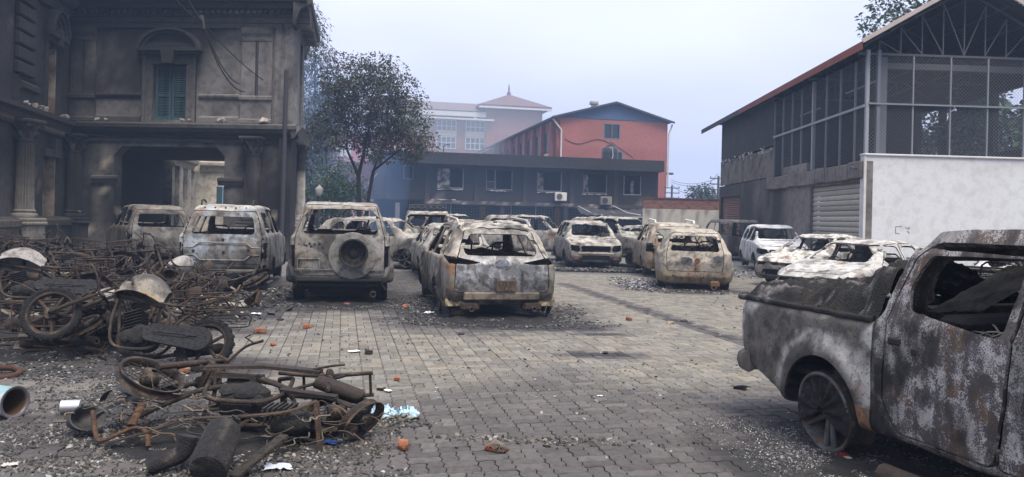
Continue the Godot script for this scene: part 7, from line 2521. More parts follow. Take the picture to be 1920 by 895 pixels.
	for k in 4:
		var pts := []
		for i in 16: pts.append(Vector3(0.58 + 0.05 * i, 1.13 + 0.03 * sin(i * 0.8 + k * 1.9) - 0.015 * k, 0.66 + 0.06 * sin(i * 0.5 + k)))
		wr.tube(pts, 0.006, 4, -1.0, false)
	wr.tube([Vector3(1.20, 1.13, 0.7), Vector3(1.21, 1.03, 0.72), Vector3(1.19, 0.94, 0.7)], 0.006, 4)
	part(t, "hanging_wires", wr, M.flat)
	# door handle recess and lock, sill tube fallen below the cab, bumper corner
	for sg in [1.0]:
		var hd := MB.new(); hd.col = Color(0.012, 0.011, 0.011)
		hd.cbox(Vector3(0.70, 1.00, sg * 0.945), Vector3(0.10, 0.045, 0.02), 0.012); hd.cbox(Vector3(0.865, 0.96, sg * 0.945), Vector3(0.03, 0.04, 0.02), 0.006)
		hd.cbox(Vector3(1.68, 0.92, sg * 0.945), Vector3(0.11, 0.05, 0.02), 0.012)
		part(t, "handle_hole", hd, M.flat)
	var bm := MB.new()
	bm.colf = func(p: Vector3) -> Color: return Color(0.10, 0.09, 0.085) * (1.0 + n_car.get_noise_3dv(p * 4.0))
	bm.tube([Vector3(-0.95, 0.58, -0.93), Vector3(-1.16, 0.56, -0.85), Vector3(-1.2, 0.55, 0.0), Vector3(-1.16, 0.56, 0.85), Vector3(-0.95, 0.58, 0.93)], 0.075, 8, -1.0, true, 1.2)
	part(t, "rear_bumper", bm, M.metal)
	var ch := MB.new(); ch.col = Color(0.06, 0.05, 0.045)
	for z in [-0.45, 0.45]: ch.beam(Vector3(-1.0, 0.5, z), Vector3(3.7, 0.5, z), 0.08, 0.14)
	for k in 5: ch.cbox(Vector3(-0.7 + k * 0.9, 0.5, 0), Vector3(0.08, 0.1, 0.85), 0.01)
	ch.cbox(Vector3(0.0, 0.62, 0.72), Vector3(0.9, 0.04, 0.28), 0.01); ch.cbox(Vector3(-0.55, 0.5, 0.62), Vector3(0.08, 0.4, 0.2), 0.02)
	for sg in [-1.0, 1.0]: ch.tube([Vector3(-0.8, 0.56, sg * 0.55), Vector3(-0.3, 0.42, sg * 0.55), Vector3(0.3, 0.42, sg * 0.55), Vector3(0.8, 0.54, sg * 0.55)], 0.035, 6)
	part(t, "chassis_frame", ch, M.rust)
	var pipe := MB.new()
	pipe.colf = func(p: Vector3) -> Color: return Color(0.075, 0.065, 0.06) * (1.0 + 0.9 * n_car.get_noise_3dv(p * 5.0))
	pipe.lathe([Vector2(0.05, 0.0), Vector2(0.068, 0.0), Vector2(0.07, 0.02), Vector2(0.068, 0.05), Vector2(0.068, 1.9), Vector2(0.0, 1.9)], 16, Transform3D(Basis(), Vector3()))
	var o := solo("side_step_tube", pipe, M.rust, "charred side step tube lying on the ground below the pickup door", "tube")
	var a := Vector3(2.30, 0.09, -4.86)
	var dirv := Vector3(0.36, -0.01, 0.93).normalized()
	o.transform = Transform3D(Basis(Quaternion(Vector3.UP, dirv)), a)
# ---------------------------------------------------------------- trees
func leaves(clumps: Array, count: int, size: float, tones_: Array, seed_: int, droop := 0.0, slim := 0.5) -> MB:
	# many small folded leaves spread through overlapping clumps; each clump keeps its own tone
	var rng := rnd(seed_)
	var mb := MB.new()
	var nz := noise3(seed_, 0.9, 3)
	var total := 0.0
	for c in clumps: total += pow(c[1], 2.2)
	for c in clumps:
		var n := int(count * pow(c[1], 2.2) / total)
		var ce: Vector3 = c[0]
		var r: float = c[1]
		var tone: Color = (tones_[rng.randi() % tones_.size()] as Color) * rng.randf_range(0.75, 1.2)
		for i in n:
			var d := Vector3(rng.randfn(), rng.randfn(), rng.randfn()).normalized()
			var rr := r * pow(rng.randf(), 0.45) * Vector3(1, 0.85, 1).dot(d.abs()) / (absf(d.x) + absf(d.y) + absf(d.z)) * 1.35
			var p := ce + d * rr
			if nz.get_noise_3dv(p * 1.6) < -0.15 + 0.15 * rng.randf(): continue
			var a := (d * 0.6 + Vector3(rng.randf_range(-1, 1), rng.randf_range(-1, 0.5) - droop, rng.randf_range(-1, 1))).normalized()
			var s := a.cross(Vector3(rng.randf_range(-1, 1), rng.randf_range(-0.3, 1), rng.randf_range(-1, 1))).normalized()
			var up := s.cross(a).normalized()
			var l := size * rng.randf_range(0.6, 1.3)
			var w := l * slim * rng.randf_range(0.8, 1.2)
			var q0 := p
			var q1 := p + a * l * 0.5 + s * w * 0.5 - up * w * 0.12
			var q2 := p + a * l - Vector3(0, l * 0.15, 0)
			var q3 := p + a * l * 0.5 - s * w * 0.5 - up * w * 0.12
			var k := rng.randf_range(0.7, 1.35)
			mb.col = Color(tone.r * k, tone.g * k * rng.randf_range(0.92, 1.06), tone.b * k)
			mb.t3(q0, q1, q2, up); mb.t3(q0, q2, q3, up)
	return mb

func limb(mb: MB, a: Vector3, b: Vector3, r0: float, r1: float, bend: Vector3) -> void:
	var pts := []
	for i in 7:
		var f := i / 6.0
		pts.append(a.lerp(b, f) + bend * sin(f * PI))
	mb.tube(pts, r0, 7, r1)

func tree_at(called: String, label: String, base: Vector3, limbs: Array, clumps: Array, count: int, size: float, tones_: Array, seed_: int, bark := Color(0.045, 0.037, 0.034), droop := 0.0, slim := 0.5, cat := "tree") -> void:
	var t := thing(called, label, cat, base)
	var tr := MB.new()
	tr.colf = func(p: Vector3) -> Color: return bark * (1.0 + 0.4 * n_stain2.get_noise_3dv(p * 3.0))
	for l in limbs: limb(tr, l[0] - base, l[1] - base, l[2], l[3], l[4] if l.size() > 4 else Vector3.ZERO)
	part(t, "trunk", tr, M.char)
	var cl := []
	for c in clumps: cl.append([c[0] - base, c[1]])
	part(t, "crown", leaves(cl, count, size, tones_, seed_, droop, slim), M.leaf)

func build_trees() -> void:
	# the scorched broad-leaved tree in front of the office block
	var D := 40.0
	var b := at(675, 440, D) * Vector3(1, 0, 1)
	var cl := []
	for q in [[655, 148, 1.05], [690, 135, 0.95], [725, 150, 1.0], [750, 180, 1.0], [765, 218, 1.0], [700, 185, 1.3], [660, 190, 1.1], [630, 195, 0.85], [625, 225, 0.8], [606, 255, 0.75], [595, 240, 0.55], [800, 268, 0.55], [775, 262, 0.75], [745, 265, 0.9], [705, 240, 1.2], [665, 245, 0.85], [735, 215, 1.1], [690, 275, 0.65], [640, 160, 0.7], [715, 285, 0.55], [640, 262, 0.6], [768, 285, 0.5]]:
		cl.append([at(q[0], q[1], D) + Vector3(0, 0, 0.9 * sin(q[0] * 1.7)), q[2]])
	var top := at(685, 300, D)
	var lm := [[b, at(672, 330, D), 0.15, 0.11], [at(672, 330, D), at(650, 280, D), 0.10, 0.05], [at(650, 280, D), at(612, 262, D), 0.05, 0.02], [at(672, 330, D), at(690, 250, D), 0.10, 0.05], [at(690, 250, D), at(700, 160, D), 0.05, 0.015],
		[b + Vector3(0.25, 0, 0), at(700, 320, D), 0.13, 0.08, Vector3(-0.1, 0, 0)], [at(700, 320, D), at(745, 285, D), 0.07, 0.04], [at(745, 285, D), at(780, 250, D), 0.04, 0.015], [at(700, 320, D), at(735, 230, D), 0.06, 0.02], [at(650, 280, D), at(655, 190, D), 0.05, 0.015], [at(665, 270, D), at(622, 215, D), 0.035, 0.012], [at(700, 220, D), at(740, 170, D), 0.03, 0.01]]
	tree_at("scorched_tree", "dark scorched broad-leaved tree with forked stems before the office block", b, lm, cl, 36000, 0.15, [Color(0.042, 0.038, 0.034), Color(0.052, 0.046, 0.036), Color(0.042, 0.052, 0.034), Color(0.060, 0.050, 0.038), Color(0.058, 0.068, 0.044)], 101)
	# feathery tall tree behind the palace corner, in the smoke
	D = 52.0
	b = at(592, 440, D) * Vector3(1, 0, 1)
	cl = []
	for i in 26:
		var v := 30 + i * 13.5
		var w := 10.0 + 26.0 * minf(1.0, i / 10.0)
		for k in 2: cl.append([at(588 + w * sin(i * 2.3 + k * 2.6) * 0.9, v + 8.0 * k, D) + Vector3(0, 0, 1.2 * cos(i * 1.9 + k)), 0.55 + 0.5 * minf(1.0, i / 12.0)])
	tree_at("feathery_tall_tree", "tall feathery tree rising behind the palace corner in blue smoke", b, [[b, at(590, 90, D), 0.16, 0.03]], cl, 26000, 0.24, [Color(0.045, 0.060, 0.050), Color(0.055, 0.070, 0.055), Color(0.035, 0.050, 0.045)], 102, Color(0.05, 0.05, 0.05), 0.5, 0.28)
	D = 47.0
	b = at(575, 440, D) * Vector3(1, 0, 1)
	cl = []
	for i in 10: cl.append([at(572 + 18 * sin(i * 2.1), 225 + i * 17, D), 0.8])
	tree_at("dark_slim_tree", "slim dark tree close behind the palace's right corner", b, [[b, at(575, 240, D), 0.12, 0.03], [b + Vector3(1.2, 0, 0), at(612, 270, D), 0.12, 0.04]], cl, 5000, 0.22, [Color(0.03, 0.036, 0.034), Color(0.04, 0.045, 0.04)], 103, Color(0.03, 0.03, 0.03), 0.3, 0.4)
	# green bushes
	for q in [[632, 335, 44.0, 1.1, "large round green bush left of the scorched tree's stems"], [605, 365, 43.0, 0.9, "dark green bush low beside the white palace column"], [655, 368, 45.0, 0.8, "low green bush directly behind the scorched tree's stems"]]:
		b = at(q[0], 440, q[2]) * Vector3(1, 0, 1)
		cl = []
		for i in 7: cl.append([at(q[0] + 20 * sin(i * 2.4), q[1] + 14 * cos(i * 1.7), q[2]) + Vector3(0, 0, 0.5 * sin(i * 3.1)), q[3] * 0.75])
		for i in 4: cl.append([at(q[0] + 18 * sin(i * 2.0), q[1] + 45, q[2]), q[3] * 0.75])
		tree_at("green_bush", q[4], b, [[b, at(q[0], q[1], q[2]), 0.06, 0.02]], cl, 3200, 0.17, [Color(0.045, 0.095, 0.055), Color(0.06, 0.12, 0.06), Color(0.035, 0.07, 0.05)], int(q[0]), Color(0.04, 0.035, 0.03), 0.1, 0.5, "bush")
	# trees behind and beside the mesh-walled hall
	var hall := [[Vector3(21.8, 0, -37.0), 11.4, 3.3, 20000, "leafy green tree rising above the hall's roof ridge"], [Vector3(18.9, 0, -32.0), 5.7, 1.7, 4600, "middle tree beyond the hall's open right side, seen through mesh"], [Vector3(19.8, 0, -36.8), 5.9, 2.1, 5200, "leftmost tree seen through the hall's front mesh, beyond its right side"], [Vector3(18.6, 0, -29.2), 5.6, 1.5, 3400, "rightmost tree seen through the hall's front mesh, nearest the white wall"]]
	for i in hall.size():
		var q: Array = hall[i]
		b = q[0]
		var h: float = q[1]
		var r: float = q[2]
		cl = []
		var rg := rnd(200 + i)
		for k in 14: cl.append([b + Vector3(rg.randf_range(-r, r), h + rg.randf_range(-r, r) * 0.8, rg.randf_range(-r, r)), r * rg.randf_range(0.25, 0.45)])
		tree_at("hall_side_tree", q[4], b, [[b, b + Vector3(0.2, h, 0), 0.16, 0.05], [b + Vector3(0.1, h * 0.55, 0), b + Vector3(-r * 0.6, h + 0.3, 0.4), 0.08, 0.02], [b + Vector3(0.1, h * 0.6, 0), b + Vector3(r * 0.7, h, -0.4), 0.08, 0.02]], cl, q[3], 0.26, [Color(0.036, 0.072, 0.034), Color(0.055, 0.100, 0.045), Color(0.026, 0.048, 0.028)], 210 + i, Color(0.03, 0.028, 0.028))
	# far small tree by the pole
	D = 85.0
	b = at(1318, 400, D) * Vector3(1, 0, 1)
	cl = []
	for i in 9: cl.append([at(1318 + 16 * sin(i * 2.2), 366 + 7 * cos(i * 1.3), D), 0.7])
	tree_at("far_round_tree", "small far-off tree showing above the brick boundary wall", b, [[b, at(1318, 368, D), 0.15, 0.05]], cl, 1800, 0.35, [Color(0.05, 0.08, 0.06)], 120)
# ---------------------------------------------------------------- burnt motorcycles
func bike_col(k: float) -> Callable:
	return func(p: Vector3) -> Color:
		var a := n_car.get_noise_3dv(p * 5.0 + Vector3(k, 0, 0))
		var b := n_car.get_noise_3dv(p * 14.0)
		return Color(0.050, 0.046, 0.044).lerp(Color(0.15, 0.115, 0.080), ss(0.05, 0.4, a) * 0.75).lerp(Color(0.30, 0.28, 0.24), ss(0.18, 0.42, b) * 0.7)

func curve(pts: Array, per := 5) -> Array:
	# a smooth line through points
	var o := []
	for i in pts.size() - 1:
		var p0: Vector3 = pts[maxi(i - 1, 0)]
		var p1: Vector3 = pts[i]
		var p2: Vector3 = pts[i + 1]
		var p3: Vector3 = pts[mini(i + 2, pts.size() - 1)]
		for k in per: o.append(p1.cubic_interpolate(p2, p0, p3, float(k) / per))
	o.append(pts[-1])
	return o

func circle(c: Vector3, r: float, ax: Vector3, n := 24, arc := TAU, from := 0.0) -> Array:
	var u := ax.cross(Vector3.UP if absf(ax.y) < 0.9 else Vector3.RIGHT).normalized()
	var w := u.cross(ax).normalized()
	var o := []
	for i in n + 1: o.append(c + (u * cos(from + arc * i / n) + w * sin(from + arc * i / n)) * r)
	return o

func bike_wheel(r: float, spoked: bool, tyre_: bool) -> Array:
	# [rim mesh, tyre mesh or null]; the axis is local z
	var m := MB.new(); m.colf = bike_col(3.0)
	var rx := Transform3D(Basis(Vector3.RIGHT, PI / 2), Vector3())
	m.lathe([Vector2(r - 0.02, -0.032), Vector2(r, -0.036), Vector2(r - 0.004, -0.02), Vector2(r - 0.026, 0.0), Vector2(r - 0.004, 0.02), Vector2(r, 0.036), Vector2(r - 0.02, 0.032), Vector2(r - 0.036, 0.0), Vector2(r - 0.02, -0.032)], 32, rx)
	m.lathe([Vector2(0.02, -0.06), Vector2(0.065, -0.05), Vector2(0.07, 0.0), Vector2(0.065, 0.05), Vector2(0.02, 0.06), Vector2(0.0, 0.06)], 16, rx)
	if spoked:
		for k in 20:
			var a := TAU * k / 20
			var b := a + (0.35 if k % 2 else -0.35)
			m.bar(Vector3(cos(a) * 0.06, sin(a) * 0.06, 0.04 if k % 4 < 2 else -0.04), Vector3(cos(b) * (r - 0.03), sin(b) * (r - 0.03), 0), 0.0035, 4)
	else:
		for k in 5:
			var a := TAU * k / 5
			m.tube([Vector3(cos(a) * 0.05, sin(a) * 0.05, 0.0), Vector3(cos(a) * (r - 0.03), sin(a) * (r - 0.03), 0)], 0.022, 6, 0.016)
	var t: Variant = null
	if tyre_:
		var q := MB.new(); q.colf = func(p: Vector3) -> Color: return Color(0.028, 0.027, 0.028) * (1.0 + 0.9 * n_car.get_noise_3dv(p * 9.0))
		q.lathe([Vector2(r - 0.005, -0.034), Vector2(r + 0.03, -0.048), Vector2(r + 0.055, -0.03), Vector2(r + 0.062, 0.0), Vector2(r + 0.055, 0.03), Vector2(r + 0.03, 0.048), Vector2(r - 0.005, 0.034)], 32, rx)
		for k in 40:
			var a := TAU * k / 40
			q.box(Vector3(cos(a) * (r + 0.058), sin(a) * (r + 0.058), 0.022 if k % 2 else -0.022), Vector3(0.014, 0.03, 0.03), Basis(Vector3(0, 0, 1), a))
		t = q.done()
	return [m.done(), t]

func put_wheel(t: Node3D, called: String, pair: Array, at_: Vector3, turn: Basis) -> void:
	var w := part(t, called, pair[0], M.rust)
	w.transform = Transform3D(turn, at_)
	if pair[1] != null: part(w, "tyre", pair[1], M.char)

func tank_mesh(col: Callable, lx := 0.30, h := 0.20, w := 0.15) -> MB:
	# a teardrop fuel tank: seam edge below, rounded above
	var m := MB.new()
	m.colf = col
	for side in [1.0, -1.0]:
		m.sheet(18, 12, func(u: float, v: float) -> Vector3:
			var x := lerpf(-lx, lx, u)
			var fx := u
			var wid := w * pow(maxf(0.0, sin(PI * clampf(0.06 + 0.9 * fx, 0, 1))), 0.55) * (0.75 + 0.35 * fx)
			var hh := h * pow(maxf(0.0, sin(PI * clampf(0.10 + 0.86 * fx, 0, 1))), 0.6)
			var a := v * PI / 2
			return Vector3(x, -0.02 + 0.05 * sin(fx * PI) + hh * pow(sin(a), 0.8) - 0.06 * (1.0 - sin(a)), side * wid * pow(cos(a), 0.7)), Vector3(0, 1, side * 0.5))
		var e := []
		for i in 19:
			var fx := i / 18.0
			var wid := w * pow(maxf(0.0, sin(PI * clampf(0.06 + 0.9 * fx, 0, 1))), 0.55) * (0.75 + 0.35 * fx)
			e.append(Vector3(lerpf(-lx, lx, fx), -0.08 + 0.05 * sin(fx * PI), side * wid * 1.03))
		m.tube(e, 0.009, 5)
	m.lathe([Vector2(0.04, 0.0), Vector2(0.042, 0.02), Vector2(0.03, 0.026), Vector2(0.0, 0.026)], 12, Transform3D(Basis(), Vector3(0.06, h - 0.0, 0)))
	return m

func motorcycle(called: String, label: String, opt: Dictionary) -> Node3D:
	var t := thing(called, label, "motorcycle", Vector3.ZERO, 0.0, opt.get("group", "burnt motorcycles in the yard"))
	t.set_meta("stem", called)
	var dark := bike_col(opt.get("k", 1.0))
	var fr := MB.new(); fr.colf = dark
	fr.tube(curve([Vector3(0.46, 0.86, 0), Vector3(0.2, 0.80, 0), Vector3(-0.1, 0.72, 0)]), 0.024, 8)
	for z in [-0.09, 0.09]:
		fr.tube(curve([Vector3(0.42, 0.78, z * 0.2), Vector3(0.34, 0.45, z), Vector3(0.22, 0.23, z), Vector3(-0.15, 0.21, z), Vector3(-0.28, 0.36, z), Vector3(-0.25, 0.62, z), Vector3(-0.1, 0.72, z * 0.4)]), 0.017, 7)
		fr.tube(curve([Vector3(-0.1, 0.72, z), Vector3(-0.45, 0.70, z), Vector3(-0.82, 0.80, z)]), 0.015, 6)
		fr.bar(Vector3(-0.28, 0.40, z), Vector3(-0.62, 0.72, z), 0.012)
	fr.bar(Vector3(0.43, 0.74, 0), Vector3(0.49, 0.94, 0), 0.034, 10)
	for x in [-0.3, -0.55, -0.8]: fr.bar(Vector3(x, 0.71 if x > -0.6 else 0.79, -0.1), Vector3(x, 0.71 if x > -0.6 else 0.79, 0.1), 0.011)
	part(t, "frame", fr, M.rust)
	var en := MB.new(); en.colf = func(p: Vector3) -> Color: return Color(0.055, 0.052, 0.052) * (1.0 + 0.7 * n_car.get_noise_3dv(p * 8.0))
	en.cbox(Vector3(0.0, 0.34, 0), Vector3(0.36, 0.22, 0.20), 0.05)
	en.cbox(Vector3(0.14, 0.54, 0), Vector3(0.13, 0.24, 0.13), 0.02, Basis(Vector3(0, 0, 1), -0.35))
	for k in 6: en.box(Vector3(0.10 + k * 0.012, 0.45 + k * 0.033, 0), Vector3(0.19, 0.008, 0.19), Basis(Vector3(0, 0, 1), -0.35))
	for z in [-1.0, 1.0]:
		en.lathe([Vector2(0.0, 0.035), Vector2(0.07, 0.03), Vector2(0.105, 0.01), Vector2(0.11, -0.02)], 20, Transform3D(Basis(Vector3.RIGHT, PI / 2 * z), Vector3(-0.02, 0.35, 0.115 * z)))
		en.lathe([Vector2(0.0, 0.03), Vector2(0.05, 0.025), Vector2(0.07, 0.0)], 16, Transform3D(Basis(Vector3.RIGHT, PI / 2 * z), Vector3(0.12, 0.33, 0.11 * z)))
	part(t, "engine", en, M.char)
	var sw := MB.new(); sw.colf = dark
	for z in [-0.11, 0.11]: sw.beam(Vector3(-0.26, 0.38, z), Vector3(-0.70, 0.30, z), 0.025, 0.045)
	sw.bar(Vector3(-0.27, 0.38, -0.12), Vector3(-0.27, 0.38, 0.12), 0.025)
	part(t, "swing_arm", sw, M.rust)
	for z in [-0.14, 0.14]:
		var sh := MB.new(); sh.colf = dark
		sh.bar(Vector3(-0.62, 0.34, z), Vector3(-0.52, 0.70, z), 0.014)
		var sp := []
		for i in 50: sp.append(Vector3(-0.60, 0.40, z).lerp(Vector3(-0.53, 0.66, z), i / 49.0) + Vector3(cos(i * 0.9) * 0.028, 0, sin(i * 0.9) * 0.028))
		sh.tube(sp, 0.006, 4)
		part(t, "shock_absorber", sh, M.rust)
	# front end, turned by the steering
	var steer := Basis(Vector3(0.28, 0.96, 0).normalized(), opt.get("steer", 0.2))
	var S := Transform3D(steer, Vector3(0.47, 0.86, 0) - steer * Vector3(0.47, 0.86, 0))
	if opt.get("rake", 0.0) != 0.0: S = Transform3D(Basis(Vector3(0, 0, 1), opt.rake), Vector3(0.47, 0.86, 0) - Basis(Vector3(0, 0, 1), opt.rake) * Vector3(0.47, 0.86, 0)) * S
	var fk := MB.new(); fk.colf = dark; fk.m = S
	for z in [-0.1, 0.1]:
		fk.bar(Vector3(0.47, 0.95, z), Vector3(0.60, 0.60, z), 0.016, 8); fk.bar(Vector3(0.58, 0.65, z), Vector3(0.72, 0.27, z), 0.024, 8)
	fk.cbox(Vector3(0.485, 0.90, 0), Vector3(0.09, 0.025, 0.26), 0.01); fk.cbox(Vector3(0.53, 0.74, 0), Vector3(0.09, 0.03, 0.26), 0.01)
	part(t, "front_fork", fk, M.rust)
	var hb := MB.new(); hb.colf = dark; hb.m = S
	hb.tube(curve([Vector3(0.30, 1.00, -0.36), Vector3(0.42, 1.06, -0.22), Vector3(0.47, 0.97, -0.06), Vector3(0.47, 0.97, 0.06), Vector3(0.42, 1.06, 0.22), Vector3(0.30, 1.00, 0.36)]), 0.012, 6)
	for z in [-0.3, 0.3]: hb.tube([Vector3(0.36, 1.02, z), Vector3(0.44, 1.0, z * 1.05), Vector3(0.40, 0.96, z * 1.25)], 0.007, 4)
	part(t, "handlebar", hb, M.rust)
	if opt.get("lamp", true):
		var hl := MB.new(); hl.colf = dark; hl.m = S
		hl.lathe([Vector2(0.0, -0.08), Vector2(0.06, -0.06), Vector2(0.085, 0.0), Vector2(0.09, 0.03), Vector2(0.08, 0.03), Vector2(0.05, -0.03), Vector2(0.0, -0.05)], 18, Transform3D(Basis(Vector3(0, 0, 1), -PI / 2), Vector3(0.60, 0.84, 0)))
		part(t, "headlamp_shell", hl, M.rust)
	put_wheel(t, "front_wheel", opt.fw, S * Vector3(0.73, 0.27, 0), S.basis)
	put_wheel(t, "rear_wheel", opt.rw, Vector3(-0.70, 0.30, 0), Basis())
	if opt.get("tank", true):
		var tk := part(t, "fuel_tank", tank_mesh(opt.get("tank_col", dark)), opt.get("tank_mat", M.metal))
		tk.transform = Transform3D(Basis(Vector3(0, 0, 1), 0.16), Vector3(0.17, 0.86, 0))
	if opt.get("rack", true):
		var rk := MB.new(); rk.colf = dark
		for z in [-0.16, 0.16]: rk.tube(curve([Vector3(-0.45, 0.80, z), Vector3(-0.95, 0.84, z), Vector3(-1.05, 0.84, z * 0.5)], 4), 0.009, 5)
		rk.tube(curve([Vector3(-1.05, 0.84, -0.08), Vector3(-1.08, 0.84, 0), Vector3(-1.05, 0.84, 0.08)], 3), 0.009, 5)
		for k in 6: rk.bar(Vector3(-0.5 - k * 0.1, 0.81 + k * 0.006, -0.16), Vector3(-0.5 - k * 0.1, 0.81 + k * 0.006, 0.16), 0.006, 4)
		for z in [-0.2, 0.2]:
			rk.tube(curve([Vector3(-0.5, 0.74, z), Vector3(-0.95, 0.76, z), Vector3(-1.0, 0.68, z), Vector3(-0.95, 0.62, z), Vector3(-0.52, 0.60, z), Vector3(-0.46, 0.66, z), Vector3(-0.5, 0.74, z)], 4), 0.008, 5)
			for k in 3: rk.bar(Vector3(-0.5, 0.64 + k * 0.033, z), Vector3(-0.97, 0.65 + k * 0.033, z), 0.004, 4)
		rk.beam(Vector3(-1.0, 0.80, 0), Vector3(-1.12, 0.94, 0), 0.12, 0.02); rk.cbox(Vector3(-1.12, 0.86, 0), Vector3(0.03, 0.16, 0.10), 0.01)
		part(t, "rear_rack", rk, M.rust)
	if opt.get("chain_case", true):
		var cc := MB.new(); cc.colf = func(p: Vector3) -> Color: return Color(0.085, 0.088, 0.098) * (1.0 + 0.5 * n_car.get_noise_3dv(p * 7.0))
		var po := PackedVector2Array()
		for i in 13: po.append(Vector2(-0.18 + cos(-PI / 2 + PI * i / 12) * 0.10, 0.36 + sin(-PI / 2 + PI * i / 12) * 0.095))
		for i in 13: po.append(Vector2(-0.70 + cos(PI / 2 + PI * i / 12) * 0.13, 0.31 + sin(PI / 2 + PI * i / 12) * 0.125))
		cc.prism(po, -0.165, -0.125)
		cc.beam(Vector3(-0.2, 0.37, -0.168), Vector3(-0.66, 0.345, -0.168), 0.01, 0.022)
		cc.beam(Vector3(-0.2, 0.34, -0.168), Vector3(-0.66, 0.31, -0.168), 0.01, 0.008)
		cc.cbox(Vector3(-0.62, 0.335, -0.172), Vector3(0.12, 0.02, 0.014), 0.004)
		part(t, "chain_case", cc, M.char)
	var ex := MB.new(); ex.colf = bike_col(9.0)
	ex.tube(curve([Vector3(0.22, 0.58, 0.06), Vector3(0.36, 0.42, 0.12), Vector3(0.22, 0.22, 0.16), Vector3(-0.1, 0.22, 0.17), Vector3(-0.3, 0.27, 0.18)]), 0.02, 8)
	ex.lathe([Vector2(0.02, 0.0), Vector2(0.05, 0.08), Vector2(0.055, 0.5), Vector2(0.035, 0.56), Vector2(0.015, 0.56)], 14, Transform3D(Basis(Quaternion(Vector3.UP, Vector3(-0.97, 0.2, 0.03).normalized())), Vector3(-0.28, 0.265, 0.18)))
	part(t, "exhaust", ex, M.rust)
	if opt.get("guard", true):
		for g in [[Vector3(-0.70, 0.30, 0), 0.35, 0.3, 2.2, "rear_mudguard"], [Vector3(0.73, 0.27, 0), 0.33, 0.6, 1.6, "front_mudguard"]]:
			var mg := MB.new(); mg.colf = dark
			if g[4] == "front_mudguard": mg.m = S
			mg.sheet(14, 4, func(u: float, v: float) -> Vector3:
				var a: float = g[2] + g[3] * u
				var c := (v - 0.5) * 2.0
				return (g[0] as Vector3) + Vector3(cos(a) * (g[1] - 0.03 * c * c), sin(a) * (g[1] - 0.03 * c * c), c * 0.065), Vector3.UP)
			part(t, g[4], mg, M.rust)
	return t

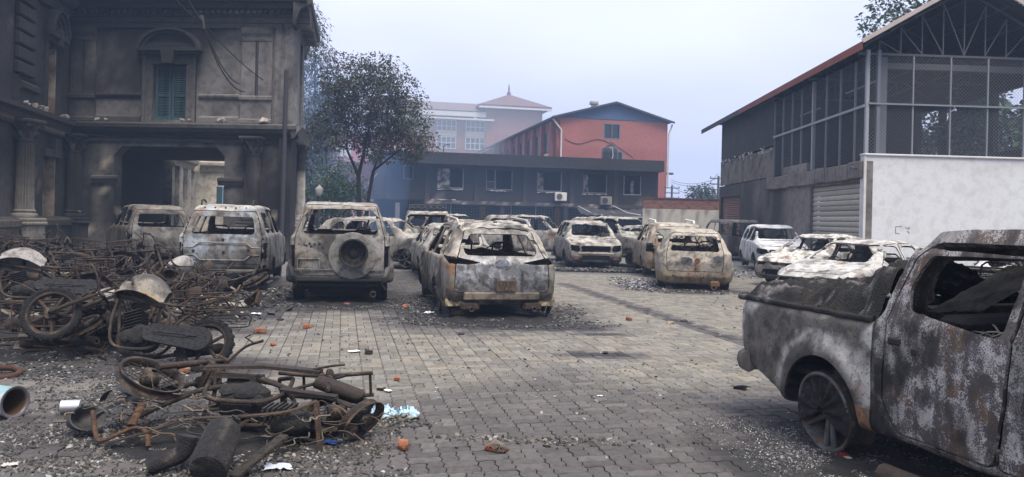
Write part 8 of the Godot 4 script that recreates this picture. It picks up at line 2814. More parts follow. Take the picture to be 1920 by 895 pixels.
func build_bikes() -> void:
	var spoked := bike_wheel(0.235, true, false)
	var cast := bike_wheel(0.235, false, true)
	var bare := bike_wheel(0.235, false, false)
	var old_tank := func(p: Vector3) -> Color:
		var k := n_car.get_noise_3dv(p * 5.0)
		return Color(0.27, 0.25, 0.215).lerp(Color(0.08, 0.078, 0.08), ss(0.0, 0.16, p.y + k * 0.15)).lerp(Color(0.30, 0.20, 0.09), ss(0.1, 0.35, -k) * ss(0.04, -0.06, p.y))
	var pale_tank := func(p: Vector3) -> Color: return Color(0.33, 0.315, 0.31) * (1.0 + 0.35 * n_car.get_noise_3dv(p * 4.0))
	# the nearly upright one in front of the heap; it faces left with its fork collapsed
	var a := motorcycle("burnt_motorcycle", "burnt motorcycle standing almost upright with a domed tan tank, before the heap", {"fw": cast, "rw": cast, "tank_col": old_tank, "steer": 0.35, "rake": 0.62, "k": 2.0, "guard": false, "lamp": false})
	var g := on_ground(330, 690)
	a.transform = Transform3D(Basis(Vector3.UP, deg_to_rad(173.0)) * Basis(Vector3.RIGHT, 0.58), g + Vector3(-0.42, -0.02, 0.10))
	# one lying before the tall car
	var b := motorcycle("burnt_motorcycle", "burnt motorcycle fallen on its side right before the tall grey car", {"fw": bare, "rw": cast, "tank": false, "steer": -0.4, "k": 5.0, "rack": false})
	b.transform = Transform3D(Basis(Vector3.UP, deg_to_rad(-8.0)) * Basis(Vector3.RIGHT, -1.12), on_ground(400, 566) + Vector3(0, 0.13, 0))
	# prototypes of the heap, placed as the first two of it
	var tank_bike := motorcycle("burnt_motorcycle", "burnt motorcycle with a large grey tank at the heap's left edge", {"fw": bare, "rw": spoked, "tank_col": pale_tank, "steer": 0.5, "k": 7.0, "group": "burnt motorcycles in the heap"})
	tank_bike.transform = Transform3D(Basis(Vector3.UP, deg_to_rad(200.0)) * Basis(Vector3.RIGHT, 0.75), at(45, 590, 10.3) * Vector3(1, 0, 1) + Vector3(0, 0.22, 0))
	var strip := motorcycle("burnt_motorcycle", "stripped burnt motorcycle frame in the heap nearest the upright one", {"fw": spoked, "rw": bare, "tank": false, "steer": -0.3, "k": 11.0, "group": "burnt motorcycles in the heap", "chain_case": false, "guard": true, "lamp": false})
	strip.transform = Transform3D(Basis(Vector3.UP, deg_to_rad(30.0)) * Basis(Vector3.RIGHT, 1.25), at(190, 640, 9.6) * Vector3(1, 0, 1) + Vector3(0, 0.16, 0))
	var rng := rnd(61)
	# [column, row, depth, height off the ground, with tank]
	var heap := [[150, 620, 9.9, 0.15, true, "pale-tanked burnt motorcycle second from the left at the heap's front"], [60, 640, 8.9, 0.10, false, "flattened burnt motorcycle frame low at the picture's left edge"], [255, 575, 11.4, 0.12, true, "burnt motorcycle with a small light tank right of the heap's middle"], [20, 560, 12.0, 0.25, false, "burnt motorcycle frame high on the heap's left edge, behind the tank"],
		[110, 560, 12.2, 0.2, false, "burnt motorcycle frame at the heap's middle, behind the pale tank"], [200, 555, 12.8, 0.18, false, "burnt motorcycle frame behind the small light tank in the heap"], [290, 590, 12.4, 0.08, false, "burnt motorcycle frame at the heap's right end, toward the cars"], [50, 520, 14.0, 0.3, false, "burnt motorcycle frame left in the heap's third row"],
		[140, 525, 14.2, 0.28, false, "burnt motorcycle in the middle of the heap's third row"], [225, 520, 14.8, 0.2, false, "burnt motorcycle frame right in the heap's third row"], [20, 490, 16.5, 0.3, false, "burnt motorcycle frame far left at the heap's back"], [95, 485, 17.2, 0.35, false, "burnt motorcycle frame topping the heap's back, before the column base"],
		[170, 485, 17.8, 0.3, false, "burnt motorcycle frame at the heap's back, before the gateway pier"], [245, 490, 18.6, 0.15, false, "burnt motorcycle frame at the heap's back right, near the dark car"], [60, 470, 20.0, 0.3, false, "burnt motorcycle farthest back, leaning at the palace plinth"], [305, 540, 16.0, 0.08, false, "burnt motorcycle frame lying left of the tall grey car"]]
	for q in heap:
		var src := tank_bike if q[4] else strip
		var bs := Basis(Vector3.UP, rng.randf_range(0, TAU)) * Basis(Vector3.RIGHT, rng.randf_range(0.7, 1.45) * (1.0 if rng.randf() < 0.5 else -1.0)) * Basis(Vector3(0, 0, 1), rng.randf_range(-0.25, 0.25))
		copy(src, at(q[0], 500, q[2]) * Vector3(1, 0, 1) + Vector3(0, q[3] + 0.08, 0), bs, q[5])
	# a second frame tangled with the scooter
	var under := motorcycle("burnt_motorcycle", "burnt spoke-wheeled motorcycle frame lying flat under the scooter skeleton", {"fw": spoked, "rw": spoked, "tank": false, "rack": false, "chain_case": false, "lamp": false, "guard": false, "steer": 0.5, "k": 14.0})
	under.transform = Transform3D(Basis(Vector3.UP, deg_to_rad(174.0)) * Basis(Vector3.RIGHT, 1.36), on_ground(420, 835) + Vector3(0.0, 0.13, 0))
	scooter()

# the scooter skeleton lying at the front left
func scooter() -> void:
	var t := thing("burnt_scooter", "burnt scooter skeleton lying on its side at the bottom left, nearest the viewer", "scooter", on_ground(430, 820), -4.0)
	t.scale = Vector3(1.0, 0.70, 1.0)
	var dark := bike_col(20.0)
	# local x to the right, z to the viewer; the scooter lies with its left side down, front to the left
	var fr := MB.new(); fr.colf = dark
	fr.tube(curve([Vector3(-0.72, 0.14, 0.10), Vector3(-0.52, 0.28, -0.10), Vector3(-0.30, 0.40, -0.22), Vector3(-0.05, 0.44, -0.26), Vector3(0.15, 0.42, -0.25)]), 0.027, 9)
	fr.tube(curve([Vector3(0.12, 0.52, -0.28), Vector3(0.35, 0.44, -0.22), Vector3(0.62, 0.40, -0.15), Vector3(0.88, 0.34, -0.05)]), 0.026, 8)
	fr.beam(Vector3(0.05, 0.05, -0.25), Vector3(0.06, 0.56, -0.28), 0.06, 0.05)
	fr.bar(Vector3(-0.25, 0.56, -0.3), Vector3(-0.22, 0.24, -0.22), 0.014)
	fr.tube(curve([Vector3(-0.35, 0.20, -0.15), Vector3(0.0, 0.22, -0.2), Vector3(0.3, 0.24, -0.1), Vector3(0.7, 0.28, 0.05)]), 0.018, 7)
	part(t, "main_frame", fr, M.rust)
	var fb := MB.new(); fb.colf = dark
	fb.beam(Vector3(-0.35, 0.60, -0.34), Vector3(0.1, 0.635, -0.35), 0.10, 0.035); fb.beam(Vector3(0.1, 0.635, -0.35), Vector3(0.55, 0.60, -0.33), 0.09, 0.035)
	fb.beam(Vector3(-0.28, 0.53, -0.31), Vector3(0.12, 0.53, -0.31), 0.05, 0.04)
	fb.tube([Vector3(0.4, 0.60, -0.33), Vector3(0.62, 0.66, -0.36), Vector3(0.72, 0.68, -0.36)], 0.013, 6)
	part(t, "floor_rail", fb, M.rust)
	# near side rail: a long bowed strip, rusty at the right
	var st := MB.new()
	st.colf = func(p: Vector3) -> Color: return Color(0.075, 0.068, 0.064).lerp(Color(0.14, 0.105, 0.075), ss(0.0, 0.5, p.x + 0.4 * n_car.get_noise_3dv(p * 4.0)))
	var pts := curve([Vector3(-0.66, 0.06, 0.42), Vector3(-0.42, 0.16, 0.36), Vector3(-0.15, 0.28, 0.30), Vector3(0.2, 0.32, 0.28), Vector3(0.5, 0.37, 0.24), Vector3(0.68, 0.46, 0.18)], 5)
	for i in pts.size() - 1: st.beam(pts[i], (pts[i + 1] as Vector3) + ((pts[i + 1] as Vector3) - (pts[i] as Vector3)) * 0.15, 0.05, 0.014)
	st.beam(Vector3(0.68, 0.46, 0.18), Vector3(0.74, 0.02, 0.26), 0.05, 0.025)
	st.beam(Vector3(0.05, 0.30, 0.30), Vector3(0.1, 0.02, 0.42), 0.06, 0.03); st.beam(Vector3(-0.1, 0.28, 0.3), Vector3(0.1, 0.1, 0.42), 0.03, 0.02); st.beam(Vector3(0.25, 0.30, 0.28), Vector3(0.1, 0.1, 0.42), 0.03, 0.02)
	part(t, "side_rail", st, M.rust)
	# leg shield and headlamp bowl at the left, bent handlebar
	var ls := MB.new(); ls.colf = func(p: Vector3) -> Color: return Color(0.062, 0.062, 0.066) * (1.0 + 0.5 * n_car.get_noise_3dv(p * 6.0))
	ls.sheet(22, 6, func(u: float, v: float) -> Vector3:
		var c := (v - 0.5) * 2.0
		return Vector3(-0.97 + 0.62 * u, 0.22 + 0.44 * u - 0.10 * u * u - 0.035 * c * c, -0.04 - 0.28 * u + c * (0.11 - 0.07 * u)), Vector3.UP)
	part(t, "leg_shield", ls, M.metal)
	var bw := MB.new(); bw.colf = ls.colf
	bw.lathe([Vector2(0.0, -0.15), Vector2(0.06, -0.13), Vector2(0.11, -0.05), Vector2(0.125, 0.03), Vector2(0.13, 0.04), Vector2(0.115, 0.035), Vector2(0.09, -0.03), Vector2(0.0, -0.10)], 22, Transform3D(Basis(Vector3(0, 0, 1), -1.0) * Basis(Vector3.RIGHT, 0.4), Vector3(-1.0, 0.17, 0.12)))
	part(t, "headlamp_bowl", bw, M.metal)
	var rg := MB.new(); rg.colf = ls.colf
	rg.sheet(20, 5, func(u: float, v: float) -> Vector3:
		var a := 0.15 + 2.7 * u
		return Vector3(-0.80 + cos(a) * 0.17, 0.24 + sin(a) * 0.22, 0.02 + (v - 0.5) * 0.13 * (1.2 - 0.5 * u) + 0.05 * cos(a)), Vector3.UP)
	part(t, "front_fender", rg, M.metal)
	var hb := MB.new(); hb.colf = func(p: Vector3) -> Color: return Color(0.16, 0.10, 0.05) * (1.0 + 0.7 * n_car.get_noise_3dv(p * 9.0))
	hb.tube(curve([Vector3(-0.93, 0.26, 0.14), Vector3(-0.76, 0.08, 0.36), Vector3(-0.66, 0.10, 0.40), Vector3(-0.52, 0.19, 0.34), Vector3(-0.42, 0.16, 0.36), Vector3(-0.36, 0.06, 0.44)]), 0.017, 7)
	hb.bar(Vector3(-0.55, 0.20, 0.32), Vector3(-0.58, 0.34, 0.12), 0.03, 8)
	part(t, "bent_handlebar", hb, M.rust)
	# engine lump, drum and cylinder-like parts at the right
	var en := MB.new(); en.colf = func(p: Vector3) -> Color: return Color(0.06, 0.055, 0.052).lerp(Color(0.16, 0.15, 0.13), ss(0.1, 0.4, n_car.get_noise_3dv(p * 7.0)))
	en.cbox(Vector3(0.52, 0.20, 0.02), Vector3(0.30, 0.18, 0.20), 0.05, Basis(Vector3(0, 0, 1), -0.35))
	en.lathe([Vector2(0.0, -0.13), Vector2(0.08, -0.12), Vector2(0.11, 0.0), Vector2(0.08, 0.12), Vector2(0.0, 0.13)], 16, Transform3D(Basis(Vector3(0, 0, 1), -1.3), Vector3(0.50, 0.22, 0.14)))
	en.cbox(Vector3(0.16, 0.38, -0.14), Vector3(0.14, 0.16, 0.12), 0.03)
	for k in 6: en.box(Vector3(0.30 + k * 0.035, 0.30, 0.10), Vector3(0.012, 0.16, 0.20), Basis(Vector3(0, 0, 1), -0.2))
	part(t, "engine", en, M.char)
	var mf := MB.new(); mf.colf = func(p: Vector3) -> Color: return Color(0.055, 0.047, 0.045) * (1.0 + 0.7 * n_car.get_noise_3dv(p * 6.0))
	mf.lathe([Vector2(0.0, -0.19), Vector2(0.055, -0.19), Vector2(0.07, -0.16), Vector2(0.075, 0.0), Vector2(0.07, 0.16), Vector2(0.055, 0.19), Vector2(0.0, 0.19)], 20, Transform3D(Basis(Vector3(0, 0, 1), 1.15), Vector3(0.72, 0.46, -0.22)))
	part(t, "silencer", mf, M.rust)
	var wh := bike_wheel(0.20, false, false)
	put_wheel(t, "rear_wheel", wh, Vector3(0.95, 0.24, 0.0), Basis(Vector3.UP, 1.15) * Basis(Vector3.RIGHT, 0.35))
	var dr := MB.new(); dr.colf = en.colf
	dr.lathe([Vector2(0.0, -0.03), Vector2(0.08, -0.03), Vector2(0.10, 0.0), Vector2(0.07, 0.03), Vector2(0.0, 0.03)], 22, Transform3D(Basis(Vector3.UP, 1.15) * Basis(Vector3.RIGHT, PI / 2 + 0.35), Vector3(0.94, 0.24, 0.0)))
	part(t, "brake_drum", dr, M.char)
	var wr := MB.new(); wr.col = Color(0.035, 0.032, 0.03)
	var rng := rnd(17)
	for k in 100:
		wr.col = [Color(0.03, 0.028, 0.027), Color(0.06, 0.055, 0.05), Color(0.13, 0.11, 0.085), Color(0.10, 0.07, 0.05)][k % 4]
		var p := Vector3(rng.randf_range(-0.95, 0.95), rng.randf_range(0.03, 0.45), rng.randf_range(-0.35, 0.45))
		var q := []
		for i in 7:
			q.append(p)
			p += Vector3(rng.randf_range(-0.02, 0.09) * (1 if k % 2 else -1), rng.randf_range(-0.05, 0.04), rng.randf_range(-0.05, 0.05))
			p.y = maxf(p.y, 0.03)
		wr.tube(curve(q, 3), rng.randf_range(0.003, 0.008), 4, -1.0, false)
	part(t, "burnt_cables", wr, M.flat)
	# separate scraps beside it: a cylinder, a plank, a charred boot
	var cy := MB.new(); cy.colf = func(p: Vector3) -> Color: return Color(0.05, 0.046, 0.05).lerp(Color(0.22, 0.20, 0.17), ss(0.15, 0.42, n_car.get_noise_3dv(p * 7.0)))
	cy.lathe([Vector2(0.0, 0.44), Vector2(0.07, 0.435), Vector2(0.115, 0.40), Vector2(0.128, 0.34), Vector2(0.13, 0.04), Vector2(0.12, 0.0), Vector2(0.0, 0.0)], 24)
	var o := solo("charred_cylinder", cy, M.char, "charred metal cylinder with a domed top at the bottom edge, before the scooter", "cylinder")
	o.transform = Transform3D(Basis(Vector3.RIGHT, -1.12) * Basis(Vector3(0, 0, 1), 0.06) * Basis.from_scale(Vector3(0.88, 0.9, 0.88)), on_ground(388, 905) + Vector3(0.0, 0.07, 0.0))
	var pk := MB.new(); pk.colf = func(p: Vector3) -> Color: return Color(0.115, 0.10, 0.075) * (1.0 + 0.6 * n_car.get_noise_3dv(p * Vector3(3, 14, 14)))
	pk.cbox(Vector3.ZERO, Vector3(0.44, 0.03, 0.075), 0.006)
	o = solo("wooden_slat", pk, M.char, "scorched wooden slat leaning right of the charred cylinder", "plank")
	o.transform = Transform3D(Basis(Vector3.UP, 1.05) * Basis(Vector3(0, 0, 1), 0.36), on_ground(480, 885) + Vector3(0.02, 0.10, 0.0))
	var el := MB.new(); el.colf = cy.colf
	el.tube(curve([Vector3(-0.22, 0.06, 0.1), Vector3(-0.1, 0.10, 0.05), Vector3(0.02, 0.16, 0.0), Vector3(0.06, 0.3, -0.03)]), 0.06, 10, 0.085)
	o = solo("charred_elbow_duct", el, M.char, "charred elbow-shaped duct lying left of the charred cylinder", "duct")
	o.position = on_ground(335, 885)
	o.scale = Vector3.ONE * 0.72
# ---------------------------------------------------------------- debris and litter
func chip_mesh(seed_: int, flat: float) -> ArrayMesh:
	var mb := MB.new()
	mb.stone(Vector3.ZERO, Vector3(1.0, flat, 0.75), rnd(seed_), Basis(), 0.5)
	return mb.done()

# a field of countless small bits: [centre x, depth, half-width, half-length, how many, smallest, largest, tones]
func scatter(called: String, fields: Array, mesh: ArrayMesh, seed_: int, lift := 0.0) -> void:
	var rng := rnd(seed_)
	var xf := []
	var cs := []
	for f in fields:
		for i in int(f[4]):
			var p := Vector2(rng.randfn() * 0.55, rng.randfn() * 0.55)
			if p.length() > 1.25: continue
			var x: float = f[0] + p.x * f[2]
			var d: float = f[1] + p.y * f[3]
			if d < 4.4: continue
			if n_stain2.get_noise_2d(x * 1.3, d * 1.3) < rng.randf_range(-0.5, 0.1): continue
			var s: float = lerpf(f[5], f[6], pow(rng.randf(), 2.2))
			var b := Basis.from_euler(Vector3(rng.randf_range(-0.6, 0.6), rng.randf_range(0, TAU), rng.randf_range(-0.6, 0.6))).scaled_local(Vector3(s * rng.randf_range(0.6, 1.5), s, s))
			xf.append(Transform3D(b, Vector3(x, s * 0.22 + lift * rng.randf(), -d)))
			var tones_: Array = f[7]
			cs.append((tones_[rng.randi() % tones_.size()] as Color) * rng.randf_range(0.6, 1.3))
	var mm := MultiMesh.new()
	mm.transform_format = MultiMesh.TRANSFORM_3D
	mm.use_colors = true
	mm.mesh = mesh
	mm.instance_count = xf.size()
	for i in xf.size():
		mm.set_instance_transform(i, xf[i])
		mm.set_instance_color(i, cs[i])
	var o := MultiMeshInstance3D.new()
	o.multimesh = mm
	o.material_override = M.flat
	o.name = numbered(called)
	add_child(o)
	tag(o, "", "", "", "stuff")

func mound(called: String, label: String, c: Vector2, r: Vector2, h: float, seed_: int) -> void:
	# low crust of ash that breaks off raggedly where it meets the paving
	var nz := noise3(seed_, 1.5, 4)
	var mb := MB.new()
	mb.colf = func(p: Vector3) -> Color:
		var k := nz.get_noise_3dv(p * 3.0)
		return Color(0.030, 0.030, 0.032).lerp(Color(0.16, 0.155, 0.15), ss(0.2, 0.5, k) * 0.8).lerp(Color(0.10, 0.075, 0.05), ss(0.2, 0.5, -k) * 0.5)
	var n := int(clampf(maxf(r.x, r.y) * 16.0, 14, 60))
	mb.sheet(n, n, func(u: float, v: float) -> Vector3:
		var p := Vector2(u * 2.0 - 1.0, v * 2.0 - 1.0)
		var x := c.x + p.x * r.x
		var z := -c.y + p.y * r.y
		var f := 1.0 - ss(0.35, 1.0, p.length())
		var y := h * f * (0.55 + 0.6 * nz.get_noise_2d(x, z)) + 0.03 * nz.get_noise_2d(x * 4.0, z * 4.0) * f + 0.012 * nz.get_noise_2d(x * 14.0, z * 14.0) * f - 0.016 + 0.01 * f
		return Vector3(x, y, z), Vector3.UP)
	var o := solo(called, mb, M.charfine, label, "ash", "", "stuff")

# a broken lump: a rounded block with flat fracture faces and a rough skin
func lump(mb: MB, h: Vector3, seed_: int) -> void:
	var nz := noise3(seed_, 1.0, 3)
	var rg := rnd(seed_)
	var cuts := []
	for k in 4: cuts.append([Vector3(rg.randf_range(-1, 1), rg.randf_range(-0.2, 1), rg.randf_range(-1, 1)).normalized(), rg.randf_range(0.62, 0.9)])
	mb.sheet(26, 16, func(u: float, v: float) -> Vector3:
		var a := u * TAU
		var b := (v - 0.5) * PI
		var d := Vector3(cos(a) * cos(b), sin(b), sin(a) * cos(b))
		var q := Vector3(signf(d.x) * pow(absf(d.x), 0.45), signf(d.y) * pow(absf(d.y), 0.45), signf(d.z) * pow(absf(d.z), 0.45))
		for c in cuts:
			var e: float = q.dot(c[0]) - c[1]
			if e > 0.0: q -= (c[0] as Vector3) * e
		q *= 1.0 + 0.07 * nz.get_noise_3dv(q * 5.0) + 0.10 * nz.get_noise_3dv(q * 1.8)
		return q * h + Vector3(0, h.y * 0.85, 0), Vector3.UP)

func build_litter() -> void:
	var c1 := chip_mesh(1, 0.35)
	var c2 := chip_mesh(2, 0.6)
	var ash := [Color(0.03, 0.03, 0.032), Color(0.045, 0.045, 0.048), Color(0.08, 0.08, 0.082), Color(0.12, 0.118, 0.115), Color(0.025, 0.025, 0.025), Color(0.07, 0.06, 0.052), Color(0.04, 0.04, 0.04), Color(0.05, 0.045, 0.042), Color(0.03, 0.03, 0.032), Color(0.22, 0.215, 0.21)]
	var pale := [Color(0.36, 0.36, 0.37), Color(0.30, 0.30, 0.31), Color(0.26, 0.26, 0.27), Color(0.05, 0.05, 0.055), Color(0.03, 0.03, 0.033), Color(0.12, 0.12, 0.12), Color(0.06, 0.06, 0.06)]
	var grit := [Color(0.40, 0.40, 0.41), Color(0.22, 0.22, 0.23), Color(0.12, 0.12, 0.125), Color(0.05, 0.05, 0.055), Color(0.03, 0.03, 0.033), Color(0.03, 0.03, 0.03), Color(0.06, 0.06, 0.06)]
	var tan := [Color(0.16, 0.145, 0.12), Color(0.05, 0.048, 0.045), Color(0.04, 0.04, 0.04), Color(0.10, 0.085, 0.07), Color(0.15, 0.145, 0.13), Color(0.065, 0.06, 0.055), Color(0.03, 0.03, 0.03), Color(0.045, 0.043, 0.04), Color(0.26, 0.25, 0.24)]
	scatter("ash_and_debris", [[-0.15, 12.15, 1.5, 0.5, 4600, 0.007, 0.036, ash], [-1.3, 14.2, 0.5, 2.2, 1500, 0.008, 0.04, ash], [0.95, 13.4, 0.4, 1.6, 900, 0.007, 0.036, ash], [-3.1, 13.95, 1.6, 0.45, 3200, 0.007, 0.036, ash], [-1.75, 14.6, 0.7, 1.3, 1500, 0.008, 0.045, ash],
		[4.3, 18.4, 1.4, 0.5, 1400, 0.01, 0.045, tan], [3.35, 20.5, 0.7, 2.0, 1600, 0.015, 0.06, pale], [2.7, 25.6, 1.5, 0.7, 1300, 0.02, 0.1, ash], [-4.7, 15.6, 0.6, 1.6, 1000, 0.015, 0.08, ash], [-5.8, 14.6, 1.5, 1.0, 2400, 0.015, 0.09, ash], [-6.8, 12.2, 2.6, 3.2, 5200, 0.015, 0.09, ash], [-9.5, 17.0, 2.6, 3.5, 2600, 0.02, 0.11, tan], [-5.2, 9.0, 1.5, 1.0, 5200, 0.008, 0.035, ash], [-3.9, 7.7, 0.9, 0.45, 3000, 0.006, 0.026, ash], [7.0, 26.0, 2.5, 3.0, 700, 0.02, 0.08, pale]], c1, 301)
	scatter("ash_and_debris", [[-2.15, 5.6, 0.95, 0.55, 9000, 0.004, 0.024, tan], [-3.3, 5.5, 0.9, 0.7, 4600, 0.004, 0.018, ash], [-1.1, 5.5, 0.35, 0.4, 1800, 0.004, 0.02, tan], [-1.0, 6.15, 0.35, 0.25, 700, 0.006, 0.035, tan], [-3.4, 6.8, 0.9, 0.6, 2600, 0.005, 0.022, ash], [0.3, 5.75, 0.9, 0.12, 500, 0.006, 0.03, tan], [-2.0, 4.9, 1.2, 0.3, 4200, 0.004, 0.022, tan]], c2, 302)
	scatter("wreck_bits", [[-6.6, 12.4, 2.4, 3.2, 1500, 0.03, 0.13, [Color(0.17, 0.15, 0.11), Color(0.28, 0.26, 0.22), Color(0.05, 0.05, 0.05), Color(0.12, 0.08, 0.055), Color(0.10, 0.10, 0.10), Color(0.36, 0.34, 0.31)]], [-9.6, 17.0, 2.4, 3.0, 1100, 0.04, 0.16, [Color(0.20, 0.16, 0.11), Color(0.05, 0.05, 0.05), Color(0.10, 0.08, 0.06), Color(0.3, 0.27, 0.22)]]], chip_mesh(3, 0.2), 305, 0.3)
	# burst of white and black granules round the pickup's wheel
	scatter("melted_granules", [[2.0, 6.0, 0.5, 0.5, 5000, 0.003, 0.010, grit], [2.15, 5.4, 0.5, 0.42, 8000, 0.003, 0.010, grit], [2.35, 5.05, 0.35, 0.4, 6000, 0.003, 0.011, grit], [1.75, 6.3, 0.3, 0.25, 1200, 0.003, 0.010, grit], [2.7, 5.5, 0.5, 0.8, 4000, 0.006, 0.02, ash], [2.35, 5.5, 0.45, 0.5, 4000, 0.006, 0.02, ash]], c2, 303)
	# single crumbs strewn over the open paving
	scatter("strewn_crumbs", [[0.5, 10.0, 4.5, 4.5, 420, 0.006, 0.03, tan], [0.6, 7.0, 3.0, 2.0, 420, 0.005, 0.022, pale], [5.0, 14.0, 4.0, 4.0, 260, 0.01, 0.04, ash], [-1.5, 9.5, 2.0, 2.0, 260, 0.006, 0.03, tan], [-3.0, 6.5, 1.6, 1.4, 400, 0.006, 0.022, pale]], c1, 304)
	var ml := [["ash_crust", Vector2(-0.2, 12.6), Vector2(1.5, 1.3), 0.06], ["ash_crust", Vector2(-3.2, 14.6), Vector2(1.5, 1.4), 0.06], ["ash_crust", Vector2(-6.9, 12.6), Vector2(3.4, 4.4), 0.16], ["ash_crust", Vector2(-9.8, 17.0), Vector2(2.8, 4.0), 0.2], ["ash_crust", Vector2(2.6, 5.3), Vector2(0.8, 1.0), 0.03], ["ash_crust", Vector2(4.35, 18.8), Vector2(1.3, 0.8), 0.04], ["ash_crust", Vector2(-2.1, 5.5), Vector2(1.0, 0.75), 0.05], ["ash_crust", Vector2(2.8, 26.3), Vector2(1.4, 1.2), 0.06], ["ash_crust", Vector2(-5.3, 8.9), Vector2(1.3, 0.9), 0.05], ["ash_crust", Vector2(-6.0, 15.6), Vector2(1.5, 1.4), 0.06]]
	for i in ml.size(): mound(ml[i][0], "", ml[i][1], ml[i][2], ml[i][3], 400 + i)
	# tangle of loose bars, cables and springs in the motorcycle heap
	var rng := rnd(71)
	var tg := MB.new()
	for k in 620:
		var f := rng.randf()
		var d := lerpf(8.8, 20.0, f)
		var p := Vector3(lerpf(-0.60, -0.38, rng.randf()) * d, rng.randf_range(0.03, 0.45) * ss(8.5, 11.0, d), -d)
		if p.x > -3.9: continue
		tg.col = [Color(0.045, 0.04, 0.038), Color(0.14, 0.10, 0.07), Color(0.22, 0.20, 0.17), Color(0.065, 0.06, 0.06), Color(0.10, 0.085, 0.07)][rng.randi() % 5]
		var q := []
		var dirv := Vector3(rng.randf_range(-1, 1), rng.randf_range(-0.25, 0.25), rng.randf_range(-1, 1)).normalized()
		for i in 5:
			q.append(p)
			dirv = (dirv + Vector3(rng.randf_range(-0.5, 0.5), rng.randf_range(-0.35, 0.35), rng.randf_range(-0.5, 0.5))).normalized()
			p += dirv * rng.randf_range(0.08, 0.24)
			p.y = maxf(p.y, 0.02)
		tg.tube(curve(q, 3), rng.randf_range(0.004, 0.016), 5, -1.0, true)
	solo("tangled_scrap", tg, M.rust, "", "", "", "stuff")
	for k in 16:
		var sh := MB.new()
		var nz := noise3(500 + k, 2.5, 3)
		sh.col = [Color(0.20, 0.18, 0.15), Color(0.07, 0.065, 0.065), Color(0.30, 0.28, 0.25), Color(0.16, 0.11, 0.07)][k % 4]
		var sz := rng.randf_range(0.15, 0.4)
		sh.sheet(8, 6, func(u: float, v: float) -> Vector3: return Vector3((u - 0.5) * sz * 2.0, 0.14 * sz * 4.0 * (1.0 - pow(u * 2.0 - 1.0, 2)) * 0.5 + 0.07 * nz.get_noise_2d(u * 3, v * 3), (v - 0.5) * sz * 1.2), Vector3.UP)
		var d := lerpf(9.2, 19.0, k / 15.0)
		var o := solo("bent_sheet", sh, M.metal, "bent scrap of burnt bodywork in the motorcycle heap", "scrap metal", "bent scraps of bodywork in the heap")
		o.set_meta("label", ["tan", "charred black", "pale grey", "rust-brown"][k % 4] + " bent scrap of bodywork in the heap, " + ["nearest the viewer", "in the near half", "in the far half", "farthest back at the palace"][k / 4])
		o.transform = Transform3D(Basis.from_euler(Vector3(rng.randf_range(-0.6, 0.6), rng.randf_range(0, TAU), rng.randf_range(-0.5, 0.5))), Vector3(lerpf(-0.60, -0.42, rng.randf()) * d, rng.randf_range(0.1, 0.35), -d))
	# broken bricks
	var bricks := [[931, 845, 0.085, "largest brick lump, half grey with mortar, at the bottom centre", true], [755, 842, 0.062, "angular bright orange brick piece left of the large brick lump", false], [743, 713, 0.042, "small orange brick bit on the open paving above the blue bag", false], [576, 616, 0.07, "orange brick piece near the heap, below the off-roader", false], [650, 574, 0.06, "orange brick bit at the off-roader's rear", false], [1180, 601, 0.06, "lone orange brick bit right of the estate car", false], [487, 626, 0.09, "grey-brown rubble lump right of the upright motorcycle", true], [600, 703, 0.06, "dark red brick shard right of the scooter's top", true], [512, 648, 0.06, "flat brown brick shard beside the rubble lump", true], [760, 577, 0.07, "reddish brick rubble between the off-roader and estate car", false], [345, 700, 0.06, "small brick chip under the upright motorcycle", true]]
	for i in bricks.size():
		var q: Array = bricks[i]
		var mb := MB.new()
		var rg := rnd(600 + i)
		var sz: float = q[2]
		mb.colf = func(p: Vector3) -> Color:
			var k := n_car.get_noise_3dv(p * 16.0 + Vector3(i, 0, 0))
			var c := Color(0.40, 0.135, 0.055) * (1.0 + k * 0.6)
			c = c.lerp(Color(0.24, 0.20, 0.17), ss(0.1, 0.35, n_car.get_noise_3dv(p * 34.0 + Vector3(0, i, 0))) * 0.7)
			if q[4]: c = c.lerp(Color(0.20, 0.17, 0.145), ss(-0.15, 0.2, k + p.x * 2.0))
			return c
		lump(mb, Vector3(sz * 0.95, sz * 0.5, sz * 0.62), 640 + i)
		var o := solo("brick_piece", mb, M.conc, q[3], "brick", "broken bricks on the paving")
		o.position = on_ground(q[0], q[1]); o.rotation.y = rg.randf() * TAU
	# scorched blue plastic bag
	var bag := thing("plastic_bag", "scorched pale blue plastic bag with grey base on the paving", "bag", on_ground(738, 785))
	for e in [[-0.09, 0.13, 5], [0.10, 0.11, 6]]:
		var mb := MB.new()
		var nz := noise3(700 + e[2], 6.0, 3)
		mb.colf = func(p: Vector3) -> Color: return Color(0.42, 0.62, 0.78).lerp(Color(0.03, 0.04, 0.05), ss(0.15, 0.35, nz.get_noise_3dv(p * 3.0))) if p.y > 0.045 + 0.02 * nz.get_noise_2d(p.x * 5, p.z * 5) else Color(0.13, 0.14, 0.12)
		mb.sheet(26, 20, func(u: float, v: float) -> Vector3:
			var a := u * TAU
			var r: float = e[1] * sin(v * PI * 0.5) * (1.0 + 0.35 * nz.get_noise_2d(cos(a) * 2.0 + v, sin(a) * 2.0))
			return Vector3(e[0] + cos(a) * r, 0.085 * cos(v * PI * 0.5) * (1.0 + 0.6 * nz.get_noise_2d(cos(a) * 3 + 5, sin(a) * 3 + v * 2)) + 0.03 * nz.get_noise_2d(u * 9, v * 9) * (1.0 - v), sin(a) * r * 0.75), Vector3.UP)
		part(bag, "crumpled_side", mb, M.paint)
	# tin can
	var can := thing("tin_can", "plain silver tin can lying on its side, left of the scooter", "can", on_ground(132, 776))
	can.rotation.y = 0.25
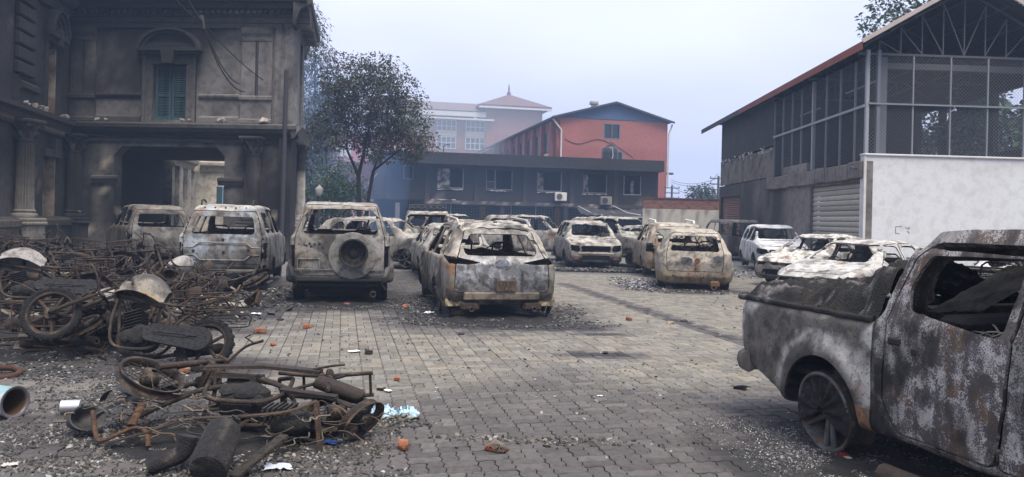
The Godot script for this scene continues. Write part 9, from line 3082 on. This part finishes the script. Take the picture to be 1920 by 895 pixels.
	var cb := MB.new(); cb.col = Color(0.62, 0.62, 0.63)
	var rb := Basis(Vector3(0, 0, 1), PI / 2)
	cb.lathe([Vector2(0.0, 0.0), Vector2(0.052, 0.0), Vector2(0.055, 0.003), Vector2(0.052, 0.008), Vector2(0.052, 0.05), Vector2(0.0505, 0.055), Vector2(0.052, 0.06), Vector2(0.0505, 0.066), Vector2(0.052, 0.072), Vector2(0.052, 0.13), Vector2(0.055, 0.135), Vector2(0.052, 0.138), Vector2(0.048, 0.134), Vector2(0.0, 0.133)], 26, Transform3D(rb, Vector3(0.07, 0.055, 0)))
	part(can, "can_body", cb, M.tin)
	# teal drum and rusty ring at the left edge
	var drum := thing("teal_drum", "dented teal metal drum lying on its side at the left edge", "drum", on_ground(8, 782))
	drum.rotation.y = -0.35
	drum.scale = Vector3.ONE * 0.74
	var db := MB.new(); db.colf = func(p: Vector3) -> Color: return Color(0.20, 0.34, 0.36).lerp(Color(0.42, 0.46, 0.48), ss(0.0, 0.3, n_car.get_noise_3dv(p * 5.0))) if p.x < 0.13 and Vector2(p.y - 0.165, p.z).length() > 0.14 else (Color(0.07, 0.045, 0.03) if Vector2(p.y - 0.165, p.z).length() < 0.135 else Color(0.10, 0.09, 0.10))
	db.lathe([Vector2(0.0, 0.0), Vector2(0.15, 0.0), Vector2(0.155, 0.02), Vector2(0.15, 0.04), Vector2(0.15, 0.42), Vector2(0.155, 0.46), Vector2(0.165, 0.48), Vector2(0.165, 0.50), Vector2(0.14, 0.50), Vector2(0.125, 0.47), Vector2(0.125, 0.1), Vector2(0.0, 0.1)], 30, Transform3D(Basis(Vector3(0, 0, 1), -PI / 2), Vector3(-0.35, 0.165, 0)))
	part(drum, "drum_shell", db, M.paint)
	var rr := MB.new(); rr.colf = func(p: Vector3) -> Color: return Color(0.14, 0.075, 0.045) * (1.0 + 0.6 * n_car.get_noise_3dv(p * 8.0))
	rr.tube(circle(Vector3(0, 0.03, 0), 0.15, Vector3(0.1, 1, 0.1).normalized(), 28), 0.03, 8, -1.0, false)
	var ro := solo("rusty_ring", rr, M.rust, "rusty iron ring lying flat just behind the teal drum", "ring")
	ro.position = on_ground(2, 705)
	# paper, tile and plastic scraps
	var bits := [[480, 590, 0.16, Color(0.75, 0.77, 0.80), "crumpled white paper right of the heap's upper end"], [455, 566, 0.13, Color(0.62, 0.63, 0.65), "whitish plastic scrap before the tall grey car"], [365, 588, 0.2, Color(0.68, 0.69, 0.7), "white strip of plastic beside the upright motorcycle's tank"], [664, 661, 0.13, Color(0.70, 0.72, 0.74), "white flake on a black sheet on the open paving"], [655, 818, 0.12, Color(0.60, 0.57, 0.52), "pale broken tile corner right of the scooter"], [520, 880, 0.16, Color(0.45, 0.49, 0.55), "pale blue-grey paper at the bottom edge beside the slat"], [805, 588, 0.2, Color(0.66, 0.68, 0.70), "white melted scrap at the estate car's left wheel"], [620, 833, 0.1, Color(0.03, 0.09, 0.32), "deep blue plastic shard just below the pale tile corner"], [1373, 506, 0.2, Color(0.10, 0.28, 0.55), "bright blue bag scrap right of the cream hatchback"], [727, 735, 0.08, Color(0.55, 0.57, 0.58), "small white plastic curl above the blue bag"], [18, 875, 0.09, Color(0.42, 0.41, 0.38), "pale concrete chip at the bottom left corner"], [1590, 862, 0.06, Color(0.5, 0.49, 0.45), "pale round flake below the pickup's side step tube"], [1125, 745, 0.05, Color(0.6, 0.6, 0.6), "tiny white flake in the middle of the near paving"]]
	for i in bits.size():
		var q: Array = bits[i]
		var mb := MB.new()
		var nz := noise3(800 + i, 4.0, 3)
		mb.col = q[3]
		var sz: float = q[2]
		mb.sheet(10, 8, func(u: float, v: float) -> Vector3: return Vector3((u - 0.5) * sz * (1.0 + 0.4 * nz.get_noise_2d(v * 2, 3)), 0.012 + 0.028 * sz * 6.0 * absf(nz.get_noise_2d(u * 1.2, v * 1.2 + i)), (v - 0.5) * sz * 0.7 * (1.0 + 0.5 * nz.get_noise_2d(u * 2, 9))), Vector3.UP)
		var o := solo("litter_scrap", mb, M.paint if i in [7, 8] else M.flat, q[4], "litter", "scraps of litter on the paving")
		o.position = on_ground(q[0], q[1]); o.rotation.y = i * 1.3
	var blk := [[853, 763, 0.05, "black curved plastic piece on the near paving, right of the blue bag"], [525, 601, 0.08, "black lump on the paving below the off-roader"], [690, 664, 0.10, "black flat sheet scrap under a white flake"], [715, 732, 0.055, "black square plastic chip above the blue bag"], [1282, 604, 0.09, "black lump beside the dark trail"], [1135, 664, 0.06, "charred crumb in the middle of the round burn mark"], [1390, 730, 0.10, "rusty black bar end near the pickup bumper"], [1258, 608, 0.09, "pale brown flat shard left of the black lump by the trail"], [865, 628, 0.06, "small black chip on the paving below the estate car"], [1578, 856, 0.07, "small red-black shard beside the side step tube"]]
	for i in blk.size():
		var q: Array = blk[i]
		var mb := MB.new()
		var sz: float = q[2]
		mb.col = Color(0.02, 0.02, 0.022) if i != 7 and i != 9 else (Color(0.25, 0.19, 0.13) if i == 7 else Color(0.22, 0.02, 0.02))
		if i == 0:
			mb.lathe([Vector2(0.035, 0.0), Vector2(0.04, 0.0), Vector2(0.04, 0.07), Vector2(0.035, 0.07), Vector2(0.035, 0.0)], 14, Transform3D(Basis(Vector3.RIGHT, PI / 2), Vector3(0, 0.0, 0)), PI)
			mb.m = Transform3D()
		else: mb.stone(Vector3(0, sz * 0.18, 0), Vector3(sz * 1.3, sz * 0.4, sz * 0.8), rnd(900 + i), Basis(Vector3.UP, i * 0.9), 0.45)
		var o := solo("dark_scrap", mb, M.flat, q[3], "scrap", "dark scraps on the paving")
		o.position = on_ground(q[0], q[1])

func build_smoke() -> void:
	# smoke still drifting: banks of thin haze behind the palace corner and round the far hotel
	var banks := [[at(605, 330, 50), Vector3(11, 15, 9), 0.04], [at(780, 375, 49.5), Vector3(24, 8, 5), 0.009], [at(790, 340, 104), Vector3(60, 22, 16), 0.016, Color(0.86, 0.92, 1.0)], [at(770, 335, 112), Vector3(74, 30, 16), 0.012, Color(0.88, 0.93, 1.0)], [at(820, 330, 100), Vector3(50, 38, 12), 0.010, Color(0.9, 0.94, 1.0)], [at(1800, 200, 29), Vector3(7, 5, 8), 0.02]]
	for q in banks:
		var f := FogVolume.new()
		f.shape = RenderingServer.FOG_VOLUME_SHAPE_ELLIPSOID
		f.size = q[1]
		var m := FogMaterial.new()
		m.albedo = q[3] if q.size() > 3 else Color(0.60, 0.76, 1.0)
		m.density = q[2]
		f.material = m
		f.position = q[0]
		f.name = numbered("smoke_haze")
		add_child(f)
		tag(f, "", "", "", "stuff")
